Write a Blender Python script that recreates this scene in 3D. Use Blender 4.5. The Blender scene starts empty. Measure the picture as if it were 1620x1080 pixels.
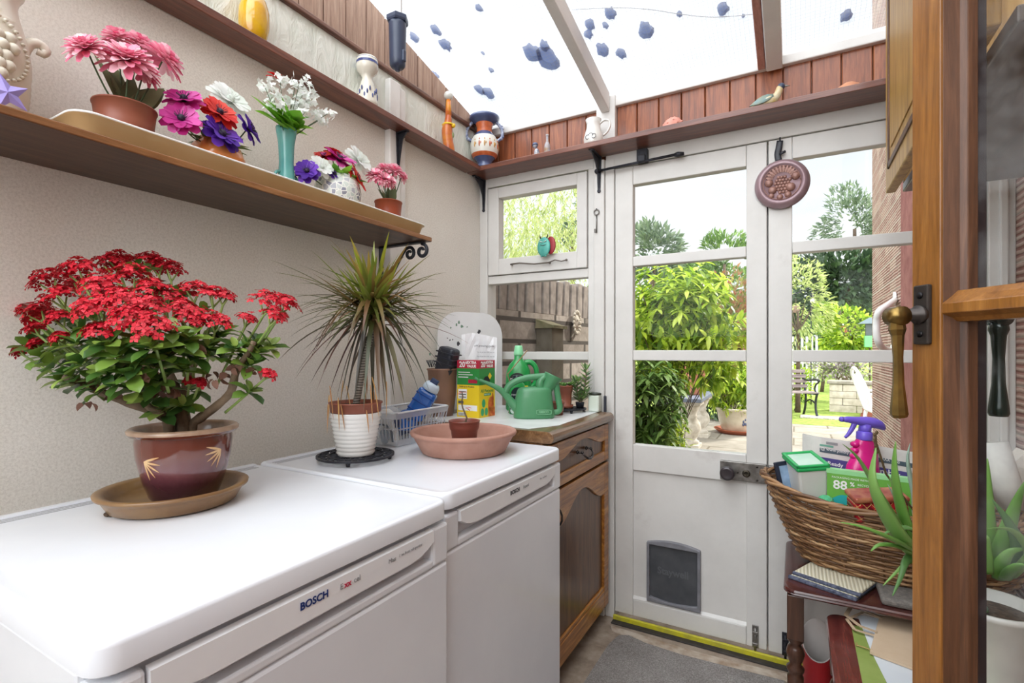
import bpy, bmesh, math, random
from math import sin, cos, pi, radians, sqrt, atan2, tan
from mathutils import Vector, Matrix

# ------------------------------------------------------------------ camera, sky, sun, exposure
scene = bpy.context.scene
COL = scene.collection
FPX, V0, YAW = 797.3, 555.0, radians(29.42)
CAM = Vector((1.38, 0.0, 1.155))
cam_d = bpy.data.cameras.new('camera')
cam_d.sensor_fit = 'HORIZONTAL'
cam_d.sensor_width = 36.0
cam_d.lens = FPX / 1620 * 36
cam_d.shift_y = (V0 - 540) / 1620
cam_d.clip_start = 0.02
cam_d.clip_end = 300
cam = bpy.data.objects.new('camera', cam_d)
COL.objects.link(cam)
cam.location = CAM
cam.rotation_euler = (pi / 2, 0, YAW)
scene.camera = cam

scene.view_settings.view_transform = 'Standard'
scene.view_settings.look = 'None'
scene.view_settings.exposure = 0.84
scene.view_settings.gamma = 1.0
scene.view_settings.use_curve_mapping = False

BRIGHT, HORIZON = 3.1, 0.66
world = bpy.data.worlds.new('world')
scene.world = world
world.use_nodes = True
nt = world.node_tree
nt.nodes.clear()
w_out = nt.nodes.new('ShaderNodeOutputWorld')
w_bg = nt.nodes.new('ShaderNodeBackground')
w_tc = nt.nodes.new('ShaderNodeTexCoord')
w_sep = nt.nodes.new('ShaderNodeVectorMath')
w_sep.operation = 'DOT_PRODUCT'
w_sep.inputs[1].default_value = (0.05, -0.74, 0.67)
nt.links.new(w_tc.outputs['Generated'], w_sep.inputs[0])
w_ramp = nt.nodes.new('ShaderNodeMapRange')          # thin cloud, brightest overhead and behind the house
w_ramp.inputs['From Min'].default_value = 0.12
w_ramp.inputs['From Max'].default_value = 0.95
w_ramp.inputs['To Min'].default_value = HORIZON
w_ramp.inputs['To Max'].default_value = BRIGHT
w_ramp.interpolation_type = 'SMOOTHSTEP'
nt.links.new(w_sep.outputs['Value'], w_ramp.inputs['Value'])
w_map = nt.nodes.new('ShaderNodeMapping')
w_map.inputs['Scale'].default_value = (1.6, 1.6, 5.0)
nt.links.new(w_tc.outputs['Generated'], w_map.inputs[0])
w_noise = nt.nodes.new('ShaderNodeTexNoise')
w_noise.inputs['Scale'].default_value = 1.7
w_noise.inputs['Detail'].default_value = 6
w_noise.inputs['Roughness'].default_value = 0.55
nt.links.new(w_map.outputs[0], w_noise.inputs['Vector'])
w_cr = nt.nodes.new('ShaderNodeValToRGB')
w_cr.color_ramp.elements[0].position = 0.36
w_cr.color_ramp.elements[0].color = (0.82, 0.87, 0.92, 1)
w_cr.color_ramp.elements[1].position = 0.56
w_cr.color_ramp.elements[1].color = (0.965, 0.985, 1.0, 1)
nt.links.new(w_noise.outputs['Fac'], w_cr.inputs[0])
nt.links.new(w_cr.outputs[0], w_bg.inputs['Color'])
nt.links.new(w_ramp.outputs[0], w_bg.inputs['Strength'])
nt.links.new(w_bg.outputs[0], w_out.inputs[0])

sun_d = bpy.data.lights.new('sun', 'SUN')
sun_d.energy = 3.4
sun_d.angle = radians(6)
sun_d.color = (1.0, 0.95, 0.86)
sun = bpy.data.objects.new('sun', sun_d)
COL.objects.link(sun)
sun.location = (6, 8, 9)
sun.rotation_euler = Vector((-0.50, -0.60, -0.74)).to_track_quat('-Z', 'Y').to_euler()

# ------------------------------------------------------------------ pixel rays (1620 x 1080 frame) onto real planes
def ray(u, v):
    a = (u - 810) / FPX
    return Vector((-sin(YAW) + a * cos(YAW), cos(YAW) + a * sin(YAW), (V0 - v) / FPX))
def at_t(u, v, t): return CAM + ray(u, v) * t
def at_x(u, v, x): r = ray(u, v); return CAM + r * ((x - CAM.x) / r.x)
def at_y(u, v, y): r = ray(u, v); return CAM + r * ((y - CAM.y) / r.y)
def at_z(u, v, z): r = ray(u, v); return CAM + r * ((z - CAM.z) / r.z)

# ------------------------------------------------------------------ materials
def lin(c):
    out = []
    for x in c:
        x = x / 255.0
        out.append(x / 12.92 if x <= 0.04045 else ((x + 0.055) / 1.055) ** 2.4)
    return (out[0], out[1], out[2], 1.0)
MATS = {}
def newmat(name):
    m = bpy.data.materials.new(name)
    m.use_nodes = True
    MATS[name] = m
    n = m.node_tree.nodes
    b = n['Principled BSDF']
    return m, m.node_tree, n, b
def coords(t, scale=(1, 1, 1), kind='Object', rot=(0, 0, 0)):
    tc = t.nodes.new('ShaderNodeTexCoord')
    mp = t.nodes.new('ShaderNodeMapping')
    mp.inputs['Scale'].default_value = scale
    mp.inputs['Rotation'].default_value = rot
    t.links.new(tc.outputs[kind], mp.inputs[0])
    return mp.outputs[0]
def noise(t, vec, scale, detail=4, rough=0.55, dist=0):
    n = t.nodes.new('ShaderNodeTexNoise')
    n.inputs['Scale'].default_value = scale
    n.inputs['Detail'].default_value = detail
    n.inputs['Roughness'].default_value = rough
    n.inputs['Distortion'].default_value = dist
    if vec is not None: t.links.new(vec, n.inputs['Vector'])
    return n.outputs['Fac']
def ramp(t, fac, stops):
    r = t.nodes.new('ShaderNodeValToRGB')
    e = r.color_ramp.elements
    while len(e) < len(stops): e.new(0.5)
    for el, (p, c) in zip(e, stops):
        el.position = p
        el.color = c if len(c) == 4 else lin(c)
    t.links.new(fac, r.inputs[0])
    return r.outputs[0]
def mixc(t, fac, a, b, mode='MIX'):
    m = t.nodes.new('ShaderNodeMix')
    m.data_type = 'RGBA'
    m.blend_type = mode
    if isinstance(fac, (int, float)): m.inputs[0].default_value = fac
    else: t.links.new(fac, m.inputs[0])
    for i, c in ((6, a), (7, b)):
        if isinstance(c, tuple): m.inputs[i].default_value = c if len(c) == 4 else lin(c)
        else: t.links.new(c, m.inputs[i])
    return m.outputs[2]
def bump(t, b, h, strength=0.3, dist=0.01):
    n = t.nodes.new('ShaderNodeBump')
    n.inputs['Strength'].default_value = strength
    n.inputs['Distance'].default_value = dist
    t.links.new(h, n.inputs['Height'])
    t.links.new(n.outputs[0], b.inputs['Normal'])
def M(name, c, rough=0.5, metal=0.0, c2=None, scale=30, bmp=0, bscale=None, coat=0, spec=0.5, trans=0, alpha=1, lo=0.35, hi=0.65, stretch=(1, 1, 1)):
    """plain procedural material: base colour, optional noise mottling to c2, optional bump"""
    if name in MATS: return MATS[name]
    m, t, n, b = newmat(name)
    b.inputs['Base Color'].default_value = lin(c)
    b.inputs['Roughness'].default_value = rough
    b.inputs['Metallic'].default_value = metal
    b.inputs['Specular IOR Level'].default_value = spec
    b.inputs['Coat Weight'].default_value = coat
    b.inputs['Coat Roughness'].default_value = 0.08
    if c2:
        f = noise(t, coords(t, stretch), scale, 6)
        t.links.new(ramp(t, f, [(lo, c), (hi, c2)]), b.inputs['Base Color'])
    if bmp:
        f2 = noise(t, coords(t, stretch), bscale or scale * 3, 5)
        bump(t, b, f2, bmp, 0.004)
    if trans:
        b.inputs['Transmission Weight'].default_value = trans
    if alpha < 1:
        b.inputs['Alpha'].default_value = alpha
    return m
def wood(name, cols, axis='Y', scale=7, rough=0.4, coat=0.2, bmp=0.15, ratio=14):
    if name in MATS: return MATS[name]
    m, t, n, b = newmat(name)
    s = {'X': (1, ratio, ratio), 'Y': (ratio, 1, ratio), 'Z': (ratio, ratio, 1)}[axis]
    v = coords(t, s)
    f = noise(t, v, scale * 0.5, 8, 0.62, 1.4)
    k = len(cols)
    c = ramp(t, f, [(0.30 + 0.42 * i / (k - 1), cols[i]) for i in range(k)])
    f2 = noise(t, coords(t, tuple(x * 3 for x in s)), scale, 4, 0.7)
    c = mixc(t, 0.35, c, ramp(t, f2, [(0.3, (60, 40, 25)), (0.7, (255, 255, 255))]), 'MULTIPLY')
    t.links.new(c, b.inputs['Base Color'])
    b.inputs['Roughness'].default_value = rough
    b.inputs['Coat Weight'].default_value = coat
    b.inputs['Coat Roughness'].default_value = 0.15
    if bmp: bump(t, b, f2, bmp, 0.002)
    return m
def leafmat(name, cols, rough=0.4, translucent=0.35, spec=0.4):
    """leaf green that varies from leaf to leaf and lets some light through"""
    if name in MATS: return MATS[name]
    m, t, n, b = newmat(name)
    g = n.new('ShaderNodeNewGeometry')
    k = len(cols)
    c = ramp(t, g.outputs['Random Per Island'], [(i / (k - 1), cols[i]) for i in range(k)])
    t.links.new(c, b.inputs['Base Color'])
    b.inputs['Roughness'].default_value = rough
    b.inputs['Specular IOR Level'].default_value = spec
    if translucent:
        tr = n.new('ShaderNodeBsdfTranslucent')
        t.links.new(c, tr.inputs['Color'])
        mx = n.new('ShaderNodeMixShader')
        mx.inputs[0].default_value = translucent
        t.links.new(b.outputs[0], mx.inputs[1])
        t.links.new(tr.outputs[0], mx.inputs[2])
        t.links.new(mx.outputs[0], n['Material Output'].inputs[0])
    return m
def glassmat(name, tint=(0.97, 0.98, 0.98), ior=1.45, gloss_rough=0.0, haze=0.0, hazecol=(0.9, 0.92, 0.93, 1)):
    """thin pane: see-through with a fresnel reflection"""
    if name in MATS: return MATS[name]
    m, t, n, b = newmat(name)
    n.remove(b)
    tr = n.new('ShaderNodeBsdfTransparent')
    tr.inputs[0].default_value = (*tint, 1)
    gl = n.new('ShaderNodeBsdfGlossy')
    gl.inputs['Roughness'].default_value = gloss_rough
    lw = n.new('ShaderNodeLayerWeight')
    lw.inputs[0].default_value = 0.5
    pw = n.new('ShaderNodeMath'); pw.operation = 'POWER'; pw.inputs[1].default_value = 5
    t.links.new(lw.outputs['Facing'], pw.inputs[0])
    fr = n.new('ShaderNodeMath'); fr.operation = 'MULTIPLY_ADD'; fr.inputs[1].default_value = 0.9; fr.inputs[2].default_value = 0.006
    t.links.new(pw.outputs[0], fr.inputs[0])
    mx = n.new('ShaderNodeMixShader')
    t.links.new(fr.outputs[0], mx.inputs[0])
    t.links.new(tr.outputs[0], mx.inputs[1])
    t.links.new(gl.outputs[0], mx.inputs[2])
    last = mx
    if haze:
        df = n.new('ShaderNodeBsdfDiffuse')
        df.inputs[0].default_value = hazecol
        m2 = n.new('ShaderNodeMixShader')
        f = noise(t, coords(t), 9, 5, 0.6)
        mr = n.new('ShaderNodeMapRange')
        mr.inputs['From Min'].default_value = 0.45
        mr.inputs['From Max'].default_value = 0.8
        mr.inputs['To Max'].default_value = haze
        t.links.new(f, mr.inputs['Value'])
        t.links.new(mr.outputs[0], m2.inputs[0])
        t.links.new(mx.outputs[0], m2.inputs[1])
        t.links.new(df.outputs[0], m2.inputs[2])
        last = m2
    t.links.new(last.outputs[0], n['Material Output'].inputs[0])
    return m

# ------------------------------------------------------------------ mesh builder
def V(*a): return Vector(a)
def frame_of(d, hint=Vector((0, 0, 1))):
    d = d.normalized()
    s = d.cross(hint)
    if s.length < 1e-4: s = d.cross(Vector((1, 0, 0)))
    s.normalize()
    return s, s.cross(d).normalized()
class MB:
    def __init__(s):
        s.v = []; s.f = []; s.mi = []; s.sm = []; s.m = 0; s.smooth = False
        s.T = None
    def add(s, vs, fs, smooth=None):
        o = len(s.v)
        for p in vs:
            p = Vector(p)
            s.v.append(s.T @ p if s.T is not None else p)
        sm = s.smooth if smooth is None else smooth
        for f in fs:
            s.f.append([i + o for i in f]); s.mi.append(s.m); s.sm.append(sm)
        return s
    def box(s, x0, x1, y0, y1, z0, z1):
        vs = [(x, y, z) for z in (z0, z1) for y in (y0, y1) for x in (x0, x1)]
        return s.add(vs, [(0, 2, 3, 1), (4, 5, 7, 6), (0, 1, 5, 4), (2, 6, 7, 3), (0, 4, 6, 2), (1, 3, 7, 5)], False)
    def bbox(s, x0, x1, y0, y1, z0, z1, r=0.004, seg=2):
        """box with rounded edges"""
        bm = bmesh.new()
        bmesh.ops.create_cube(bm, size=1)
        for v in bm.verts:
            v.co = Vector(((x0 + x1) / 2 + v.co.x * (x1 - x0), (y0 + y1) / 2 + v.co.y * (y1 - y0), (z0 + z1) / 2 + v.co.z * (z1 - z0)))
        r = min(r, 0.49 * min(abs(x1 - x0), abs(y1 - y0), abs(z1 - z0)))
        bmesh.ops.bevel(bm, geom=bm.edges[:], offset=r, segments=seg, affect='EDGES', profile=0.5)
        return s.frombm(bm)
    def frombm(s, bm, smooth=None):
        bm.verts.index_update()
        s.add([v.co.copy() for v in bm.verts], [[v.index for v in f.verts] for f in bm.faces], smooth)
        bm.free()
        return s
    def prism(s, poly, d, flip=False):
        """closed polygon (3-D points) swept by vector d"""
        n = len(poly); d = Vector(d)
        vs = [Vector(p) for p in poly] + [Vector(p) + d for p in poly]
        fs = [list(range(n))[::-1], list(range(n, 2 * n))] + [(i, (i + 1) % n, n + (i + 1) % n, n + i) for i in range(n)]
        return s.add(vs, fs, False)
    def lathe(s, prof, c=(0, 0, 0), n=32, smooth=True, sx=1, sy=1, a0=0, a1=2 * pi):
        c = Vector(c); full = abs(a1 - a0 - 2 * pi) < 1e-6
        m = n if full else n + 1
        vs = []; fs = []
        for r, z in prof:
            for i in range(m):
                a = a0 + (a1 - a0) * i / n
                vs.append(c + Vector((cos(a) * r * sx, sin(a) * r * sy, z)))
        k = len(prof)
        for j in range(k - 1):
            for i in range(n):
                i2 = (i + 1) % m
                fs.append((j * m + i, j * m + i2, (j + 1) * m + i2, (j + 1) * m + i))
        return s.add(vs, fs, smooth)
    def disc(s, c, r, n=24, sx=1, sy=1):
        c = Vector(c)
        return s.add([c + Vector((cos(2 * pi * i / n) * r * sx, sin(2 * pi * i / n) * r * sy, 0)) for i in range(n)], [list(range(n))], False)
    def tube(s, pts, rad, n=8, caps=True, smooth=True, flat=1.0, hint=Vector((0, 0, 1)), closed=False):
        pts = [Vector(p) for p in pts]
        k = len(pts)
        if not isinstance(rad, (list, tuple)): rad = [rad] * k
        vs = []; fs = []; prev = None
        for j in range(k):
            if closed: d = pts[(j + 1) % k] - pts[j - 1]
            else: d = pts[min(j + 1, k - 1)] - pts[max(j - 1, 0)]
            if d.length < 1e-9: d = Vector((0, 0, 1))
            d.normalize()
            if prev is None: a, b = frame_of(d, hint)
            else:
                a = prev - d * prev.dot(d)
                if a.length < 1e-5: a, b = frame_of(d, hint)
                else:
                    a.normalize(); b = a.cross(d).normalized()
            prev = a
            for i in range(n):
                t = 2 * pi * i / n
                vs.append(pts[j] + (a * cos(t) + b * sin(t) * flat) * rad[j])
        for j in range(k - (0 if closed else 1)):
            j2 = (j + 1) % k
            for i in range(n):
                fs.append((j * n + i, j * n + (i + 1) % n, j2 * n + (i + 1) % n, j2 * n + i))
        if caps and not closed:
            fs.append(list(range(n))[::-1]); fs.append([(k - 1) * n + i for i in range(n)])
        return s.add(vs, fs, smooth)
    def ball(s, c, r, n=12, m=8, sc=(1, 1, 1)):
        c = Vector(c); vs = []; fs = []
        for j in range(m + 1):
            t = pi * j / m
            for i in range(n):
                a = 2 * pi * i / n
                vs.append(c + Vector((sin(t) * cos(a) * r * sc[0], sin(t) * sin(a) * r * sc[1], cos(t) * r * sc[2])))
        for j in range(m):
            for i in range(n):
                fs.append((j * n + i, (j + 1) * n + i, (j + 1) * n + (i + 1) % n, j * n + (i + 1) % n))
        return s.add(vs, fs, True)
    def leaf(s, p, d, up, L, W, droop=0.4, seg=5, fold=0.15, shape='leaf', twist=0):
        """curved blade from p along d, bending away from up"""
        p = Vector(p); d = Vector(d).normalized(); up = Vector(up)
        side = d.cross(up)
        if side.length < 1e-4: side = d.cross(Vector((1, 0.3, 0)))
        side.normalize(); nrm = side.cross(d).normalized()
        vs = []; fs = []
        pos = p.copy()
        for j in range(seg + 1):
            t = j / seg
            ang = -droop * t
            dd = d * cos(ang) + nrm * sin(ang)
            nn = nrm * cos(ang) - d * sin(ang)
            if j: pos = pos + dd * (L / seg)
            if shape == 'leaf': w = sin(pi * min(1, 0.06 + 0.94 * t) ** 0.8) * (1 if t < 1 else 0)
            elif shape == 'blade': w = (min(1, 0.55 + 2.2 * t) * (1 - t ** 2.2))
            elif shape == 'petal': w = (0.25 + 0.75 * sin(pi * 0.5 * min(1, t * 1.3))) * (1 - 0.45 * max(0, t - 0.75) * 4)
            else: w = sqrt(max(0, 1 - (2 * t - 1) ** 2)) * 0.9 + 0.1 * (1 - t)
            w *= W / 2
            sd = side * cos(twist * t) + nn * sin(twist * t)
            n2 = nn * cos(twist * t) - side * sin(twist * t)
            vs += [pos - sd * w + n2 * w * fold, pos, pos + sd * w + n2 * w * fold]
        for j in range(seg):
            a = j * 3
            fs += [(a, a + 1, a + 4, a + 3), (a + 1, a + 2, a + 5, a + 4)]
        return s.add(vs, fs, True)
    def flat_leaf(s, p, d, up, L, W):
        p = Vector(p); d = Vector(d).normalized(); side = d.cross(Vector(up))
        if side.length < 1e-4: side = Vector((1, 0, 0))
        side.normalize(); nn = side.cross(d)
        m = p + d * L * 0.45
        return s.add([p, m + side * W / 2 + nn * W * .12, p + d * L - nn * L * .12, m - side * W / 2 + nn * W * .12], [(0, 1, 2), (0, 2, 3)], True)
    def build(s, name, mats, parent=None, bevel=0, bseg=2, subsurf=0, solid=0):
        me = bpy.data.meshes.new(name)
        me.from_pydata([tuple(p) for p in s.v], [], s.f)
        if not isinstance(mats, (list, tuple)): mats = [mats]
        for m in mats: me.materials.append(m)
        me.polygons.foreach_set('material_index', s.mi)
        me.polygons.foreach_set('use_smooth', s.sm)
        me.update()
        return link(name, me, parent, bevel, bseg, subsurf, solid)
def link(name, me, parent=None, bevel=0, bseg=2, subsurf=0, solid=0):
    o = bpy.data.objects.new(name, me)
    COL.objects.link(o)
    if parent is not None: o.parent = parent
    if solid:
        k = o.modifiers.new('solid', 'SOLIDIFY'); k.thickness = solid; k.offset = 0
    if bevel:
        k = o.modifiers.new('bevel', 'BEVEL'); k.width = bevel; k.segments = bseg; k.limit_method = 'ANGLE'; k.angle_limit = radians(35)
    if subsurf:
        k = o.modifiers.new('sub', 'SUBSURF'); k.levels = subsurf; k.render_levels = subsurf
    return o
def tag(o, label, cat, group=None):
    o['label'] = label; o['category'] = cat
    if group: o['group'] = group
    return o
def thing(name, label, cat, loc=(0, 0, 0), rz=0, group=None):
    o = bpy.data.objects.new(name, None)
    o.empty_display_size = 0.05
    COL.objects.link(o)
    o.location = loc; o.rotation_euler = (0, 0, rz)
    return tag(o, label, cat, group)
def struct(o):
    o['kind'] = 'structure'
    return o
def copy_tree(o, parent=None):
    c = o.copy(); COL.objects.link(c)
    if parent is not None: c.parent = parent
    for ch in list(o.children): copy_tree(ch, c)
    return c
def text(name, s, size, mat, parent, loc, xdir, ydir, extrude=0.0004, align='CENTER', squash=1.0, shear=0, bold=0):
    """raised lettering: xdir = reading direction, ydir = up of the letters"""
    cu = bpy.data.curves.new(name, 'FONT')
    cu.body = s; cu.size = size; cu.extrude = extrude; cu.align_x = align; cu.align_y = 'CENTER'
    cu.shear = shear; cu.offset = bold; cu.resolution_u = 3
    tmp = bpy.data.objects.new('tmp', cu)
    COL.objects.link(tmp)
    me = bpy.data.meshes.new_from_object(tmp)
    COL.objects.unlink(tmp); bpy.data.objects.remove(tmp)
    me.name = name
    x = Vector(xdir).normalized(); y = Vector(ydir).normalized(); z = x.cross(y).normalized()
    R = Matrix(((x.x * squash, y.x, z.x, 0), (x.y * squash, y.y, z.y, 0), (x.z * squash, y.z, z.z, 0), (0, 0, 0, 1)))
    me.transform(Matrix.Translation(Vector(loc)) @ R)
    me.materials.clear(); me.materials.append(mat)
    return link(name, me, parent)
def rnd(a, b): return random.uniform(a, b)
def arc(c, r, a0, a1, n, ax=Vector((1, 0, 0)), ay=Vector((0, 0, 1))):
    c = Vector(c)
    return [c + ax * (r * cos(a0 + (a1 - a0) * i / n)) + ay * (r * sin(a0 + (a1 - a0) * i / n)) for i in range(n + 1)]
random.seed(7)
# ================================================================== ROOM SHELL
D = 2.12                       # inside face of the glazed far wall
WHITE = M('white_paint', (232, 230, 226), 0.45, c2=(214, 211, 206), scale=9, bmp=0.08, bscale=60)
def worn_paint():
    m, t, n, b = newmat('worn_white_paint')
    f = noise(t, coords(t), 5, 8, 0.65)
    c = ramp(t, f, [(0.3, (206, 204, 200)), (0.62, (216, 214, 210)), (0.8, (194, 190, 185))])
    f2 = noise(t, coords(t, (30, 30, 8)), 2.2, 8, 0.75, 0.6)
    c = mixc(t, ramp(t, f2, [(0.70, (0, 0, 0)), (0.80, (150, 150, 150))]), c, (150, 138, 125))
    t.links.new(c, b.inputs['Base Color'])
    b.inputs['Roughness'].default_value = 0.42
    bump(t, b, f2, 0.12, 0.003)
    return m
WORN = worn_paint()
GLASS = glassmat('window_glass')
SHELFWOOD = wood('stained_shelf_wood', [(86, 48, 38), (118, 68, 52), (142, 88, 66)], 'Y', 5, 0.35, 0.35)
SHELFWOOD_X = wood('stained_shelf_wood_end', [(86, 48, 38), (118, 68, 52), (142, 88, 66)], 'X', 5, 0.35, 0.35)
PLANKDARK = wood('dark_plank', [(104, 52, 26), (148, 80, 44), (178, 106, 62)], 'Z', 6, 0.4, 0.2)
PLANKPALE = wood('weathered_plank', [(138, 106, 88), (168, 136, 116), (190, 162, 142)], 'Z', 6, 0.6, 0.0)
BEAD = wood('bead_wood', [(82, 50, 40), (120, 80, 64), (140, 98, 80)], 'Y', 6, 0.5, 0.1)
IRON = M('black_iron', (52, 54, 62), 0.45, 0.4, c2=(38, 38, 44), scale=60, bmp=0.2)

def wallpaper():
    m, t, n, b = newmat('mottled_wallpaper')
    v = coords(t)
    f = noise(t, v, 3.0, 5, 0.6)
    c = ramp(t, f, [(0.3, (232, 227, 217)), (0.7, (240, 236, 228))])
    f2 = noise(t, v, 190, 8, 0.8)
    c = mixc(t, 0.38, c, ramp(t, f2, [(0.36, (176, 170, 160)), (0.56, (255, 255, 255))]), 'MULTIPLY')
    t.links.new(c, b.inputs['Base Color'])
    b.inputs['Roughness'].default_value = 0.75
    bump(t, b, f2, 0.15, 0.002)
    return m
WALLP = wallpaper()

def roof_z(y): return 2.272 + 0.232 * (D - y)

# floor: worn lino, pale strip by the door
def floor_mat():
    m, t, n, b = newmat('worn_floor')
    f = noise(t, coords(t), 14, 7, 0.7)
    c = ramp(t, f, [(0.3, (120, 104, 90)), (0.55, (158, 142, 126)), (0.75, (178, 164, 150))])
    t.links.new(c, b.inputs['Base Color']); b.inputs['Roughness'].default_value = 0.6
    bump(t, b, f, 0.2, 0.004)
    return m
b = MB(); b.box(-0.1, 2.1, -1.2, D + 0.08, -0.06, 0.0)
struct(b.build('floor', floor_mat()))

b = MB()
pts = [(-0.1, -1.2, 0), (-0.1, D + 0.1, 0), (-0.1, D + 0.1, roof_z(D + 0.1)), (-0.1, -1.2, roof_z(-1.2))]
b.prism(pts, (0.1, 0, 0))
struct(b.build('wall_left', WALLP))
# plastic sheeting above the high shelf
def sheet_mat():
    m, t, n, b = newmat('pale_sheeting')
    f = noise(t, coords(t, (1, 6, 2.2), rot=(0.5, 0, 0)), 3.5, 5, 0.6, 1.0)
    t.links.new(ramp(t, f, [(0.3, (214, 220, 208)), (0.7, (232, 234, 226))]), b.inputs['Base Color'])
    b.inputs['Roughness'].default_value = 0.4
    bump(t, b, f, 0.5, 0.02)
    return m
b = MB(); b.box(0.0, 0.004, -0.4, D, 2.02, 2.232)
struct(b.build('trim_1', sheet_mat()))
# tongue and groove boards under the sloping glass, left wall
b = MB()
y = 0.1
while y < D - 0.02:
    y1 = min(y + 0.0955, D)
    a, c = y + 0.0018, y1 - 0.0018
    b.prism([(0.0, a, 2.236), (0.0, c, 2.236), (0.0, c, roof_z(c) - 0.004), (0.0, a, roof_z(a) - 0.004)], (0.014, 0, 0))
    y = y1
struct(b.build('trim_2', PLANKPALE, bevel=0.002, bseg=1))
b = MB(); b.bbox(0.0, 0.02, 0.1, D, 2.226, 2.246, 0.005)
struct(b.build('trim_3', BEAD))
# white post on the left wall
b = MB()
b.bbox(0.0, 0.03, 1.447, 1.506, 0.0, 2.20, 0.004); b.bbox(0.0, 0.022, 1.508, 1.543, 0.0, 2.19, 0.003)
struct(b.build('trim_4', WHITE))

# ---- far wall: posts, heads, plate
b = MB(); b.box(0.0, 0.60, D, D + 0.10, 0.0, 0.855)
struct(b.build('wall_back', WALLP))
def post(n, boxes, mat=None, r=0.004):
    b = MB()
    for q in boxes: b.bbox(*q, r)
    return struct(b.build('trim_%d' % n, mat or WORN))
post(5, [(0.0, 0.047, D - 0.004, D + 0.08, 0.0, 2.0)])                                           # corner post
post(6, [(0.572, 0.603, D + 0.002, D + 0.08, 0.0, 1.99), (0.604, 0.652, D - 0.014, D + 0.08, 0.0, 1.99),
         (0.653, 0.694, D - 0.004, D + 0.08, 0.0, 1.99)])                                        # post between window and door
post(7, [(1.905, 1.97, D - 0.008, D + 0.08, 0.0, 2.0), (1.93, 1.95, D - 0.02, D, 0.0, 2.0)])     # right jamb
post(8, [(0.0, 0.60, D - 0.002, D + 0.08, 1.962, 2.03), (0.655, 1.97, D - 0.002, D + 0.08, 1.946, 2.03)])   # head
b = MB()                                                                                         # dark boards over the head
for x0, x1, first in ((0.06, 0.615, 0.10), (0.70, 1.97, 0.788)):
    xs = [x0]; x = first
    while x < x1 - 0.01: xs.append(x); x += 0.0915
    xs.append(x1)
    for a, c in zip(xs[:-1], xs[1:]): b.box(a + 0.0015, c - 0.0015, D + 0.016, D + 0.034, 2.02, 2.226)
b.box(0.0, 1.97, D + 0.036, D + 0.06, 2.0, 2.24)  # unseen backing board, added to stop light leaking between the boards
struct(b.build('trim_9', PLANKDARK, bevel=0.0025, bseg=1))
b = MB()                                                                                         # white plate carrying the roof
for x0, x1 in ((0.0, 0.625), (0.675, 1.97)):
    b.bbox(x0, x1, D - 0.004, D + 0.09, 2.214, 2.250, 0.004)
    b.bbox(x0, x1, D + 0.010, D + 0.09, 2.249, 2.268, 0.004)
b.bbox(0.615, 0.700, D - 0.012, D + 0.09, 2.02, 2.262, 0.004)
b.bbox(0.0, 0.06, D - 0.003, D + 0.05, 2.02, 2.22, 0.003)
struct(b.build('trim_10', WORN))
# rafters
def rafter(n, x0, x1, dep, y0, mat, drop=0.0):
    b = MB()
    ya = -1.1
    b.prism([(x0, y0, roof_z(y0) - dep), (x0, y0, roof_z(y0) - 0.005 - drop), (x0, ya, roof_z(ya) - 0.005 - drop), (x0, ya, roof_z(ya) - dep)], (x1 - x0, 0, 0))
    struct(b.build('trim_%d' % n, mat, bevel=0.004))
rafter(11, 0.640, 0.678, 0.085, D - 0.014, WORN)
rafter(12, 1.283, 1.336, 0.075, D - 0.006, WORN)
PINKBAT = wood('pinkish_batten', [(168, 116, 104), (196, 142, 128), (208, 160, 146)], 'Y', 6, 0.6, 0)
rafter(13, 1.254, 1.280, 0.062, D - 0.006, PINKBAT, 0.02)
rafter(14, 1.925, 1.968, 0.085, D - 0.006, WORN)
# yellow weather strip and dark threshold
YELLOW = M('yellow_strip', (214, 206, 40), 0.5, c2=(180, 172, 60), scale=20)
DARKSTRIP = M('dark_threshold', (62, 56, 52), 0.7, c2=(40, 36, 34), scale=25, bmp=0.3)
b = MB(); b.bbox(0.695, 1.905, 2.096, 2.108, 0.004, 0.024, 0.002)
struct(b.build('trim_15', YELLOW))
b = MB(); b.bbox(0.695, 1.905, 2.066, 2.112, 0.0, 0.006, 0.002)
struct(b.build('trim_16', DARKSTRIP))
PALEWORN = M('pale_worn_strip', (196, 184, 170), 0.6, c2=(150, 126, 104), scale=16)
b = MB()
b.prism([(0.70, 2.05, 0), (0.80, 2.042, 0), (1.0, 2.03, 0), (1.2, 2.035, 0), (1.40, 2.055, 0), (1.40, 2.004, 0), (1.0, 1.978, 0), (0.72, 2.01, 0)], (0, 0, 0.003))
struct(b.build('trim_17', PALEWORN))

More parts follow.
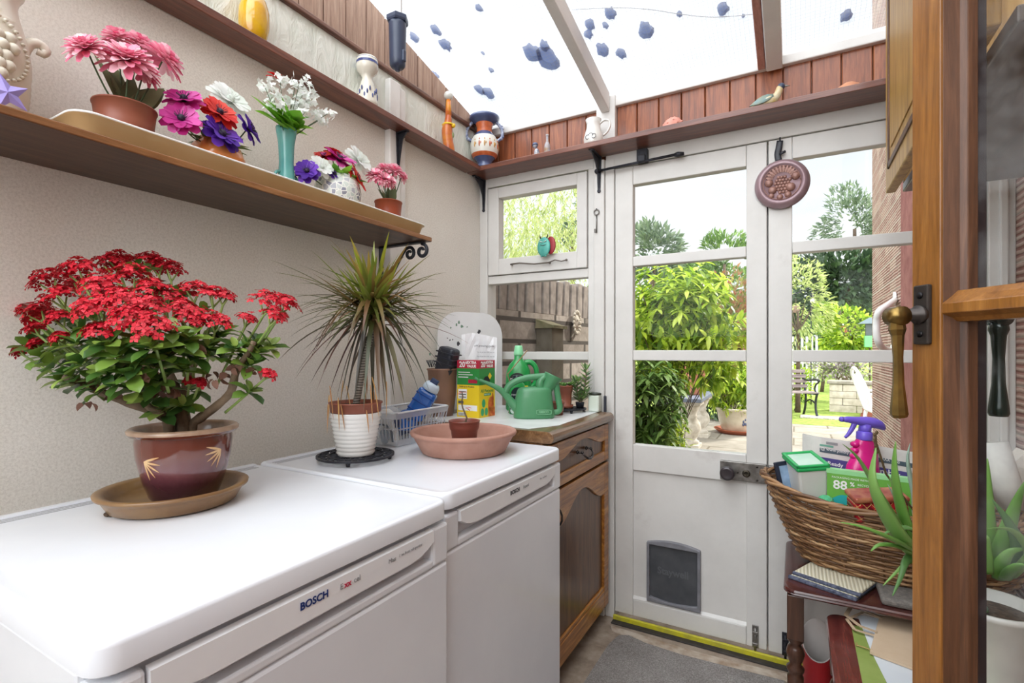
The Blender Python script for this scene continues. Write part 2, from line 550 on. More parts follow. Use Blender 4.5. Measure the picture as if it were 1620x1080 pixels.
# ---- wired glass roof
def wired_glass():
    m, t, n, b = newmat('wired_roof_glass')
    n.remove(b)
    v = coords(t)
    def lines(axis):
        sp = n.new('ShaderNodeSeparateXYZ'); t.links.new(v, sp.inputs[0])
        mu = n.new('ShaderNodeMath'); mu.operation = 'MULTIPLY'; mu.inputs[1].default_value = 1 / 0.0145
        t.links.new(sp.outputs[axis], mu.inputs[0])
        fr = n.new('ShaderNodeMath'); fr.operation = 'FRACT'; t.links.new(mu.outputs[0], fr.inputs[0])
        lt = n.new('ShaderNodeMath'); lt.operation = 'LESS_THAN'; lt.inputs[1].default_value = 0.10
        t.links.new(fr.outputs[0], lt.inputs[0])
        return lt.outputs[0]
    mx = n.new('ShaderNodeMath'); mx.operation = 'MAXIMUM'
    t.links.new(lines('X'), mx.inputs[0]); t.links.new(lines('Y'), mx.inputs[1])
    tr = n.new('ShaderNodeBsdfTransparent'); tr.inputs[0].default_value = (0.95, 0.97, 0.99, 1)
    tl = n.new('ShaderNodeBsdfTranslucent'); tl.inputs[0].default_value = (0.93, 0.95, 0.97, 1)
    gl = n.new('ShaderNodeBsdfGlossy'); gl.inputs['Roughness'].default_value = 0.05
    a = n.new('ShaderNodeMixShader'); a.inputs[0].default_value = 0.14
    t.links.new(tr.outputs[0], a.inputs[1]); t.links.new(tl.outputs[0], a.inputs[2])
    wire = n.new('ShaderNodeBsdfDiffuse'); wire.inputs[0].default_value = lin((190, 196, 204))
    wm = n.new('ShaderNodeMath'); wm.operation = 'MULTIPLY'; wm.inputs[1].default_value = 0.24
    t.links.new(mx.outputs[0], wm.inputs[0])
    c = n.new('ShaderNodeMixShader'); t.links.new(wm.outputs[0], c.inputs[0])
    t.links.new(a.outputs[0], c.inputs[1]); t.links.new(wire.outputs[0], c.inputs[2])
    t.links.new(c.outputs[0], n['Material Output'].inputs[0])
    return m
b = MB()
ya, yb = -1.2, D + 0.22
b.add([(-0.05, ya, roof_z(ya)), (2.0, ya, roof_z(ya)), (2.0, yb, roof_z(yb)), (-0.05, yb, roof_z(yb))], [(0, 1, 2, 3)], False)
struct(b.build('ceiling', wired_glass()))

# ---- brick right wall (house wall) inside and its run outside
def ribbed_brick(name, cols, bw, bh, rib, mortar=(176, 160, 146), axis='YZ', joint=.006):
    m, t, n, b = newmat(name)
    tc = n.new('ShaderNodeTexCoord')
    sp = n.new('ShaderNodeSeparateXYZ'); t.links.new(tc.outputs['Object'], sp.inputs[0])
    cb = n.new('ShaderNodeCombineXYZ')
    t.links.new(sp.outputs[axis[0]], cb.inputs[0]); t.links.new(sp.outputs[axis[1]], cb.inputs[1])
    br = n.new('ShaderNodeTexBrick')
    br.inputs['Scale'].default_value = 1.0
    br.inputs['Brick Width'].default_value = bw; br.inputs['Row Height'].default_value = bh
    br.inputs['Mortar Size'].default_value = joint; br.inputs['Mortar Smooth'].default_value = 0.3
    br.inputs['Color1'].default_value = (0, 0, 0, 1); br.inputs['Color2'].default_value = (1, 1, 1, 1)
    br.inputs['Mortar'].default_value = (0.5, 0.5, 0.5, 1)
    t.links.new(cb.outputs[0], br.inputs['Vector'])
    c = ramp(t, br.outputs['Color'], [(0.0, cols[0]), (0.5, cols[1]), (1.0, cols[2])])
    f = noise(t, tc.outputs['Object'], 16, 6, 0.7)
    c = mixc(t, 0.5, c, ramp(t, f, [(0.3, (120, 110, 104)), (0.65, (255, 255, 255))]), 'MULTIPLY')
    c = mixc(t, br.outputs['Fac'], c, mortar)
    h = f
    if rib:
        wv = n.new('ShaderNodeTexWave'); wv.wave_type = 'BANDS'; wv.bands_direction = 'Y'
        wv.inputs['Scale'].default_value = rib; wv.inputs['Distortion'].default_value = 1.6; wv.inputs['Detail'].default_value = 2
        t.links.new(cb.outputs[0], wv.inputs['Vector'])
        c = mixc(t, ramp(t, wv.outputs['Fac'], [(0.45, (0, 0, 0)), (0.62, (200, 200, 200))]), c, cols[3])
        h = wv.outputs['Fac']
    t.links.new(c, b.inputs['Base Color'])
    b.inputs['Roughness'].default_value = 0.85
    bump(t, b, h, 0.5, 0.01)
    return m
BRICKRIB = ribbed_brick('ribbed_red_brick', [(142, 96, 86), (164, 116, 104), (192, 160, 144), (208, 186, 170)], 0.225, 0.075, 15)
b = MB(); b.prism([(1.97, -1.2, 0), (1.97, D + 0.08, 0), (1.97, D + 0.08, roof_z(D + .08) + .06), (1.97, -1.2, roof_z(-1.2))], (0.1, 0, 0))
struct(b.build('wall_right', BRICKRIB))
b = MB(); b.box(1.97, 2.25, D + 0.085, 5.49, -0.3, 5.4); b.box(2.075, 2.35, -0.3, D + 0.084, -0.3, 5.4)
b.m = 1; b.box(1.955, 1.97, 3.55, 3.98, -0.3, 5.35)
struct(b.build('wall_house', [BRICKRIB, M('smooth_red_brick', (136, 78, 74), 0.8, c2=(160, 104, 96), scale=12, bmp=0.3)]))
b = MB(); b.box(-0.1, 2.07, -1.3, -1.2, 0, 1.30)  # unseen half-height wall, added to shield the fridge side from low sky
struct(b.build('wall_front_shield', WHITE))

# ---- left window
win = struct(thing('window_1', '', ''))
del win['label'], win['category']
y0, y1 = D, D + 0.055
b = MB()
b.bbox(0.047, 0.572, y0 + 0.004, y1, 1.484, 1.524, 0.003)          # transom
b.bbox(0.047, 0.572, y0 + 0.004, y1, 1.114, 1.152, 0.003)          # low bar
b.bbox(0.047, 0.575, y0 - 0.02, y1 + 0.03, 0.845, 0.872, 0.003)    # sill
b.build('window_frame', WORN, win)
b = MB()
cx0, cx1, cz0, cz1 = 0.051, 0.569, 1.527, 1.955
gx0, gx1, gz0, gz1 = 0.112, 0.521, 1.604, 1.902
b.bbox(cx0, gx0, y0 - 0.006, y1 - 0.01, cz0, cz1, 0.003); b.bbox(gx1, cx1, y0 - 0.006, y1 - 0.01, cz0, cz1, 0.003)
b.bbox(gx0, gx1, y0 - 0.0055, y1 - 0.01, cz0, gz0, 0.003); b.bbox(gx0, gx1, y0 - 0.0055, y1 - 0.01, gz1, cz1, 0.003)
b.build('casement', WORN, win)
b = MB()
b.box(gx0 - .005, gx1 + .005, y0 + 0.026, y0 + 0.030, gz0 - .005, gz1 + .005)
b.box(0.047, 0.572, y0 + 0.030, y0 + 0.034, 0.865, 1.118); b.box(0.047, 0.572, y0 + 0.030, y0 + 0.034, 1.148, 1.488)
b.build('pane', GLASS, win)
STEEL = M('dull_steel', (150, 148, 144), 0.38, 0.85, c2=(112, 108, 104), scale=40)
b = MB()                                                             # casement stay lying along the bottom rail
P = [at_y(u, v, D - 0.022) for u, v in ((808, 418), (822, 416), (845, 417.5), (868, 415), (878, 411), (888, 413), (896, 411))]
b.tube(P, [.004, .004, .0035, .0035, .003, .003, .003], 6)
b.ball(P[-1], .006, 8, 6); b.tube([P[0], P[0] + V(0.0, .016, 0)], .004, 6); b.tube([P[3], P[3] + V(0, .018, 0)], .004, 6)
b.build('window_stay', M('aged_metal', (120, 112, 104), 0.5, 0.6), win)

# ---- glazed double doors
def door_leaf(name, x0, x1, gx0, gx1, bars, panel):
    d = struct(thing(name, '', '')); del d['label'], d['category']
    y0, y1 = D, D + 0.042
    b = MB(); g = 0.0006
    b.bbox(x0, gx0, y0, y1, 0.03, 1.942, 0.003); b.bbox(gx1, x1, y0, y1, 0.03, 1.942, 0.003)
    for z0, z1 in bars: b.bbox(gx0 + g, gx1 - g, y0, y1, z0, z1, 0.003)
    b.build('door_frame', WORN, d)
    b = MB()
    b.box(gx0 - .004, gx1 + .004, y0 + 0.013, y1 - 0.012, 0.09, 0.66)
    b.prism([(gx0, y0 + .002, .101), (gx0, y0 + .013, .101), (gx0, y0 + .013, .112)], (gx1 - gx0, 0, 0))
    b.build('door_panel', WORN, d)
    b = MB()
    zs = [(0.758, 1.115), (1.158, 1.515), (1.556, 1.862)]
    for z0, z1 in zs: b.box(gx0 - .004, gx1 + .004, y0 + 0.019, y0 + 0.023, z0 - .004, z1 + .004)
    b.build('pane', GLASS, d)
    return d
BARS = [(0.03, 0.10), (0.649, 0.758), (1.115, 1.158), (1.515, 1.556), (1.862, 1.942)]
d1 = door_leaf('door_1', 0.697, 1.284, 0.774, 1.214, BARS, 1)
d2 = door_leaf('door_2', 1.289, 1.900, 1.367, 1.822, BARS, 1)
b = MB(); b.bbox(1.275, 1.30, D + 0.043, D + 0.058, 0.03, 1.942, 0.002)
b.build('light_stop_bead', WORN, d1)  # unseen bead added behind the leaves, stops light through their gap
# rim lock
b = MB()
b.bbox(1.122, 1.283, D - 0.016, D + .001, 0.658, 0.730, 0.002)
b.smooth = True
lock = b.build('rim_lock', STEEL, d1)
b = MB(); kc = V(1.152, D - 0.016, 0.690)
Rk = Matrix.Translation(kc) @ Matrix.Rotation(pi / 2, 4, 'X')
b.T = Rk; b.lathe([(0.0, 0.0), (0.012, 0.0), (0.012, 0.022), (0.022, 0.026), (0.027, 0.034), (0.026, 0.042), (0.02, 0.047), (0.016, 0.0455), (0, 0.046)], n=28)
b.build('door_knob', M('black_knob', (52, 46, 50), 0.3, 0.1, coat=0.4), lock)
b = MB(); b.T = Matrix.Translation(V(1.215, D - 0.016, 0.690)) @ Matrix.Rotation(pi / 2, 4, 'X')
b.lathe([(0.005, 0), (0.014, 0), (0.014, 0.004), (0.006, 0.006), (0.004, 0.002), (0, 0.002)], n=20)
for ang in (0,): b.box(-.0022, .0022, -.011, .001, .001, .0066)
b.build('keyhole_plate', M('dark_brass', (72, 66, 56), 0.4, 0.7), lock)
b = MB()
for x, z in ((1.252, .718), (1.252, .668), (1.185, .69)): b.ball((x, D - .017, z), .004, 8, 6)
b.build('screw', M('screw_dark', (60, 56, 52), .4, .7), lock)
b = MB(); b.bbox(1.290, 1.318, D - 0.018, D + .001, 0.655, 0.728, 0.002)
b.build('lock_keep', STEEL, d2)
# bolts at the foot of each leaf
for d, x in ((d1, 1.245), (d2, 1.345)):
    b = MB()
    b.bbox(x - .011, x + .011, D - .004, D + .001, 0.03, 0.115, 0.001)
    b.tube([(x, D - .009, 0.012), (x, D - .009, 0.108)], .0045, 8)
    b.bbox(x - .010, x + .010, D - .016, D - .002, 0.085, 0.097, .002); b.bbox(x - .010, x + .010, D - .016, D - .002, 0.042, 0.054, .002)
    b.build('door_bolt', STEEL if d is d1 else IRON, d)
# cat flap
flap_x0, flap_x1 = 0.833, 1.047
b = MB()
def arch(x0, x1, z0, z1, sag, n=12): return [(x0 + (x1 - x0) * i / n, z1 - sag * (2 * i / n - 1) ** 2) for i in range(n + 1)]
out = [(flap_x0, .108)] + arch(flap_x0, flap_x1, .108, .371, .016)[0:] + [(flap_x1, .108)]
y_f = D + 0.013
inn = [(flap_x0 + .012, .130)] + [(x, .347) for x, z in arch(flap_x0 + .012, flap_x1 - .012, 0, 0, 0)] + [(flap_x1 - .012, .130)]
inn_b = [(flap_x1 - .012 - (flap_x1 - flap_x0 - .024) * i / 12, .130 - .010 * (1 - (2 * i / 12 - 1) ** 2)) for i in range(1, 12)]
out_b = [(flap_x1 - (flap_x1 - flap_x0) * i / 12, .108) for i in range(1, 12)]
outer, inner = out + out_b, inn + inn_b
k = len(outer)
vs = [(x, y_f - 0.016, z) for x, z in outer] + [(x, y_f - 0.016, z) for x, z in inner] + [(x, y_f, z) for x, z in outer] + [(x, y_f, z) for x, z in inner]
fs = []
for i in range(k):
    j = (i + 1) % k
    fs += [(i, j, k + j, k + i), (2 * k + i, 2 * k + j, j, i), (k + i, k + j, 3 * k + j, 3 * k + i)]
b.add(vs, fs, False)
cf = b.build('cat_flap', M('grey_plastic', (128, 128, 134), 0.45, c2=(112, 112, 118), scale=30), d1, bevel=0.003)
b = MB(); b.add([(x, y_f - .004, z) for x, z in inner] + [(x, y_f, z) for x, z in inner],
                [list(range(k)), list(range(k, 2 * k))[::-1]] + [(i, (i + 1) % k, k + (i + 1) % k, k + i) for i in range(k)], False)
b.build('flap', M('smoked_flap', (66, 68, 72), 0.35, c2=(80, 82, 86), scale=14), cf)
text('lettering', 'Staywell', 0.040, M('smoked_lettering', (92, 94, 98), 0.35), cf, (0.938, y_f - .0045, .242), (1, 0, 0), (0, 0, 1), 0.0012, squash=0.95, bold=0.0008)

# ---- brown casement standing open on the right, hinged on the house wall
CASE = wood('varnished_casement_wood', [(112, 68, 24), (150, 98, 42), (176, 122, 62)], 'Z', 5, 0.3, 0.5)
CASED = wood('varnished_casement_dark', [(66, 38, 18), (98, 62, 38), (124, 84, 58)], 'Z', 5, 0.5, 0.05)
fwd = V(-sin(YAW), cos(YAW), 0); rgt = V(cos(YAW), sin(YAW), 0)
L_far = CAM + fwd * 0.70 + rgt * (0.70 * (1443 - 810) / FPX); L_far.z = 0
ldir = (fwd * 1.0 + rgt * -0.0753).normalized()        # towards the free edge
lnrm = V(ldir.y, -ldir.x, 0)                            # away from the room's left side
def LP(d, n, z): return V(L_far.x, L_far.y, z) - ldir * d + lnrm * n     # d back towards the hinge, n through the thickness
cw = struct(thing('window_2', '', '', )); del cw['label'], cw['category']
Z0, Z1 = 0.62, 1.74
w = 0.0417
def sweep(prof, z0, z1, b):
    b.prism([LP(d, n, z0) for d, n in prof], (0, 0, z1 - z0))
b = MB()
sweep([(0, 0), (w, 0), (w + .001, .0012), (w + .001, .055), (0, .055)], Z0, Z1, b)
sweep([(0.62, 0), (0.67, 0), (0.67, .055), (0.62, .055)], Z0, Z1, b)
b.prism([LP(w, 0.001, Z0), LP(.62, 0.001, Z0), LP(.62, .054, Z0), LP(w, .054, Z0)], (0, 0, .06))
b.prism([LP(w, 0.001, Z1 - .06), LP(.62, 0.001, Z1 - .06), LP(.62, .054, Z1 - .06), LP(w, .054, Z1 - .06)], (0, 0, .06))
b.build('sash_frame', CASE, cw, bevel=0.002)
b = MB()
sweep([(w + .0008, .003), (w + .008, .020), (w + .0135, .026), (w + .0135, .040), (w + .0008, .040)], Z0 + .06, Z1 - .06, b)
b.build('moulding', CASED, cw, bevel=0.0012)
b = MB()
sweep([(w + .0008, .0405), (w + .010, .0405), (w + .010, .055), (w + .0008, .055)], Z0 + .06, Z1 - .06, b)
b.build('strip_and_gap_shadow', M('strip_shadow_dark', (44, 34, 36), 0.5), cw)  # dark purple edge strip and the black gap shadow, painted as one
b = MB()                                                # glazing bar
prof = [(0.002, 1.2040), (0.002, 1.2165), (0.012, 1.2260), (0.018, 1.2335), (0.034, 1.2335), (0.034, 1.1930), (0.018, 1.1930), (0.012, 1.1985)]
b.prism([LP(w - 0.0005, n, z) for n, z in prof], -ldir * 0.58)
b.build('glazing_bar', CASE, cw, bevel=0.001)
b = MB()
b.prism([LP(w + .002, .0400, Z0 + .05), LP(.63, .0400, Z0 + .05), LP(.63, .0430, Z0 + .05), LP(w + .002, .0430, Z0 + .05)], (0, 0, Z1 - Z0 - .10))
b.build('pane', glassmat('smeared_glass', haze=0.10), cw)
# lever handle on its plate
BRASS = M('aged_brass', (150, 122, 66), 0.28, 0.9, c2=(96, 80, 48), scale=18)
BRONZE = M('dark_bronze', (72, 66, 62), 0.38, 0.6, c2=(56, 50, 48), scale=40)
b = MB()
zc = CAM.z - (497 - V0) / FPX * 0.672
b.prism([LP(.0085, -.007, zc - .040), LP(.0315, -.007, zc - .040), LP(.0315, 0, zc - .040), LP(.0085, 0, zc - .040)], (0, 0, .080))
hp = b.build('handle_plate', BRONZE, cw, bevel=0.002)
b = MB()
for dz in (-.026, .026):
    c0 = LP(.020, -.0075, zc + dz); R0 = lnrm
    b.tube([c0, c0 + lnrm * -.001], .0045, 10)
b.build('screw', M('screw_dark2', (36, 34, 36), .4, .7), hp)
b = MB()
P = [LP(.020, -.006, zc), LP(.020, -.012, zc), LP(.020, -.013, zc), LP(.020, -.034, zc - .001)]
b.tube(P, [.0125, .0125, .0085, .0085], 16)
h2 = b.build('handle_boss', BRONZE, hp)
b = MB()
b.tube([LP(.030, -.040, zc - .002), LP(.009, -.040, zc - .002)], [.0125, .0125], 18)
zz = zc - .008
prof = [(0, .0085), (.012, .0100), (.020, .0075), (.050, .0058), (.085, .0066), (.118, .0098), (.126, .0102), (.130, .0085)]
b.tube([LP(.0195, -.040 + .004 * (i / 7), zz - q) for i, (q, r) in enumerate(prof)], [r for q, r in prof], 8, smooth=False)
b.build('door_handle', BRASS, hp)

# the lever's twin on the outer side of the leaf, same spindle
b = MB()
b.tube([LP(.020, .055, zc), LP(.020, .100, zc)], .008, 14)
b.tube([LP(.030, .108, zc - .002), LP(.009, .108, zc - .002)], [.0125, .0125], 18)
b.tube([LP(.0195, .108, zz - q) for q, r in prof], [r * 1.15 for q, r in prof], 12)
b.build('outer_handle', M('dark_green_handle', (30, 44, 38), .25, .2, coat=.5), cw)
# ================================================================== LEFT SIDE: FRIDGES, OAK UNIT AND WHAT STANDS ON THEM
ENAMEL = M('white_enamel', (234, 237, 242), 0.28, coat=0.3, c2=(229, 232, 238), scale=6)
ENAMEL2 = M('white_plastic_trim', (238, 239, 241), 0.35, c2=(232, 233, 236), scale=8)
GREYMARK = M('grey_print', (150, 150, 152), 0.5)
BLUEMARK = M('blue_print', (28, 52, 116), 0.5)
REDMARK = M('red_print', (196, 44, 78), 0.5)
BLACKMARK = M('dark_print', (60, 60, 66), 0.5)
def fridge(name, label, x0, x1, ya, yb, logo):
    """local frame: x towards the room, y along the wall"""
    f = thing(name, label, 'fridge', (x0, ya, 0), 0, 'white fridges along the left wall')
    W = yb - ya; dp = x1 - x0
    b = MB()
    b.bbox(0.0, dp - 0.045, 0.004, W - 0.004, 0.02, 0.812, 0.006)
    for y in (0.05, W - 0.05):
        for x in (0.06, dp - 0.1): b.tube([(x, y, 0), (x, y, .03)], .018, 10)
    b.build('body', ENAMEL, f)
    b = MB()                                            # worktop slab with rounded front corners and a low lip
    r = 0.03
    def outline(i):
        pts = [(0.0, i), (dp - i - r + i, i)] if False else []
        pts = [Vector((0.0, i, 0))]
        pts += [Vector((dp - r + (r - i) * sin(a), r - (r - i) * cos(a), 0)) for a in [pi / 2 * k / 6 for k in range(7)]]
        pts += [Vector((dp - r + (r - i) * cos(a), W - r + (r - i) * sin(a), 0)) for a in [pi / 2 * k / 6 for k in range(7)]]
        pts += [Vector((0.0, W - i, 0))]
        return pts
    layers = [(0.004, .812), (0.0, .815), (0.0, .843), (0.0015, .8475), (0.005, .850), (0.009, .850), (0.014, .8488), (0.03, .8488)]
    k = len(outline(0)); vs = []; fs = []
    for ins, z in layers: vs += [p + Vector((0, 0, z)) for p in outline(ins)]
    for j in range(len(layers) - 1):
        for i in range(k):
            i2 = (i + 1) % k
            fs.append((j * k + i, j * k + i2, (j + 1) * k + i2, (j + 1) * k + i))
    fs.append([i for i in range(k)][::-1]); fs.append([(len(layers) - 1) * k + i for i in range(k)])
    b.add(vs, fs, True)
    b.bbox(0.0, 0.018, 0.006, W - 0.006, .845, .8525, 0.002)
    o = b.build('worktop', ENAMEL, f)
    es = o.modifiers.new('es', 'EDGE_SPLIT'); es.split_angle = radians(40)
    b = MB()                                            # vent slots at the back
    for i in range(3): b.box(0.022 + i * .010, 0.026 + i * .010, 0.02, W - 0.02, .8484, .8496)
    b.build('vent_slots', M('vent_grey', (176, 176, 178), 0.6), o)
    b = MB()                                            # door
    b.bbox(dp - 0.045, dp - 0.004, 0.003, W - 0.003, 0.06, 0.722, 0.006)
    b.bbox(dp - 0.045, dp - 0.003, 0.003, 0.052, 0.724, 0.803, 0.006)
    b.bbox(dp - 0.045, dp - 0.003, W - 0.052, W - 0.003, 0.724, 0.803, 0.006)
    b.bbox(dp - 0.045, dp - 0.026, 0.050, W - 0.050, 0.724, 0.805, 0.002)
    b.bbox(dp - 0.045, dp - 0.004, 0.050, W - 0.050, 0.724, 0.740, 0.004)
    d = b.build('door', ENAMEL, f)
    b = MB()                                            # handle strip, bowed along its lower edge
    n = 24; z1 = 0.803
    vs = []
    for i in range(n + 1):
        y = 0.054 + (W - 0.108) * i / n
        s_ = abs(2 * i / n - 1)
        lo = z1 - 0.047 + 0.020 * max(0, (s_ - 0.72) / 0.28) ** 2
        ox = dp + 0.001
        vs += [(ox - .012, y, lo), (ox, y, lo + .003), (ox - .001, y, z1 - .003), (ox - .012, y, z1)]
    fs = []
    for i in range(n):
        a = i * 4
        for q in range(4): fs.append((a + q, a + (q + 1) % 4, a + 4 + (q + 1) % 4, a + 4 + q))
    fs += [(3, 2, 1, 0), tuple(n * 4 + q for q in range(4))]
    b.add(vs, fs, False)
    h = b.build('door_handle', ENAMEL2, d)
    logo(h, dp, W)
    b = MB(); b.box(dp - 0.075, dp - 0.06, 0.01, W - 0.01, 0.0, 0.06)
    b.build('plinth', M('plinth_white', (214, 214, 216), 0.5), f)
    return f
XO, YO, ZO = (0, 1, 0), (0, 0, 1), (1, 0, 0)
def logo1(h, dp, W):
    text('brand_lettering', 'BOSCH', 0.0155, BLUEMARK, h, (dp + .0013, 0.272, .785), (0, 1, 0), (0, 0, 1), .0003, bold=.0004)
    text('lettering', 'E', 0.013, GREYMARK, h, (dp + .0013, 0.323, .784), (0, 1, 0), (0, 0, 1), .0003)
    text('lettering', 'xx', 0.014, REDMARK, h, (dp + .0013, 0.3355, .784), (0, 1, 0), (0, 0, 1), .0003, bold=.0003)
    text('lettering', 'cel', 0.013, GREYMARK, h, (dp + .0013, 0.355, .784), (0, 1, 0), (0, 0, 1), .0003)
    text('lettering', 'Max', 0.011, GREYMARK, h, (dp + .0013, 0.437, .785), (0, 1, 0), (0, 0, 1), .0003)
    text('lettering', '/  no frost refrigerator', 0.007, GREYMARK, h, (dp + .0013, 0.487, .786), (0, 1, 0), (0, 0, 1), .0003)
def logo2(h, dp, W):
    text('brand_lettering', 'BOSCH', 0.0155, BLACKMARK, h, (dp + .0013, 0.300, .785), (0, 1, 0), (0, 0, 1), .0003, bold=.0003)
    text('lettering', 'Exxcel', 0.012, GREYMARK, h, (dp + .0013, 0.362, .785), (0, 1, 0), (0, 0, 1), .0003)
    text('lettering', 'Max  no frost', 0.008, GREYMARK, h, (dp + .0013, 0.47, .785), (0, 1, 0), (0, 0, 1), .0003)
fridge('fridge', 'nearest white undercounter fridge, with the red flowering plant on its top', 0.105, 0.756, 0.236, 0.846, logo1)
fridge('fridge', 'further white undercounter fridge standing between the near fridge and oak unit', 0.105, 0.733, 0.862, 1.470, logo2)

# ---- oak unit
OAKH = wood('oak_dark', [(70, 40, 14), (106, 68, 32), (132, 90, 48)], 'Z', 6, 0.38, 0.25)
OAKY = wood('oak_along', [(112, 64, 18), (176, 114, 46), (220, 162, 84)], 'Y', 6, 0.35, 0.3)
OAKT = wood('oak_worktop', [(84, 58, 34), (118, 84, 52), (150, 116, 80)], 'Y', 5, 0.3, 0.5)
cab = thing('oak_cabinet', 'dark oak base unit with drawer and arched panel door under the window', 'cabinet', (0, 1.476, 0))
xf = 0.682; ya, yb = 0.0, 0.606
b = MB(); b.box(0.12, 0.660, 0.002, yb, 0.09, 0.852); b.box(0.12, 0.610, 0.002, yb, 0.0, 0.09)
b.build('body', OAKH, cab)
b = MB()                                                # worktop with a rounded front edge
prof = [(0.10, .853), (0.684, .853), (0.694, .857), (0.700, .866), (0.701, .875), (0.697, .885), (0.689, .891), (0.680, .893), (0.10, .893)]
b.prism([(x, 0.0, z) for x, z in prof], (0, 0.616, 0))
b.build('worktop', OAKT, cab, bevel=0.002)
def arch_rail(b, y0, y1, zt, zb, rise, x, th, n=24):
    """rail whose lower edge lifts into a cathedral arch"""
    lo = []
    for i in range(n + 1):
        t = i / n
        e = sin(pi * min(1, max(0, (t - 0.08) / 0.84))) ** 1.6
        lo.append((x, y0 + (y1 - y0) * t, zb + rise * e))
    b.prism([(x, y0, zt)] + lo + [(x, y1, zt)], (th, 0, 0))
# drawer front
dy0, dy1, dz0, dz1 = 0.012, 0.602, 0.694, 0.846
b = MB()
b.bbox(0.660, 0.672, dy0, dy1, dz0, dz1, 0.002)
b.build('drawer', OAKH, cab)
dr = cab.children[-1]
b = MB()
b.bbox(0.670, xf, dy0, dy0 + .06, dz0, dz1, .003); b.bbox(0.670, xf, dy1 - .05, dy1, dz0, dz1, .003)
b.bbox(0.670, xf, dy0 + .06, dy1 - .05, dz0, dz0 + .042, .003)
arch_rail(b, dy0 + .058, dy1 - .048, dz1, dz1 - .065, .042, 0.670, xf - 0.670)
b.build('drawer_frame', OAKY, dr, bevel=0.002)
ANTIQUE = M('antique_metal', (92, 88, 88), 0.25, 0.9, c2=(60, 58, 58), scale=60)
b = MB()
for y in (0.262, 0.352):
    b.ball((0.678, y, 0.782), .008, 10, 8, (.6, 1, 1)); b.tube([(0.676, y, .782), (0.694, y, .782)], .004, 8); b.ball((0.696, y, .782), .006, 8, 6)
b.tube([(0.697, 0.262, .780), (0.706, 0.268, .768), (0.710, 0.285, .758), (0.711, 0.307, .755), (0.710, 0.329, .758), (0.706, 0.346, .768), (0.697, 0.352, .780)], [.003, .0035, .005, .0055, .005, .0035, .003], 8)
b.build('drawer_handle', ANTIQUE, dr)
# door
dz0, dz1 = 0.078, 0.684
b = MB(); b.bbox(0.660, 0.671, dy0, dy1, dz0, dz1, 0.002)
b.build('door', OAKH, cab); dd = cab.children[-1]
b = MB()
b.bbox(0.668, xf, dy0, dy0 + .055, dz0, dz1, .003); b.bbox(0.668, xf, dy1 - .055, dy1, dz0, dz1, .003)
b.bbox(0.668, xf, dy0 + .055, dy1 - .055, dz0, dz0 + .075, .003)
b.bbox(0.668, xf - .003, dy0 + .055, dy1 - .055, dz0 + .076, dz0 + .09, .002)
arch_rail(b, dy0 + .053, dy1 - .053, dz1, dz1 - .125, .080, 0.668, xf - 0.668)
b.build('door_frame', OAKY, dd, bevel=0.002)
b = MB()
yh, zh = 0.060, 0.602
for z in (zh + .028, zh - .028): b.ball((0.684, yh, z), .007, 10, 8); 
b.tube([(0.686, yh, zh + .028), (0.697, yh, zh + .024), (0.704, yh, zh + .008), (0.704, yh, zh - .010), (0.697, yh, zh - .024), (0.686, yh, zh - .028)], .0036, 8)
b.build('door_handle', ANTIQUE, dd)
# white liner sheet on the unit
b = MB(); b.prism([(0.14, 1.50, 0.8935), (0.600, 1.50, 0.8935), (0.655, 1.62, 0.8935), (0.640, 2.085, 0.8935), (0.14, 2.085, 0.8935)], (0, 0, .0012))
tag(b.build('liner_sheet', M('liner_white', (232, 234, 234), 0.3, c2=(214, 216, 216), scale=10)), 'white liner sheet lying on the oak unit top', 'sheet')
TOPZ = 0.8948

# ---- plant materials
SOIL = M('potting_soil', (58, 44, 34), 0.95, c2=(96, 78, 62), scale=120, bmp=0.8, bscale=160)
TERRAP = M('terracotta_plastic', (138, 76, 58), 0.45, c2=(148, 88, 68), scale=10)
TERRA = M('terracotta_clay', (180, 138, 122), 0.75, c2=(164, 120, 104), scale=14, bmp=0.15)

# ---- red kalanchoe in a glazed pot
random.seed(11)
KX, KY = 0.305, 0.562
kal = thing('potted_kalanchoe', 'bushy red flowering kalanchoe in a glossy brown glazed pot', 'potted plant', (KX, KY, 0.862))
def glaze():
    m, t, n, b = newmat('brown_glaze')
    v = coords(t)
    sp = n.new('ShaderNodeSeparateXYZ'); t.links.new(v, sp.inputs[0])
    f = noise(t, v, 26, 6, 0.7)
    ad = n.new('ShaderNodeMath'); ad.operation = 'MULTIPLY_ADD'; ad.inputs[1].default_value = 0.03; t.links.new(f, ad.inputs[0]); t.links.new(sp.outputs['Z'], ad.inputs[2])
    mr = n.new('ShaderNodeMapRange'); mr.inputs['From Max'].default_value = 0.17; t.links.new(ad.outputs[0], mr.inputs['Value'])
    c = ramp(t, mr.outputs[0], [(0.0, (40, 24, 34)), (0.30, (70, 36, 44)), (0.46, (112, 66, 72)), (0.62, (104, 52, 40)), (1.0, (92, 44, 34))])
    t.links.new(c, b.inputs['Base Color'])
    b.inputs['Roughness'].default_value = 0.12; b.inputs['Coat Weight'].default_value = 0.8; b.inputs['Coat Roughness'].default_value = 0.05
    return m
b = MB()
b.lathe([(0.0, 0.0), (0.060, 0.0), (0.066, 0.008), (0.078, 0.040), (0.089, 0.085), (0.092, 0.115), (0.091, 0.126)], n=48)
b.m = 0
b.lathe([(0.091, 0.126), (0.100, 0.129), (0.104, 0.134)], n=48)
b.m = 1
b.lathe([(0.104, 0.134), (0.105, 0.139), (0.100, 0.143), (0.092, 0.142), (0.088, 0.136), (0.086, 0.118)], n=48)
pot = b.build('pot', [glaze(), M('rim_glaze', (150, 120, 98), 0.3, c2=(176, 148, 124), scale=30, coat=0.4)], kal)
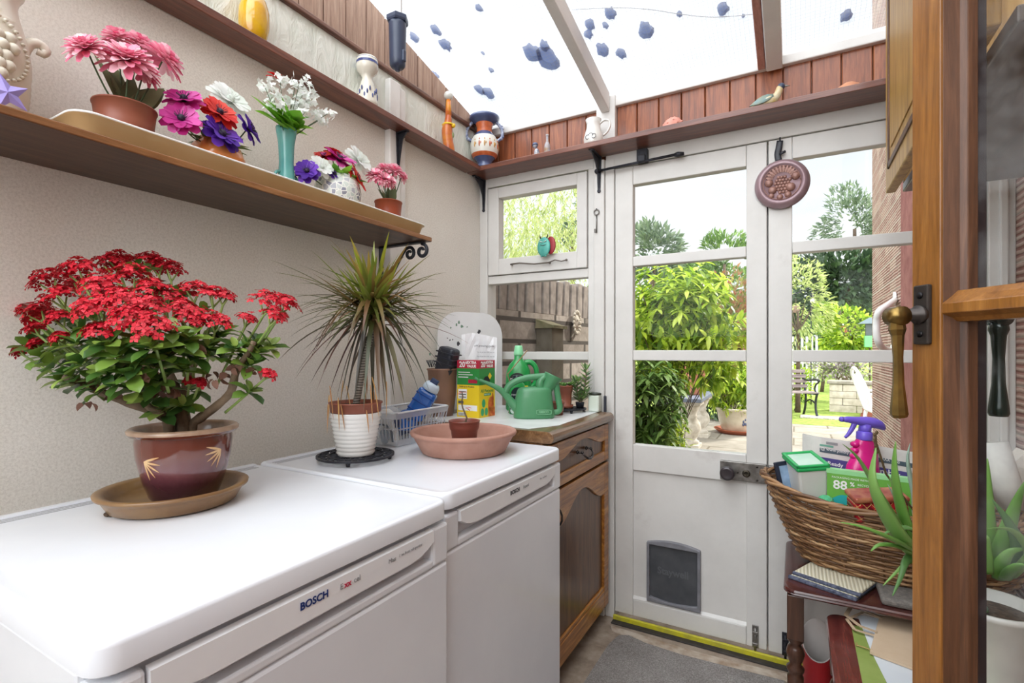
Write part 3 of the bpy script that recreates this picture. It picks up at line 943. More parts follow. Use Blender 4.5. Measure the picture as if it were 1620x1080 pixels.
b = MB(); b.disc((0, 0, 0.119), 0.0875, 32)
b.build('soil', SOIL, kal)
pot.scale = (.92, .92, 1.0); kal.children[-1].scale = (.92, .92, 1.0)
MOTIF = M('motif_tan', (206, 158, 110), 0.3, c2=(226, 190, 140), scale=50)
# leaf motifs on the glaze, built just proud of it
def pot_r(z):
    pr = [(0.066, 0.008), (0.078, 0.040), (0.089, 0.085), (0.092, 0.115)]
    for (r0, z0), (r1, z1) in zip(pr[:-1], pr[1:]):
        if z <= z1: return r0 + (r1 - r0) * (z - z0) / (z1 - z0)
    return 0.092
for a_c, zc_, tilt in ((-1.38, .070, 0.9), (0.32, .082, -0.9)):
    b = MB()
    for k in range(5):
        ang = tilt * 1.1 + (k - 2) * 0.42
        L_, n = 0.036, 6
        vs = []
        for i in range(n + 1):
            t = i / n; w_ = 0.0022 * sin(pi * (0.1 + 0.85 * t))
            for s_ in (-1, 1):
                du = L_ * t * sin(ang) + s_ * w_ * cos(ang); dz = -L_ * t * cos(ang) * (-1 if k > 9 else 1) + s_ * w_ * sin(ang)
                z = zc_ + 0.016 + dz; r = pot_r(z) + 0.0006
                aa = a_c + du / r
                vs.append((cos(aa) * r, sin(aa) * r, z))
        b.add(vs, [(2 * i, 2 * i + 1, 2 * i + 3, 2 * i + 2) for i in range(n)], True)
    b.build('leaf_motif', MOTIF, pot)
KLEAF = leafmat('kalanchoe_leaf', [(44, 74, 34), (66, 102, 44), (92, 128, 52), (126, 156, 66), (152, 176, 84)], 0.3, 0.15, 0.6)
KSTEM = M('woody_stem', (124, 104, 82), 0.8, c2=(92, 76, 58), scale=40, bmp=0.5)
KGREEN = M('green_stalk', (146, 164, 92), 0.5, c2=(110, 136, 64), scale=30)
DRYLEAF = leafmat('dry_leaf', [(92, 62, 52), (120, 82, 66), (140, 104, 88)], 0.7, 0.1)
KRED = leafmat('kalanchoe_red', [(166, 14, 30), (192, 22, 42), (212, 36, 54), (226, 62, 76)], 0.5, 0.15, 0.3)
t0 = (CAM - V(KX, KY, CAM.z)); t0.z = 0; tdist = t0.length
kb = V(KX, KY, 0.862)
def kp(u, v, dt=0.0):
    """a point near the plant's own vertical plane, dt metres nearer the camera"""
    f_ = V(-sin(YAW), cos(YAW), 0)
    t = (V(KX, KY, 0) - V(CAM.x, CAM.y, 0)).dot(f_) - dt
    return at_t(u, v, t) - kb
# woody branches
branches = [
    ([(288, 672, 0), (268, 662, .01), (240, 648, .03), (205, 637, .05), (160, 620, .08), (128, 606, .10), (100, 596, .11)], .010),
    ([(300, 672, 0), (318, 660, 0), (345, 640, .01), (366, 618, .02), (374, 585, .02), (392, 560, .03), (402, 540, .03)], .009),
    ([(290, 672, .01), (284, 640, .01), (276, 610, 0), (262, 580, 0), (255, 545, 0), (245, 510, .01)], .0105),
    ([(296, 670, -.02), (290, 630, -.03), (300, 590, -.04), (318, 560, -.05), (330, 520, -.06)], .008),
    ([(270, 668, .03), (252, 652, .05), (232, 640, .06), (215, 600, .09), (190, 570, .11)], .0075),
    ([(283, 660, -.01), (270, 620, -.03), (240, 585, -.06), (205, 560, -.08), (170, 530, -.08)], .007),
]
b = MB()
def smooth_path(P, k=3):
    out = []
    for i in range(len(P) - 1):
        p0 = P[max(i - 1, 0)]; p1 = P[i]; p2 = P[i + 1]; p3 = P[min(i + 2, len(P) - 1)]
        for j in range(k):
            t = j / k
            out.append(0.5 * ((2 * p1) + (p2 - p0) * t + (2 * p0 - 5 * p1 + 4 * p2 - p3) * t * t + (3 * p1 - p0 - 3 * p2 + p3) * t ** 3))
    out.append(P[-1]); return out
for pts, r in branches:
    P = smooth_path([kp(*q) for q in pts])
    P[0].z = 0.11
    b.tube(P, [r * (1.25 - 0.75 * i / (len(P) - 1)) * rnd(.88, 1.12) for i in range(len(P))], 8)
b.build('stems', KSTEM, kal)
# flower heads: image centre, radius in pixels, depth offset
heads = [(60, 495, 26, .04), (92, 470, 26, .10), (78, 445, 30, .05), (65, 500, 20, .0), (40, 492, 20, -.02), (125, 430, 34, .08), (160, 455, 34, .12), (150, 490, 36, .16), (192, 480, 36, .14),
         (205, 505, 34, .16), (240, 520, 34, .16), (228, 490, 34, .13), (240, 460, 30, .06), (205, 440, 36, .04), (180, 420, 30, -.04), (120, 450, 24, -.06),
         (185, 412, 26, -.06), (232, 415, 26, -.08), (250, 420, 24, -.09), (270, 428, 24, -.09), (290, 492, 30, .06), (308, 460, 26, -.02), (262, 472, 30, .03),
         (340, 467, 26, -.01), (355, 470, 18, -.01), (343, 508, 24, .04), (316, 508, 20, .05), (300, 505, 24, .07), (425, 478, 30, 0), (452, 480, 24, -.01), (434, 500, 22, .02), (392, 505, 17, 0),
         (54, 520, 16, .08), (92, 504, 20, .10), (58, 545, 13, .06), (94, 535, 15, .12), (32, 555, 12, .02), (150, 525, 22, .17), (424, 592, 13, .02), (316, 604, 10, .03), (300, 602, 8, .03), (165, 470, 30, .03)]
def floret(b, c, d, r, n=4):
    s_, u_ = frame_of(d)
    a0 = rnd(0, pi)
    for i in range(n):
        a = a0 + 2 * pi * i / n
        e = s_ * cos(a) + u_ * sin(a)
        f_ = d.cross(e)
        m_ = c + e * r * .6
        b.add([c, m_ + f_ * r * .42 + d * r * .1, c + e * r * 1.05 - d * r * .12, m_ - f_ * r * .42 + d * r * .1], [(0, 1, 2, 3)], True)
st = MB(); centre = V(0.0, 0.0, 0.20)
for i, (u, v, rp, dt) in enumerate(heads):
    c = kp(u, v, dt)
    r = rp / FPX * (tdist - dt) * 0.70
    up = ((c - centre).normalized() + V(0, 0, 1.0)).normalized()
    b = MB()
    n = int(20 + (rp / 20) ** 2 * 16)
    s_, u_ = frame_of(up)
    for k in range(n):
        q = sqrt((k + .5) / n); a = k * 2.39996
        off = (s_ * cos(a) + u_ * sin(a)) * q * r
        dome = up * (r * 0.62 * (1 - q * q))
        nd = (up * 1.2 + (s_ * cos(a) + u_ * sin(a)) * q * 1.1 + V(rnd(-.35, .35), rnd(-.35, .35), rnd(-.2, .2))).normalized()
        p = c + off + dome + V(rnd(-1, 1), rnd(-1, 1), rnd(-1, 1)) * r * .24
        floret(b, p, nd, rnd(.0072, .0094))
    b.build('flower_head', KRED, kal)
    base = c - up * rnd(.07, .11) + (centre - c) * 0.22
    for k in range(3):
        a = 2.1 * k + i
        st.tube([base, c - up * r * .9, c + (s_ * cos(a) + u_ * sin(a)) * r * .5 - up * .002], [.0030, .0024, .0014], 5)
b = st; b.build('flower_stalks', KGREEN, kal)
# leaves in rosettes
b = MB()
ros = [(60, 560, .06), (45, 545, .03), (80, 575, .10), (110, 590, .13), (125, 570, .16), (150, 600, .14), (95, 600, .06), (165, 585, .16), (185, 560, .17), (205, 590, .16), (170, 540, .17),
       (220, 570, .15), (235, 545, .16), (215, 535, .14), (250, 600, .10), (120, 540, .12), (90, 545, .09), (130, 520, .09), (245, 575, .11), (280, 545, .10), (300, 530, .09), (270, 520, .12),
       (265, 560, .10), (310, 560, .06), (330, 545, .05), (350, 560, .02), (390, 545, .02), (372, 548, .04), (405, 538, .0), (412, 555, .01), (430, 545, -.02), (345, 530, .0), (395, 575, .02), (396, 615, .02),
       (290, 640, .03), (255, 648, .05), (240, 625, .08), (205, 612, .12), (180, 600, .15), (330, 560, -.05), (150, 500, -.05), (110, 500, -.05), (220, 500, -.06), (280, 470, -.05), (190, 470, -.06), (310, 500, -.06),
       (70, 530, -.05), (100, 560, -.05), (160, 560, -.04), (230, 450, -.02), (215, 425, 0), (250, 455, .03), (320, 490, -.02), (360, 520, -.03), (150, 615, .1), (120, 605, .1), (300, 610, 0), (290, 580, .05)]
for u, v, dt in ros:
    c = kp(u, v, dt)
    out = (c - centre); out.z *= 0.4
    ax = (out.normalized() * 0.55 + V(0, 0, 0.9) + V(rnd(-.2, .2), rnd(-.2, .2), 0)).normalized()
    s_, u_ = frame_of(ax)
    for k in range(9):
        a = k * 2.4 + u
        lift = 0.15 + 0.75 * (k / 9)
        d = (s_ * cos(a) + u_ * sin(a)) * (1 - 0.55 * k / 9) + ax * lift
        L_ = rnd(.034, .052) * (1 - 0.35 * k / 9)
        b.leaf(c - ax * .012 * (1 - k / 9), d, ax, L_, L_ * rnd(.52, .66), rnd(.3, .8), 4, 0.28, 'oval')
b.build('foliage', KLEAF, kal)
b = MB()
for u, v, dt in [(404, 585, .02), (335, 600, .05), (332, 590, .04), (300, 545, .08), (310, 548, .07), (225, 585, .13), (252, 620, .08), (262, 605, .08), (150, 605, .14), (138, 635, .08), (370, 580, .03), (270, 612, .06), (355, 592, .03), (180, 620, .1)]:
    for k in range(3):
        c = kp(u + rnd(-5, 5), v + rnd(-4, 4), dt)
        b.leaf(c, (rnd(-1, 1), rnd(-1, 1), rnd(-.9, .1)), V(rnd(-1, 1), rnd(-1, 1), .5), rnd(.016, .028), rnd(.010, .016), rnd(.8, 1.8), 4, 0.5, 'leaf')
b.build('withered_leaves', DRYLEAF, kal)

# saucer under it
def lathe_thing(name, label, cat, loc, prof, mat, n=40, group=None):
    b = MB(); b.lathe(prof, n=n)
    o = b.build(name, mat); o.location = loc
    return tag(o, label, cat, group)
OCHRE = M('ochre_glaze', (150, 116, 72), 0.4, c2=(122, 88, 52), scale=12, coat=0.3, bmp=0.1)
lathe_thing('plant_saucer', 'round ochre glazed saucer under the brown kalanchoe pot', 'saucer', (KX - 0.012, KY - 0.012, 0.850),
            [(0, 0), (0.100, 0), (0.108, .003), (0.119, .022), (0.123, .028), (0.130, .031), (0.131, .036), (0.125, .038), (0.113, .034), (0.107, .020), (0.098, .011), (0, .0105)], OCHRE, 56)
b = MB(); b.ball((0, 0, .004), .006, 8, 6, (1.3, .8, .7)); b.ball((.007, .004, .003), .004, 7, 5)
o = tag(b.build('soil_crumb', SOIL), 'tiny dark crumb of soil beside the ochre saucer', 'crumb'); o.location = at_z(169, 817, .8495)

# ---- dracaena: brown nursery pot inside a white ribbed pot on a black trivet
DX, DY = 0.300, 1.020
def trivet(name, label, cx, cy, z, r, group=None):
    """cast iron disc with a pierced scroll pattern on short feet"""
    t = thing(name, label, 'trivet', (cx, cy, z), 0, group)
    b = MB(); h = .016
    n = 40
    for rr, w_ in ((r, .006), (r * .72, .004), (r * .40, .004)):
        b.lathe([(rr - w_, h), (rr - w_, h - .005), (rr, h - .005), (rr, h), (rr - w_, h)], n=n, smooth=False)
    for k in range(16):
        a = 2 * pi * k / 16
        p = V(cos(a), sin(a), 0)
        b.tube(arc(p * r * .85 + V(0, 0, h - .003), r * .085, 0, 2 * pi, 10, V(1, 0, 0), V(0, 1, 0)), .0026, 5, caps=False)
        if k % 2 == 0: b.tube(arc(p * r * .56 + V(0, 0, h - .003), r * .13, 0, 2 * pi, 12, V(1, 0, 0), V(0, 1, 0)), .0026, 5, caps=False)
        b.tube([p * r * .15 + V(0, 0, h - .003), p * r * .98 + V(0, 0, h - .003)], .002, 4)
    b.build('plate', IRON, t)
    for k in range(4):
        a = 2 * pi * k / 4 + .6
        b = MB(); b.lathe([(0, 0), (.005, 0), (.0065, h - .005), (0, h - .005)], (cos(a) * r * .88, sin(a) * r * .88, 0), 10)
        b.build('foot', IRON, t)
    return t
trivet('trivet', 'round black iron trivet under the white ribbed plant pot', DX, DY, .850, 0.106)
prof = [(0, 0), (.0490, 0)]
for i in range(0, 31):
    z = .003 + .112 * i / 30
    prof.append((.0500 + .020 * (i / 30) + (.0022 if (i % 3) == 1 else -.0008), z))
prof += [(.0700, .118), (.0665, .118), (.0505, .028), (0, .026)]
lathe_thing('cover_pot', 'white ribbed ceramic pot holding the brown nursery pot', 'pot', (DX, DY, .866), prof, M('white_ceramic', (238, 237, 233), 0.25, coat=0.3, c2=(230, 229, 224), scale=10), 56)
dra = thing('potted_dracaena', 'tall spiky dracaena with narrow dark red and green leaves in brown pot', 'potted plant', (DX, DY, .8945))
b = MB(); b.lathe([(0, 0), (.048, 0), (.0585, .088), (.0640, .089), (.0690, .092), (.0700, .113), (.0735, .114), (.0735, .118), (.069, .118), (.064, .108)], n=40)
b.build('pot', TERRAP, dra)
b = MB(); b.disc((0, 0, .108), .0645, 28); b.build('soil', SOIL, dra)
dbase = V(DX, DY, .8945)
def dp_(u, v, dt=0):
    f_ = V(-sin(YAW), cos(YAW), 0)
    t = (V(DX, DY, 0) - V(CAM.x, CAM.y, 0)).dot(f_) - dt
    return at_t(u, v, t) - dbase
P = smooth_path([dp_(563, 640), dp_(568, 615), dp_(573, 585), dp_(580, 555), dp_(588, 525), dp_(590, 500), dp_(589, 470)])
def ringed():
    m, t, n, b = newmat('ringed_cane')
    wv = n.new('ShaderNodeTexWave'); wv.bands_direction = 'Z'; wv.inputs['Scale'].default_value = 42; wv.inputs['Distortion'].default_value = 1.5
    t.links.new(coords(t), wv.inputs['Vector'])
    t.links.new(ramp(t, wv.outputs['Fac'], [(0.3, (92, 84, 76)), (0.7, (150, 142, 130))]), b.inputs['Base Color'])
    b.inputs['Roughness'].default_value = 0.8; bump(t, b, wv.outputs['Fac'], 0.5, 0.003)
    return m
b = MB(); b.tube(P, [.0095] * (len(P) - 6) + [.009, .0085, .008, .007, .006, .004], 10); b.build('cane', ringed(), dra)
def dracmat():
    m, t, n, b = newmat('dracaena_leaf')
    v = coords(t); sp = n.new('ShaderNodeSeparateXYZ'); t.links.new(v, sp.inputs[0])
    g = n.new('ShaderNodeNewGeometry')
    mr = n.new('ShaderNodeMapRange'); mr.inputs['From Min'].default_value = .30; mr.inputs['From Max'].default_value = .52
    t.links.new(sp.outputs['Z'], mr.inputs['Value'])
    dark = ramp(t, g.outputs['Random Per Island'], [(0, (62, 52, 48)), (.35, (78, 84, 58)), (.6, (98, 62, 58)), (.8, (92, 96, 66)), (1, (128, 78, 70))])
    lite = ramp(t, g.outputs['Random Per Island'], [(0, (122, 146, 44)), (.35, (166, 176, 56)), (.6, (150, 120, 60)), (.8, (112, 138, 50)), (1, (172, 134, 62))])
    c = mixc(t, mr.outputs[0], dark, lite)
    t.links.new(c, b.inputs['Base Color']); b.inputs['Roughness'].default_value = 0.35
    tr = n.new('ShaderNodeBsdfTranslucent'); t.links.new(c, tr.inputs[0])
    mx = n.new('ShaderNodeMixShader'); mx.inputs[0].default_value = 0.2
    t.links.new(b.outputs[0], mx.inputs[1]); t.links.new(tr.outputs[0], mx.inputs[2]); t.links.new(mx.outputs[0], n['Material Output'].inputs[0])
    return m
DRAC = dracmat()
random.seed(5)
crown = dp_(589, 495)
tips = [(515, 372), (553, 372), (583, 395), (605, 415), (616, 365), (592, 380), (640, 405), (660, 430), (682, 402), (708, 430), (672, 458), (700, 470), (725, 500), (718, 523), (735, 485), (745, 545), (690, 545),
        (492, 396), (425, 410), (430, 430), (468, 448), (462, 470), (500, 480), (448, 515), (455, 535), (440, 570), (466, 600), (490, 608), (465, 597), (500, 620), (520, 625), (530, 640), (545, 650), (560, 640), (575, 650),
        (600, 640), (612, 630), (625, 615), (640, 620), (655, 600), (665, 590), (590, 655), (700, 580), (705, 520), (690, 500), (560, 655), (535, 655), (610, 655), (680, 620), (668, 640), (640, 640), (625, 640), (510, 590), (552, 600), (478, 555)]
leaves = []
def dleaf(b, tip, base, sag, W):
    d = tip - base; L_ = d.length
    k = 9; pts = []
    for j in range(k + 1):
        t = j / k
        p = base + d * t
        p.z += sag * L_ * (t - t * t) * 1.6
        pts.append(p)
    side = d.cross(V(0, 0, 1)); 
    if side.length < .02: side = V(1, 0, 0)
    side.normalize(); vs = []; fs = []
    for j, p in enumerate(pts):
        t = j / k
        w_ = W / 2 * min(1, .5 + 2.5 * t) * (1 - t ** 3)
        tg = (pts[min(j + 1, k)] - pts[max(j - 1, 0)]).normalized(); nn = side.cross(tg)
        vs += [p - side * w_ + nn * w_ * .25, p, p + side * w_ + nn * w_ * .25]
    for j in range(k):
        a = 3 * j; fs += [(a, a + 1, a + 4, a + 3), (a + 1, a + 2, a + 5, a + 4)]
    b.add(vs, fs, True)
b = MB()
for i, (u, v) in enumerate(tips):
    dt = rnd(-.10, .16) if v > 470 else rnd(-.08, .08)
    if u > 690: dt = rnd(-.05, .05)
    tip = dp_(u, v, dt)
    tip.x = max(tip.x, 0.02 - DX)
    if tip.z > .62: tip.z = .62
    low = max(0, (v - 480) / 180)
    base = crown + V(rnd(-.010, .010), rnd(-.010, .010), rnd(-.03, .04) + (-.02 if v > 500 else .01))
    dleaf(b, tip, base, .12 + .42 * low, rnd(.013, .018))
for i in range(190):
    a = rnd(0, 2 * pi); el = rnd(-.75, 1.25); L_ = rnd(.14, .24) * (0.85 if el > .9 else 1)
    d = V(cos(a) * cos(el), sin(a) * cos(el), sin(el)); tip = crown + d * L_
    tip.x = max(tip.x, 0.02 - DX)
    dleaf(b, tip, crown + V(rnd(-.012, .012), rnd(-.012, .012), rnd(-.04, .05)), .10 + .38 * max(0, .5 - el), rnd(.011, .016))
b.build('leaves', DRAC, dra)
b = MB()
for i in range(22):
    a = rnd(0, 2 * pi); r_ = rnd(.05, .09)
    p = V(cos(a) * r_, sin(a) * r_, rnd(.07, .17))
    dleaf(b, p + V(rnd(-.02, .02), rnd(-.02, .02), rnd(-.06, -.03)), p + V(0, 0, rnd(.02, .05)), .05, .005)
b.build('dry_tips', leafmat('dry_straw', [(206, 160, 96), (188, 132, 84), (222, 186, 128)], .7, .1), dra)
# ================================================================== THINGS ON THE SECOND FRIDGE AND THE OAK UNIT
random.seed(21)
# big terracotta bowl with a seedling pot inside
BX, BY = 0.500, 1.262
lathe_thing('terracotta_bowl', 'wide shallow terracotta bowl on the further fridge', 'bowl', (BX, BY, .850),
            [(0, 0), (.118, 0), (.126, .004), (.140, .030), (.150, .048), (.152, .052), (.158, .054), (.161, .060), (.158, .066), (.150, .066), (.146, .060), (.134, .030), (.122, .012), (0, .010)], TERRA, 64)
sx, sy = 0.505, 1.258
sd = thing('potted_seedling', 'small brown plastic pot with a bare red tipped seedling in the terracotta bowl', 'potted plant', (sx, sy, .8605))
b = MB(); b.lathe([(0, 0), (.034, 0), (.0405, .056), (.0430, .058), (.0450, .068), (.0460, .080), (.0475, .0815), (.0475, .085), (.044, .085), (.041, .074)], n=36)
b.build('pot', M('brown_pot_plastic', (120, 62, 52), 0.4, c2=(130, 72, 60), scale=10), sd)
b = MB(); b.disc((0, 0, .075), .0415, 24); b.build('soil', SOIL, sd)
b = MB()
P = [(0.002, 0, .074), (.006, .004, .092), (.0, .002, .108), (-.006, .0, .122), (-.010, 0, .140), (-.006, 0, .156), (-.010, .002, .170)]
b.tube([V(*p) for p in P], [.003, .003, .0026, .0026, .0024, .0022, .0018], 6)
b.build('stem', KSTEM, sd)
b = MB()
for k in range(7): b.leaf(V(-.010, .002, .168), (rnd(-1, 1), rnd(-1, 1), rnd(-.2, .6)), (0, 0, 1), .020, .007, .6, 3, .2)
for k in range(3): b.leaf(V(.002, .002, .122), (rnd(.3, 1), rnd(0, 1), rnd(-.2, .4)), (0, 0, 1), .022, .009, .8, 3, .2)
b.build('leaves', leafmat('red_seedling_leaf', [(206, 60, 66), (226, 96, 92), (210, 150, 130)], .5, .1), sd)

# clear plastic basket
clear = newmat('clear_plastic')
m, t, n, bsdf = clear; n.remove(bsdf)
tr = n.new('ShaderNodeBsdfTransparent'); df = n.new('ShaderNodeBsdfPrincipled'); df.inputs['Base Color'].default_value = lin((226, 230, 236)); df.inputs['Roughness'].default_value = .25
mx = n.new('ShaderNodeMixShader'); mx.inputs[0].default_value = .34
t.links.new(tr.outputs[0], mx.inputs[1]); t.links.new(df.outputs[0], mx.inputs[2]); t.links.new(mx.outputs[0], n['Material Output'].inputs[0])
CLEAR = m
bk0 = at_z(606, 709, .850); bk0.x, bk0.y = 0.262, 1.178
bdir = V(0.0, 1.0, 0).normalized()
ang = radians(8)
BL, BW, BH = 0.272, 0.172, 0.110
bk = thing('plastic_basket', 'clear plastic slotted basket by the wall full of blue and white odds and ends', 'basket', (0.208, 1.327, .850), 0)
def bask(x, y, z, fl=0.016):
    k = 1 + fl * 2 * (z / BH - 1) / 0.09 * .5
    return V(x * BW / 2 * k, y * BL / 2 * k, z)
b = MB()
b.add([bask(sx_, sy_, .002) for sx_, sy_ in ((-1, -1), (1, -1), (1, 1), (-1, 1))], [(0, 1, 2, 3)], False)
def wall_strip(a, c, z0, z1):
    b.add([bask(*a, z0), bask(*c, z0), bask(*c, z1), bask(*a, z1)], [(0, 1, 2, 3)], False)
for A, C, nn in (((1, -1), (1, 1), 16), ((-1, -1), (-1, 1), 16), ((-1, -1), (1, -1), 10), ((-1, 1), (1, 1), 10)):
    wall_strip(A, C, .002, .022); wall_strip(A, C, .090, BH); wall_strip(A, C, .054, .058)
    for i in range(nn + 1):
        t0_, t1_ = (i - .16) / nn, (i + .16) / nn
        t0_, t1_ = max(0, t0_), min(1, t1_)
        p = (A[0] + (C[0] - A[0]) * t0_, A[1] + (C[1] - A[1]) * t0_); q = (A[0] + (C[0] - A[0]) * t1_, A[1] + (C[1] - A[1]) * t1_)
        wall_strip(p, q, .022, .090)
b.build('basket_body', CLEAR, bk, solid=0.002)
b = MB()
rim = [bask(x, y, BH) * 1 for x, y in ((-1, -1), (1, -1), (1, 1), (-1, 1))]
pts = []
for i in range(4):
    p0, p1, p2 = rim[i - 1], rim[i], rim[(i + 1) % 4]
    a = p1 + (p0 - p1).normalized() * .018; c = p1 + (p2 - p1).normalized() * .018
    for k in range(5):
        t_ = k / 4; pts.append(a * (1 - t_) ** 2 + p1 * 2 * t_ * (1 - t_) + c * t_ ** 2)
b.tube(pts, .0045, 8, closed=True, flat=.7)
b.build('basket_rim', M('frosted_rim', (222, 226, 230), .3), bk)
# contents, each a thing of its own
BLUEP = M('blue_plastic', (28, 92, 178), .2, c2=(44, 110, 196), scale=12, coat=.3)
NAVY = M('navy_plastic', (26, 50, 92), .35)
OFFW = M('offwhite_plastic', (206, 206, 204), .4, c2=(190, 190, 190), scale=14)
DGREY = M('dark_grey_plastic', (84, 92, 104), .4)
bot = thing('blue_bottle', 'translucent blue plastic bottle tilted out of the clear basket', 'bottle', (0.216, 1.362, .922))
bot.rotation_euler = (V(0, 0, 1).rotation_difference(V(.46, .24, .86)) @ Matrix.Rotation(radians(28), 3, 'Z').to_quaternion()).to_euler()
b = MB(); b.bbox(-.034, .034, -.026, .026, 0.0, .112, .012, 3); b.build('bottle_body', BLUEP, bot)
b = MB()
for z in (.028, .060, .088): b.bbox(-.0355, .0355, -.0275, .0275, z, z + .006, .003)
b.build('bottle_ridges', M('blue_plastic_dark', (20, 72, 150), .25), bot)
b = MB(); b.lathe([(.028, .112), (.030, .116), (.028, .130), (.022, .140), (0, .141)], n=24); b.build('bottle_collar', M('frosted_white_blue', (196, 212, 226), .3), bot)
b = MB(); b.bbox(-.014, .014, -.012, .012, .136, .156, .003); b.build('bottle_cap', NAVY, bot)
hs = thing('hose_fitting', 'blue hose fitting with a round navy end lying in the clear basket', 'fitting', (0.236, 1.272, .900))
b = MB(); b.tube([(0, .065, 0), (.004, .02, .012), (.006, -.03, .024)], [.022, .024, .021], 16); b.build('fitting_body', BLUEP, hs)
b = MB(); b.tube([(.006, -.028, .0235), (.007, -.045, .027)], [.025, .025], 18); b.tube([(.007, -.045, .027), (.0074, -.050, .028)], [.017, .012], 18)
b.build('fitting_nut', NAVY, hs)
b = MB(); b.ball((.012, .012, .040), .021, 14, 10); b.build('fitting_ball', M('blue_ball', (48, 84, 140), .4), hs)
wp = thing('white_plastic_case', 'off-white plastic case with a grey curved trim at the basket front', 'case', (0.232, 1.212, .856))
b = MB(); b.prism([(-.050, 0, 0), (.035, 0, 0), (.020, 0, .094), (-.012, 0, .112), (-.052, 0, .100)], (0, .030, 0)); b.build('case_body', OFFW, wp, bevel=.005)
b = MB(); b.tube([V(.030, -.001, .010), V(.026, -.002, .040), V(.004, -.002, .060), V(-.028, -.002, .062), V(-.044, -.002, .040)], .006, 8, flat=.5); b.build('case_trim', DGREY, wp)
b = MB(); b.ball((-.006, -.0005, .025), .022, 14, 8, (1, .12, 1.1)); b.build('case_window', M('pale_grey_blue', (150, 160, 172), .25), wp)
cd = thing('crumpled_film', 'crumpled clear and grey plastic film behind the blue bottle', 'film', (0.165, 1.30, .930))
b = MB()
bm = bmesh.new(); bmesh.ops.create_icosphere(bm, subdivisions=3, radius=.042)
for v_ in bm.verts: v_.co *= rnd(.62, 1.12); v_.co.z *= .9
b.frombm(bm, True); b.build('film', CLEAR, cd)
for k in range(2):
    wb = tag((lambda bb: (bb.tube([V(0.0, -.05, .0), V(.0, 0, .004), V(.01, .05, .0)], .012, 10), bb.build('cable_roll', NAVY if k else BLUEP))[1])(MB()), ['blue plastic offcut lying low in the clear basket', 'navy plastic offcut lying low at the back of the basket'][k], 'offcut')
    wb.location = (0.262 - .10 * k, 1.372 + .02 * k, .866)

# rounded white board standing in the corner, small dark and green prints on it
bd = thing('white_board', 'white rounded board with small dark prints leaning in the corner by the window', 'board', (0, 0, 0))
pA = V(0.018, 1.750, TOPZ); pB = V(0.150, 2.078, TOPZ)
ax = (pB - pA); bw_ = ax.length; ax.normalize(); BHt = 0.436
def bp(s_, z, off=0):
    return pA + ax * s_ + V(0, 0, z) + V(ax.y, -ax.x, 0) * (off + .003)
ol = [bp(0, 0), bp(bw_, 0)] + [bp(bw_ - .11 + .11 * cos(a), BHt - .11 + .11 * sin(a)) for a in [pi / 2 * k / 8 for k in range(9)]] + [bp(.11 - .11 * sin(a), BHt - .11 + .11 * cos(a)) for a in [pi / 2 * k / 8 for k in range(9)]]
b = MB(); b.prism(ol, V(ax.y, -ax.x, 0) * .003)
b.build('board', M('board_white', (240, 241, 242), .3, c2=(230, 231, 233), scale=5), bd)
b = MB(); b2 = MB()
random.seed(4)
for (u, v, r, g) in [(726, 509, .008, 1), (722, 513, .007, 1), (731, 516, .008, 1), (758, 524, .011, 0), (725, 544, .010, 0), (737, 547, .008, 0), (713, 518, .005, 1), (739, 517, .004, 1), (744, 562, .005, 0), (712, 538, .004, 0), (733, 536, .004, 0), (708, 535, .004, 0), (700, 550, .004, 1), (680, 560, .007, 1), (716, 537, .004, 0)]:
    # intersect pixel ray with the board's face
    nrm_ = V(ax.y, -ax.x, 0); r_ = ray(u, v)
    t_ = (bp(0, .2, .0036) - CAM).dot(nrm_) / r_.dot(nrm_)
    c = CAM + r_ * t_; s_ = (c - pA).dot(ax); z = c.z - TOPZ
    bb = b2 if g else b
    kk = 9; rr = [r * rnd(.45, 1.1) for _ in range(kk)]
    pts = [bp(s_ + rr[i] * cos(2 * pi * i / kk), z + rr[i] * 1.2 * sin(2 * pi * i / kk), .0036) for i in range(kk)]
    bb.add(pts, [list(range(kk))], False)
b.build('dark_print', BLACKMARK, bd); b2.build('green_print', M('green_print', (120, 150, 130), .5), bd)

# clear bag with printed leaflet
LEAFLET = M('leaflet_white', (240, 242, 244), .35, c2=(226, 229, 232), scale=12)
bag = thing('leaflet_bag', 'crumpled clear bag holding a printed white leaflet beside the green jug', 'bag', (0.205, 1.800, TOPZ))
bag.rotation_euler = (radians(-5), 0, radians(33))
random.seed(2)
b = MB(); n_ = 10
vs = []
for j in range(n_ + 1):
    for i in range(n_ + 1):
        x = (i / n_ - .5) * .145 * (1 + .05 * (j / n_)); z = j / n_ * .34 - .03 * abs(i / n_ - .3) * (j / n_)
        vs.append((x, rnd(-.0022, .0022) + .004 * sin(i * .8 + j * .5), z))
b.add(vs, [(j * 11 + i, j * 11 + i + 1, j * 11 + i + 12, j * 11 + i + 11) for j in range(n_) for i in range(n_)], False)
b.build('bag_sheet', LEAFLET, bag, solid=.002)
PRINT = M('leaflet_print', (120, 124, 132), .5)
text('lettering', 'pH growing guide', .012, BLACKMARK, bag, (.022, -.0105, .282), (1, 0, -.02), (0, 0, 1), .0004)
for k in range(7):
    text('lettering', 'for all garden soils test kit', .007, PRINT, bag, (.028, -.0105, .255 - .018 * k), (1, 0, -.02), (0, 0, 1), .0004)

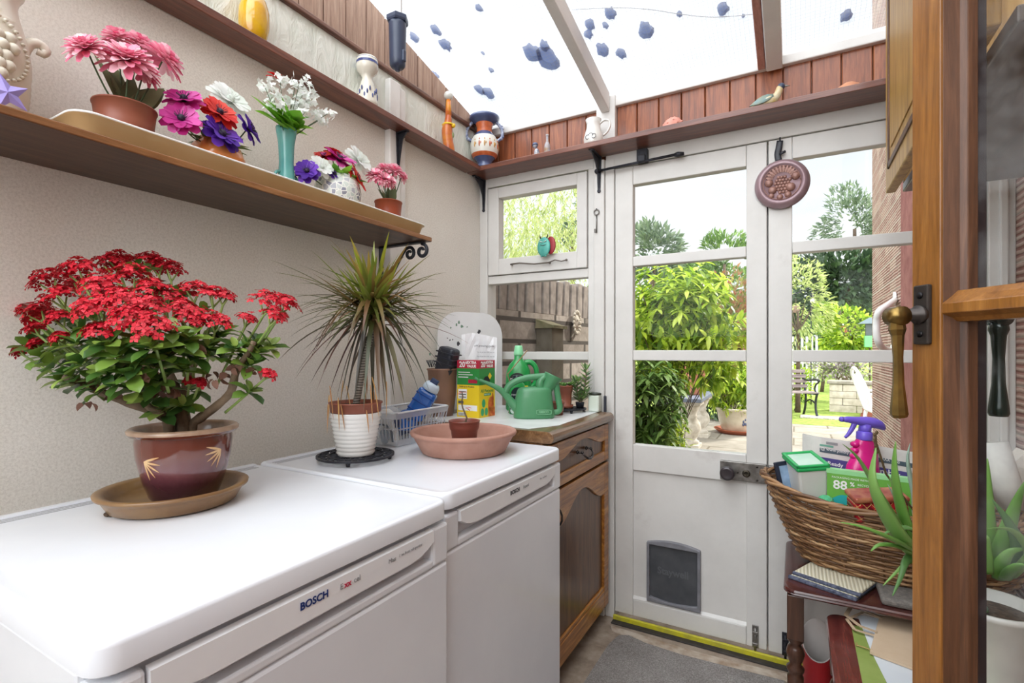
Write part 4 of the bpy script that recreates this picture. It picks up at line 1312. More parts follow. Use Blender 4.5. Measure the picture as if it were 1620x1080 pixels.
# tall brown pot with a stack of black seed trays in it
tp = at_z(712, 662, .8955); tp = V(0.132, 1.640, TOPZ)
tpot = thing('tall_brown_pot', 'tall brown plastic pot standing behind the clear basket', 'pot', tp)
b = MB(); b.lathe([(0, 0), (.042, 0), (.054, .150), (.057, .152), (.060, .182), (.063, .184), (.063, .190), (.058, .190), (.056, .10), (.046, .01), (0, .01)], n=36)
b.build('pot_body', M('milky_brown_plastic', (146, 112, 92), .5, c2=(134, 98, 78), scale=8), tpot)
trays = thing('seed_trays', 'black plastic pots and brush stacked in the tall brown pot', 'pots', (tp.x - .004, tp.y - .004, TOPZ + .095))
BLKP = M('black_plastic', (44, 48, 60), .4, c2=(34, 36, 44), scale=20)
b = MB(); b.T = Matrix.Rotation(radians(14), 4, 'Y')
b.bbox(-.040, .040, -.030, .030, .03, .185, .016, 3)
b.build('black_pot', BLKP, trays)
for k in range(3):
    b = MB(); b.T = Matrix.Rotation(radians(14), 4, 'Y'); b.bbox(-.043, .043, -.033, .033, .115 + .022 * k, .121 + .022 * k, .003); b.build('black_pot_rim', BLKP, trays)
b = MB()
for k in range(6):
    b.tube([V(-.036 + rnd(-.004, .004), -.030 + .008 * k, .10), V(-.052, -.030 + .009 * k, .128)], .002, 5)
b.build('bristles', BLKP, trays)

# carton of plant food
cart = thing('plant_food_carton', 'green yellow and red plant food carton reading 20% extra value', 'box', (0, 0, 0))
c0 = V(0.313, 1.633, TOPZ)
hv = ray(758, V0); hv.z = 0; hv.normalize(); lf = V(-hv.y, hv.x, 0)
dl = lf * cos(radians(36)) + hv * sin(radians(36)); drr = -lf * cos(radians(54)) + hv * sin(radians(54))
Lw, Rw, Hc = .108, .108, .2235
def face(A, dx, w0, w1, z0, z1, off, b):
    nn = V(dx.y, -dx.x, 0) * off
    z0 *= KZ; z1 *= KZ; w0 *= 1.08; w1 *= 1.08
    b.add([A + dx * w0 + V(0, 0, z0) + nn, A + dx * w1 + V(0, 0, z0) + nn, A + dx * w1 + V(0, 0, z1) + nn, A + dx * w0 + V(0, 0, z1) + nn], [(0, 1, 2, 3)], False)
KZ = 1.2
GREENB = M('carton_green', (44, 140, 62), .35); YELB = M('carton_yellow', (240, 208, 40), .35); REDB = M('carton_red', (180, 34, 60), .35)
WHITEP = M('print_white', (244, 244, 242), .4)
b = MB()
for z0, z1, mi in ((0, .127 / KZ, 1), (.127 / KZ, .192 / KZ, 0), (.192 / KZ, Hc / KZ, 2)):
    z0 *= KZ; z1 *= KZ
    b.m = mi
    b.prism([c0 + V(0, 0, z0), c0 + dl * Lw + V(0, 0, z0), c0 + dl * Lw + drr * Rw + V(0, 0, z0), c0 + drr * Rw + V(0, 0, z0)], (0, 0, z1 - z0))
b.build('carton_body', [GREENB, YELB, REDB], cart)
A_l = c0 + dl * Lw                                 # left face reads from its far-left edge to the near corner
rd_l = -dl; rd_r = drr
n_l = V(rd_l.y, -rd_l.x, 0) * .0006; n_r = V(rd_r.y, -rd_r.x, 0) * .0006
for A, rd, nn in ((A_l, rd_l, n_l), (c0, rd_r, n_r)):
    text('lettering', '20', .031, WHITEP, cart, A + rd * .026 + V(0, 0, .172 * KZ) + nn, rd, (0, 0, 1), .0003, bold=.0006, squash=.95)
    text('lettering', '%', .012, WHITEP, cart, A + rd * .046 + V(0, 0, .178 * KZ) + nn, rd, (0, 0, 1), .0003, bold=.0004)
    text('lettering', 'EXTRA', .0145, WHITEP, cart, A + rd * .072 + V(0, 0, .179 * KZ) + nn, rd, (0, 0, 1), .0003, bold=.0005)
    text('lettering', 'VALUE', .0145, WHITEP, cart, A + rd * .072 + V(0, 0, .167 * KZ) + nn, rd, (0, 0, 1), .0003, bold=.0005)
for k, wd in enumerate((.060, .072, .052)): b = MB(); face(A_l, rd_l, .006, wd, .146 - .008 * k, .1485 - .008 * k, .0006, b); b.build('text_line', WHITEP, cart)
for q_ in ((.046, .060, .092), (.092, .022, .040), (.040, .004, .016)): b = MB(); face(A_l, rd_l, .006, *q_, .0006, b); b.build('label_panel', WHITEP, cart)
b = MB(); face(A_l, rd_l, .006, .030, .044, .053, .0006, b)
for k in range(9): face(A_l, rd_l, .008 + .0034 * k, .0098 + .0034 * k, .004, .014, .0008, b)
for k in range(3): face(A_l, rd_l, .010, .042, .064 + .009 * k, .067 + .009 * k, .0008, b)
b.build('label_print', M('print_grey_dark', (84, 84, 80), .5), cart)
b = MB(); face(A_l, rd_l, .052, .092, .112, .124, .0006, b); b.build('red_panel', REDB, cart)
text('lettering', 'Feeds up to 96 plants', .0085, BLACKMARK, cart, A_l + rd_l * .049 + V(0, 0, .100 * KZ) + n_l, rd_l, (0, 0, 1), .0003)
text('lettering', 'All Purpose', .0185, GREENB, cart, c0 + rd_r * .054 + V(0, 0, .086 * KZ) + n_r, rd_r, (0, 0, 1), .0003)
b = MB(); face(c0, rd_r, .030, .074, .070, .078, .0006, b); b.build('green_panel', M('teal_print', (30, 150, 110), .4), cart)
text('lettering', 'PLANT FOOD', .0065, WHITEP, cart, c0 + rd_r * .052 + V(0, 0, .074 * KZ) + n_r * 2, rd_r, (0, 0, 1), .0002)
def blob(A, rd, cx, cz, rx, rz, b, off=.0007, n=18):
    nn = V(rd.y, -rd.x, 0) * off
    b.add([A + rd * (cx + rx * cos(2 * pi * i / n)) + V(0, 0, (cz + rz * sin(2 * pi * i / n)) * KZ) + nn for i in range(n)], [list(range(n))], False)
b = MB(); blob(c0, rd_r, .050, .120, .022, .014, b); b.build('black_oval', M('print_black', (24, 24, 26), .4), cart)
b = MB(); blob(c0, rd_r, .072, .134, .013, .012, b, .0009, 4); b.build('yellow_flash', YELB, cart)
b = MB(); blob(c0, rd_r, .030, .046, .012, .014, b); blob(c0, rd_r, .022, .018, .011, .013, b); blob(c0, rd_r, .048, .018, .011, .013, b); b.build('badge', M('badge_green', (60, 168, 110), .4), cart)
b = MB(); face(c0, rd_r, .058, .0995, .0005, .030, .0006, b); blob(c0, rd_r, .080, .040, .020, .026, b, .0006); blob(c0, rd_r, .092, .055, .0075, .022, b, .0006); b.build('flower_print', M('print_orange_red', (206, 92, 44), .5, c2=(226, 140, 60), scale=80), cart)

# green houseplant feed bottle
def bottle_thing(name, label, cat, loc, rz=0): return thing(name, label, cat, loc, rz)
GREENP = M('green_plastic', (26, 142, 66), .3, c2=(34, 152, 76), scale=10, coat=.2)
hb = thing('plant_feed_bottle', 'green houseplant feed bottle with black cap right of the carton', 'bottle', (0.372, 1.830, TOPZ), radians(32))
b = MB()
rings = [(.030, .022, 0), (.034, .025, .004), (.034, .025, .110), (.030, .023, .124), (.019, .019, .134), (.017, .017, .138)]
n_ = 28; vs = []; fs = []
for rx, ry, z in rings:
    for i in range(n_):
        a = 2 * pi * i / n_; c_, s_ = cos(a), sin(a)
        e = .6
        vs.append((rx * abs(c_) ** e * (1 if c_ >= 0 else -1), ry * abs(s_) ** e * (1 if s_ >= 0 else -1), z))
for j in range(len(rings) - 1):
    for i in range(n_): fs.append((j * n_ + i, j * n_ + (i + 1) % n_, (j + 1) * n_ + (i + 1) % n_, (j + 1) * n_ + i))
fs.append(list(range(n_))[::-1]); b.add(vs, fs, True); b.build('bottle_body', GREENP, hb)
b = MB(); b.lathe([(0, .160), (.017, .160), (.0185, .157), (.0185, .150), (.020, .148), (.0205, .138), (0, .138)], n=24); b.build('bottle_cap', M('black_cap', (28, 34, 44), .3), hb)
b = MB(); nn_ = 18
b.add([(.026 * cos(2 * pi * i / nn_), -.0258, .084 + .028 * sin(2 * pi * i / nn_)) for i in range(nn_)], [list(range(nn_))], False)
b.add([(-.030, -.0257, .006), (.030, -.0257, .006), (.020, -.0257, .045), (-.030, -.0257, .062)], [(0, 1, 2, 3)], False)
b.build('dark_label', M('label_dark', (26, 40, 44), .3), hb)
text('lettering', 'Houseplant', .0105, WHITEP, hb, (0, -.0262, .082), (1, 0, 0.05), (0, 0, 1), .0002)
b = MB()
for cx_, cz_, r_ in ((-.012, .040, .010), (-.016, .016, .013)): b.add([(cx_ + r_ * cos(2 * pi * i / nn_), -.0262, cz_ + r_ * sin(2 * pi * i / nn_)) for i in range(nn_)], [list(range(nn_))], False)
b.build('badge', M('badge_pale', (206, 224, 214), .4), hb)

# big green jug with a moulded handle
jug = thing('green_jug', 'green handled plastic jug with pale green cap by the window', 'jug', (0.318, 1.950, TOPZ), radians(24))
jug.scale = (1, 1, 1.06)
b = MB()
rings = [(.050, .034, 0), (.056, .038, .006), (.056, .038, .135), (.052, .037, .165), (.040, .033, .190), (.024, .024, .206), (.019, .019, .212), (.019, .019, .232)]
n_ = 32; vs = []; fs = []
for rx, ry, z in rings:
    for i in range(n_):
        a = 2 * pi * i / n_; c_, s_ = cos(a), sin(a); e = .7
        vs.append((rx * abs(c_) ** e * (1 if c_ >= 0 else -1) - .004, ry * abs(s_) ** e * (1 if s_ >= 0 else -1), z))
for j in range(len(rings) - 1):
    for i in range(n_): fs.append((j * n_ + i, j * n_ + (i + 1) % n_, (j + 1) * n_ + (i + 1) % n_, (j + 1) * n_ + i))
fs.append(list(range(n_))[::-1]); b.add(vs, fs, True); b.build('jug_body', GREENP, jug)
b = MB(); b.tube(smooth_path([V(.022, 0, .196), V(.045, 0, .200), V(.066, 0, .186), V(.076, 0, .160), V(.074, 0, .125), V(.064, 0, .105), V(.050, 0, .098)]), .0115, 10); b.build('jug_handle', GREENP, jug)
b = MB(); b.lathe([(0, .268), (.015, .268), (.0175, .262), (.0215, .234), (.0215, .228), (0, .228)], (-.004, 0, 0), 24); b.build('jug_cap', M('pale_green_cap', (146, 222, 170), .3), jug)
b = MB(); b.add([(-.006 + .034 * cos(2 * pi * i / nn_), -.0392, .132 + .024 * sin(2 * pi * i / nn_)) for i in range(nn_)], [list(range(nn_))], False); b.build('dark_label', M('label_black', (26, 30, 26), .3), jug)
b = MB(); b.box(-.048, .040, -.0388, -.030, .040, .104); b.build('yellow_label', YELB, jug)
text('lettering', 'Miracle-Gro', .0125, WHITEP, jug, (-.006, -.0398, .132), (1, 0, .06), (0, 0, 1), .0002)

# green watering can
wc = thing('watering_can', 'small green plastic watering can with a long spout on the oak unit', 'watering can', (0.488, 1.755, TOPZ), 0)
CANG = M('can_green', (78, 142, 98), .38, c2=(68, 130, 88), scale=8, coat=.1)
rdir = V(0.84, 0.54, 0).normalized(); wc.rotation_euler = (0, 0, atan2(rdir.y, rdir.x)); wc.scale = (.94, .94, .90)
b = MB()                                   # lofted body: elongated footprint
rings = [(.080, .047, 0, 0), (.085, .050, .004, 0), (.085, .050, .010, 0), (.077, .046, .085, 0), (.073, .044, .112, .002), (.069, .041, .124, .003), (.058, .034, .132, .006), (.02, .015, .134, .01)]
n_ = 40; vs = []; fs = []
for rx, ry, z, sh in rings:
    for i in range(n_):
        a = 2 * pi * i / n_; c_, s_ = cos(a), sin(a); e = .72
        vs.append((rx * abs(c_) ** e * (1 if c_ >= 0 else -1) + sh, ry * abs(s_) ** e * (1 if s_ >= 0 else -1), z))
for j in range(len(rings) - 1):
    for i in range(n_): fs.append((j * n_ + i, j * n_ + (i + 1) % n_, (j + 1) * n_ + (i + 1) % n_, (j + 1) * n_ + i))
fs += [list(range(n_))[::-1], [(len(rings) - 1) * n_ + i for i in range(n_)]]
b.add(vs, fs, True); b.build('can_body', CANG, wc)
b = MB()                                   # spout
b.tube(smooth_path([V(-.064, 0, .040), V(-.085, 0, .058), V(-.110, 0, .090), V(-.140, 0, .122), V(-.175, 0, .142), V(-.212, 0, .158), V(-.246, 0, .173)], 3),
       [.026, .024, .022, .020, .018, .0165, .0155, .0145, .0135, .0125, .0115, .0105, .0095, .0085, .008, .0075, .007, .0065, .006], 12, flat=1.0)
b.build('spout', CANG, wc)
b = MB()                                   # top handle running from the spout to the filler
b.tube(smooth_path([V(-.118, 0, .104), V(-.105, 0, .136), V(-.070, 0, .160), V(-.020, 0, .174), V(.030, 0, .178), V(.062, 0, .180)]), .0105, 12, flat=1.35)
b.build('carry_handle', CANG, wc)
b = MB()                                   # raised filler mouth
T_ = Matrix.Translation(V(.052, 0, .118)) @ Matrix.Rotation(radians(26), 4, 'Y')
b.T = T_
b.lathe([(.022, -.02), (.026, .02), (.029, .040), (.035, .058), (.040, .068), (.040, .072), (.036, .071), (.029, .060), (.025, .035), (0, .030)], n=32, sx=1.0, sy=.92)
b.T = None
b.tube(smooth_path([V(.034, 0, .118), V(.026, 0, .140), V(.030, 0, .162), V(.050, 0, .178)]), [.020, .018, .018, .018, .018, .017, .016, .016, .015, .014], 12)
b.build('filler_mouth', CANG, wc)
b = MB()                                   # rear grip
b.tube(smooth_path([V(.082, 0, .160), V(.094, 0, .140), V(.098, 0, .110), V(.104, 0, .072), V(.109, 0, .044), V(.104, 0, .028), V(.088, 0, .022), V(.078, 0, .024)]), .0085, 12, flat=1.5)
b.build('rear_grip', CANG, wc)
b = MB(); P = []
for k in range(28):
    a = 2 * pi * k / 28; P.append(V(.036 + .030 * max(-1, min(1, 1.3 * cos(a))), -.0492 - .0012, .030 + .009 * max(-1, min(1, 1.25 * sin(a)))))
b.tube(P, .0014, 6, closed=True); b.build('moulded_badge', M('can_badge', (120, 178, 136), .4), wc)
text('lettering', 'GEECO', .0125, MATS['can_badge'], wc, (.036, -.0490, .030), (1, 0, 0), (0, .08, 1), .0012, bold=.0006)

# plants along the window
SUCC = leafmat('succulent_green', [(92, 140, 76), (120, 166, 92), (150, 186, 110), (84, 124, 84)], .4, .1)
PALESUCC = leafmat('pale_succulent', [(158, 190, 150), (186, 208, 172), (206, 222, 196)], .5, .1)
def rosette(b, c, r, n, W, up=V(0, 0, 1)):
    s_, u_ = frame_of(up)
    for k in range(n):
        a = k * 2.39996; q = k / n
        d = (s_ * cos(a) + u_ * sin(a)) * (1 - .7 * q) + up * (.25 + 1.0 * q)
        b.leaf(V(*c), d, up, r * (1 - .4 * q), W, .3, 4, .35, 'oval')
tr2 = trivet('trivet', 'small dark openwork trivet at the window end of the oak unit', 0.526, 2.006, TOPZ, .078)
sp_ = thing('potted_succulent', 'ribbed brown pot of pale rosette succulents on the small dark trivet', 'potted plant', (0.512, 2.000, TOPZ + .0165))
b = MB()
b.lathe([(0, 0), (.033, 0), (.036, .004), (.038, .014), (.036, .014), (.033, .006), (.027, .006), (.032, .070), (.0345, .072), (.036, .090), (.038, .0915), (.038, .096), (.034, .096), (.032, .088)], n=30)
b.build('pot', TERRAP, sp_)
b = MB(); b.disc((0, 0, .088), .0325, 20); b.build('soil', SOIL, sp_)
b = MB()
for c in ((0, 0, .094), (.018, .010, .094), (-.018, .006, .094), (.004, -.018, .092), (.030, .0, .098)): rosette(b, c, .026, 12, .012)
b.build('rosettes', SUCC, sp_)
se = thing('potted_sedum', 'upright green sedum with pointed leaves in front of the window post', 'potted plant', (0.568, 2.036, TOPZ + .0165))
b = MB(); b.lathe([(0, 0), (.016, 0), (.019, .022), (.020, .024), (.017, .024), (.016, .016), (0, .016)], (0, 0, 0), 20); b.build('pot', BLKP, se)
stems = [[(0, 0, .016), (.006, 0, .05), (.020, .006, .085), (.026, .006, .125), (.024, .006, .165)], [(0, 0, .016), (-.012, .006, .050), (-.022, .008, .080), (-.026, .008, .110)], [(0, 0, .016), (-.004, -.01, .045), (-.008, -.012, .085), (-.004, -.012, .112)], [(0, 0, .016), (.016, 0, .04), (.034, -.004, .064)]]
b = MB(); b2 = MB()
for S in stems:
    P = smooth_path([V(*p) for p in S], 4)
    b.tube(P, .0022, 6)
    for i, p in enumerate(P[2:]):
        for k in range(3):
            a = i * 1.1 + k * 2.1
            b2.leaf(p, (cos(a), sin(a), .35 + .5 * (i > len(P) - 5)), V(0, 0, 1), .040, .0115, -.3, 4, .3, 'oval')
b.build('stems', KSTEM, se); b2.build('leaves', leafmat('sedum_leaf', [(92, 128, 86), (116, 150, 94), (146, 176, 100)], .4, .1), se)
wg = thing('potted_rosette', 'small white pot with a pale frilled rosette plant behind the watering can', 'potted plant', (0.425, 2.034, TOPZ))
b = MB(); b.lathe([(0, 0), (.040, 0), (.046, .090), (.050, .092), (.050, .100), (.045, .100), (.043, .090)], n=28); b.build('pot', M('white_plastic_pot', (228, 230, 230), .4), wg)
b = MB(); b.disc((0, 0, .092), .043, 20); b.build('soil', SOIL, wg)
b = MB()
for c in ((0, 0, .10), (.028, 0, .10), (-.026, .008, .10), (.004, .026, .10)): rosette(b, c, .040, 14, .018)
for c in ((.036, -.012, .085), (-.03, -.02, .095)): rosette(b, c, .03, 10, .014, V(.3, -.6, .6).normalized())
b.build('rosettes', PALESUCC, wg)
b = MB()
for k in range(14): b.leaf(V(.012, .008, .12), (cos(k * 2.4), sin(k * 2.4), .9 + .05 * k), V(0, 0, 1), .036, .009, .3, 4, .3)
b.build('bright_rosette', leafmat('lime_leaf', [(150, 190, 60), (180, 210, 90)], .4, .2), wg)
fp = thing('potted_pale_flower', 'small brown pot with white blooms glimpsed through the watering can grip', 'potted plant', (0.535, 1.880, TOPZ))
b = MB(); b.lathe([(0, 0), (.020, 0), (.026, .046), (.028, .047), (.028, .054), (.025, .054), (.024, .046)], n=24); b.build('pot', TERRAP, fp)
b = MB(); b.disc((0, 0, .047), .024, 16); b.build('soil', SOIL, fp)
b = MB()
for c in ((0, -.006, .076), (.008, .004, .056), (-.008, .002, .064)): rosette(b, c, .014, 8, .009)
b.build('blooms', leafmat('cream_petal', [(236, 234, 226), (224, 220, 208)], .5, .2), fp)
tb = thing('garden_cane', 'thin brown stick poking up beside the green jug', 'stick', (0.33, 1.835, TOPZ))
b = MB(); q0 = at_y(806, 583, 1.835) ; q1 = at_y(836, 553, 1.845)
b.tube([V(0, 0, 0), V(.012, .006, .10), at_y(803, 592, 1.84) - V(0.33, 1.835, TOPZ), at_y(834, 554, 1.845) - V(0.33, 1.835, TOPZ)], .0028, 6); b.build('stick', M('cane_brown', (150, 126, 92), .6), tb)
cn = thing('storage_canister', 'small pale green canister with a dark lid against the window post', 'canister', (0.626, 2.064, TOPZ))
b = MB(); b.bbox(-.024, .024, -.020, .020, 0, .072, .006); b.build('canister_body', M('pale_green_tin', (204, 214, 196), .35, c2=(214, 222, 214), scale=6), cn)
b = MB(); b.lathe([(0, .072), (.026, .072), (.0275, .074), (.0275, .079), (.024, .081), (0, .081)], n=24, sx=1, sy=.85); b.build('lid', M('dark_green_lid', (44, 50, 40), .4), cn)
kn = tag((lambda b: (b.bbox(-.006, .006, -.004, .004, 0, .068, .002), b.ball((0, -.002, .064), .0055, 8, 6, (1, .6, 1)), b.build('black_peg', BLKP))[2])(MB()), 'short black upright peg next to the pale green canister', 'peg')
kn.location = (0.668, 2.074, TOPZ)
# ================================================================== SHELVES ON THE LEFT AND FAR WALLS
random.seed(31)
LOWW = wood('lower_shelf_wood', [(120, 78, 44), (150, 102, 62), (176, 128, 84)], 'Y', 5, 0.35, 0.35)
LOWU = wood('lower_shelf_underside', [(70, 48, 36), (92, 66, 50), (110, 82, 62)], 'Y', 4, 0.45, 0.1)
ls = thing('wall_shelf', 'low brown shelf on the left wall carrying the artificial flowers', 'shelf', (0, 0.30, 1.542))
b = MB(); b.box(0.002, .252, -0.30, 1.121, 0.0008, .016); b.build('shelf_board', LOWW, ls, bevel=.002)
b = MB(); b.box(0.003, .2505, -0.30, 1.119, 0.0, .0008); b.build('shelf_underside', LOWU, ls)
LZ = 1.558
def scroll_pts(c, r0, turns, a0, n=26, sgn=1):
    return [c + V(0, 0, 0) + V(cos(a0 + sgn * 2 * pi * turns * i / n), 0, sin(a0 + sgn * 2 * pi * turns * i / n)) * r0 * (1 - .72 * i / n) for i in range(n + 1)]
br = thing('scroll_bracket', 'black scrolled iron bracket under the low shelf end', 'bracket', (0.032, 1.395, 1.30))
b = MB()
b.bbox(-.001, .005, -.010, .010, 0, .241, .001); b.build('wall_bar', IRON, br)
b = MB(); b.bbox(-.001, .205, -.010, .010, .2355, .2415, .001); b.build('top_bar', IRON, br)
b = MB(); P = smooth_path([V(.005, 0, .03), V(.03, 0, .085), V(.07, 0, .150), V(.105, 0, .200), V(.128, 0, .226)]); b.tube(P, .0055, 8, flat=.6); b.tube(scroll_pts(V(.140, 0, .204), .024, 1.25, 2.2, sgn=-1), [.006] * 20 + [.005] * 7, 8); b.build('brace_scroll', IRON, br)
b = MB(); b.tube(scroll_pts(V(.196, 0, .208), .026, 1.2, 1.6, sgn=-1), [.0065] * 20 + [.0055] * 7, 8); b.build('end_scroll', IRON, br)
# long cream tray on the shelf
ty0, ty1 = 0.405, 1.415
tray = thing('plant_tray', 'long cream plastic tray with a white rim along the low shelf', 'tray', (0.158, (ty0 + ty1) / 2, LZ))
def rr_outline(hx, hy, r, n=6):
    P = []
    for cx_, cy_, a0 in ((hx - r, hy - r, 0), (-hx + r, hy - r, pi / 2), (-hx + r, -hy + r, pi), (hx - r, -hy + r, 3 * pi / 2)):
        P += [V(cx_ + r * cos(a0 + pi / 2 * i / n), cy_ + r * sin(a0 + pi / 2 * i / n), 0) for i in range(n + 1)]
    return P
hy = (ty1 - ty0) / 2
lay = [(.060, hy - .030, .02, .002), (.070, hy - .018, .03, .004), (.080, hy - .006, .035, .036), (.086, hy, .04, .037), (.087, hy + .001, .04, .040), (.084, hy - .002, .038, .042), (.077, hy - .009, .034, .038), (.067, hy - .021, .028, .008), (.060, hy - .03, .02, .0065)]
vs = []; fs = []; k = len(rr_outline(.08, 1, .03))
for hx_, hy_, r_, z_ in lay: vs += [p + V(0, 0, z_) for p in rr_outline(hx_, hy_, r_)]
for j in range(len(lay) - 1):
    for i in range(k): fs.append((j * k + i, j * k + (i + 1) % k, (j + 1) * k + (i + 1) % k, (j + 1) * k + i))
fs += [list(range(k))[::-1], [(len(lay) - 1) * k + i for i in range(k)]]
b = MB(); b.m = 0; b.add(vs, fs, True)
for i, f in enumerate(b.f):
    if all(v_ // k in (3, 4, 5, 6) or v_ // k == 3 for v_ in f): b.mi[i] = 1
o = b.build('tray_body', [M('tray_cream', (222, 196, 148), .4, c2=(210, 182, 132), scale=6), M('tray_rim_white', (244, 244, 240), .3)], tray)
TZ = LZ + .0068
# ---- flowers
def chrys(b, c, d, r, n=74, cup=.5):
    s_, u_ = frame_of(d)
    for k in range(n):
        q = k / n; a = k * 2.39996 + rnd(-.1, .1)
        e = s_ * cos(a) + u_ * sin(a)
        el = 1.25 - 1.35 * q
        dd = e * cos(el) + d * sin(el)
        b.leaf(c + d * .004 * (1 - q), dd, d, r * (.62 + .4 * q) * rnd(.88, 1.08), r * .30, .5, 4, .35, 'petal')
def anemone(b, c, d, r, mi=0, n=9, cm=1):
    s_, u_ = frame_of(d)
    for L_ in range(2):
        for k in range(n):
            a = 2 * pi * (k + .5 * L_) / n + rnd(-.12, .12)
            e = s_ * cos(a) + u_ * sin(a)
            b.m = mi; b.leaf(c - d * .003 * L_, e + d * (.75 - .45 * L_), d, r * rnd(.92, 1.1), r * .62, .55, 4, .25, 'petal')
    b.m = cm; b.ball(c + d * r * .16, r * .20, 8, 6)
    for k in range(14):
        a = k * 2.4; e = s_ * cos(a) + u_ * sin(a)
        b.tube([c + d * r * .1, c + (e * .32 + d * .42) * r], .0007, 3); 
PINK = leafmat('pink_petals', [(232, 110, 146), (244, 160, 184), (250, 200, 212), (253, 230, 234)], .6, .3)
WHITEPET = leafmat('white_petals', [(238, 240, 236), (246, 248, 246), (228, 236, 226)], .6, .3)
MAG = leafmat('magenta_petals', [(176, 22, 120), (206, 46, 150), (226, 110, 186)], .6, .25)
REDP = leafmat('scarlet_petals', [(200, 30, 32), (220, 52, 44), (232, 84, 70)], .6, .25)
PURP = leafmat('purple_petals', [(70, 26, 140), (92, 40, 168), (124, 72, 196)], .6, .25)
CENT = M('dark_flower_centre', (40, 28, 52), .6)
FGREEN = leafmat('fabric_leaf', [(64, 92, 48), (92, 120, 66), (118, 140, 84)], .6, .2)
FDARK = leafmat('broad_leaf', [(86, 98, 66), (104, 116, 78), (126, 134, 96)], .6, .15)
FLIME = leafmat('lime_fabric_leaf', [(112, 176, 40), (146, 204, 64), (92, 150, 50)], .6, .3)
STALK = M('stalk_green', (70, 96, 62), .6)
def on_shelf(u, v, x=.15): return at_x(u, v, x)
def clay_pot(name_mat, t, r0, r1, h, mat):
    b = MB()
    b.lathe([(0, 0), (r0, 0), (r0 + (r1 - r0) * .72, h * .62), (r1 * .93, h * .64), (r1, h * .97), (r1 * 1.03, h * .97), (r1 * 1.03, h), (r1 * .95, h), (r1 * .88, h * .8), (0, h * .8)], n=36)
    return b.build('pot', mat, t)
def flowers_at(t, spec, X0, stem_from, mats, petal, stalk=STALK):
    """spec: (u, v, radius px, forward tilt, material key)"""
    base = Vector(t.location)
    for (u, v, rp, dx, key, tilt) in spec:
        p = at_x(u, v, X0 + dx); tt = (p - CAM).length
        r = rp / FPX * ((p - CAM).dot(V(-sin(YAW), cos(YAW), 0))) * 1.16
        c = p - base
        d = V(*tilt).normalized()
        b = MB()
        if petal == 'chrys': chrys(b, c, d, r); m_ = mats[key]
        else: anemone(b, c, d, r); m_ = [mats[key], CENT if key != 'w' else mats['w']]
        fl = b.build('flower', m_, t)
        b = MB(); b.tube(smooth_path([V(*stem_from) + V(rnd(-.008, .008), rnd(-.008, .008), 0), V(*stem_from) * .45 + c * .55 + V(0, 0, -.01), c - d * .004]), .0017, 5)
        b.build('flower_stem', stalk, t)
# pink chrysanthemums in a brown pot
p0 = on_shelf(198, 210); px = thing('pink_flower_pot', 'brown pot of pink artificial chrysanthemums with broad leaves on the tray', 'artificial flowers', (.150, p0.y, TZ))
clay_pot('', px, .042, .055, .102, TERRAP)
flowers_at(px, [(138, 80, 31, .03, 'p', (.35, -.5, .8)), (202, 98, 38, .045, 'p', (.6, -.35, .85)), (186, 62, 22, -.02, 'p', (.1, -.2, 1)), (218, 72, 24, -.03, 'p', (.1, .1, 1)), (258, 96, 30, .01, 'p', (.3, .5, .8)), (228, 116, 24, .03, 'p', (.6, .2, .5))], .150, (0, 0, .075), {'p': PINK}, 'chrys')
b = MB()
for dx, dy, dz, L_, w_ in ((.0, -.34, .9, .125, .020), (-.05, -.12, .95, .130, .030), (.05, .16, .85, .10, .034), (-.02, .62, .75, .140, .044), (.06, .55, .70, .130, .036), (.0, -.2, .9, .10, .024)):
    b.leaf(V(0, 0, .088), (dx, dy, dz), V(.8, 0, .3), L_, w_, .35, 6, .3)
b.build('leaves', FDARK, px)
# anemones in an orange vase
p0 = on_shelf(345, 255, .155); av = thing('anemone_vase', 'squat orange glazed vase of mixed purple red and white anemones', 'artificial flowers', (.150, p0.y, TZ))
b = MB(); b.lathe([(0, 0), (.032, 0), (.048, .014), (.060, .042), (.062, .060), (.054, .082), (.042, .092), (.038, .096), (.040, .101), (.036, .101), (.033, .092), (0, .07)], n=40)
b.build('vase', M('orange_glaze', (206, 124, 56), .2, c2=(222, 148, 86), scale=12, coat=.6), av)
flowers_at(av, [(292, 160, 25, .02, 'm', (.5, -.5, .8)), (287, 190, 25, .045, 'm', (.8, -.5, .5)), (346, 180, 24, .03, 'r', (.8, .0, .6)), (362, 160, 28, -.02, 'w', (.8, .1, .6)), (349, 214, 27, .05, 'u', (.8, .1, .55)), (392, 205, 22, .03, 'u', (.7, .6, .4)), (330, 172, 12, .0, 'r', (.2, -.2, 1)), (270, 182, 9, .02, 'r', (.2, -.8, .6))], .150, (0, 0, .075), {'m': MAG, 'r': REDP, 'w': WHITEPET, 'u': PURP}, 'anem')
b = MB()
for k in range(20):
    a = k * 2.4; b.leaf(V(0, 0, .08), (cos(a) * rnd(.5, 1.2), sin(a) * 1.2, rnd(.15, 1.0)), V(0, 0, 1), rnd(.05, .09), rnd(.020, .032), .5, 4, .25)
b.build('leaves', FGREEN, av)
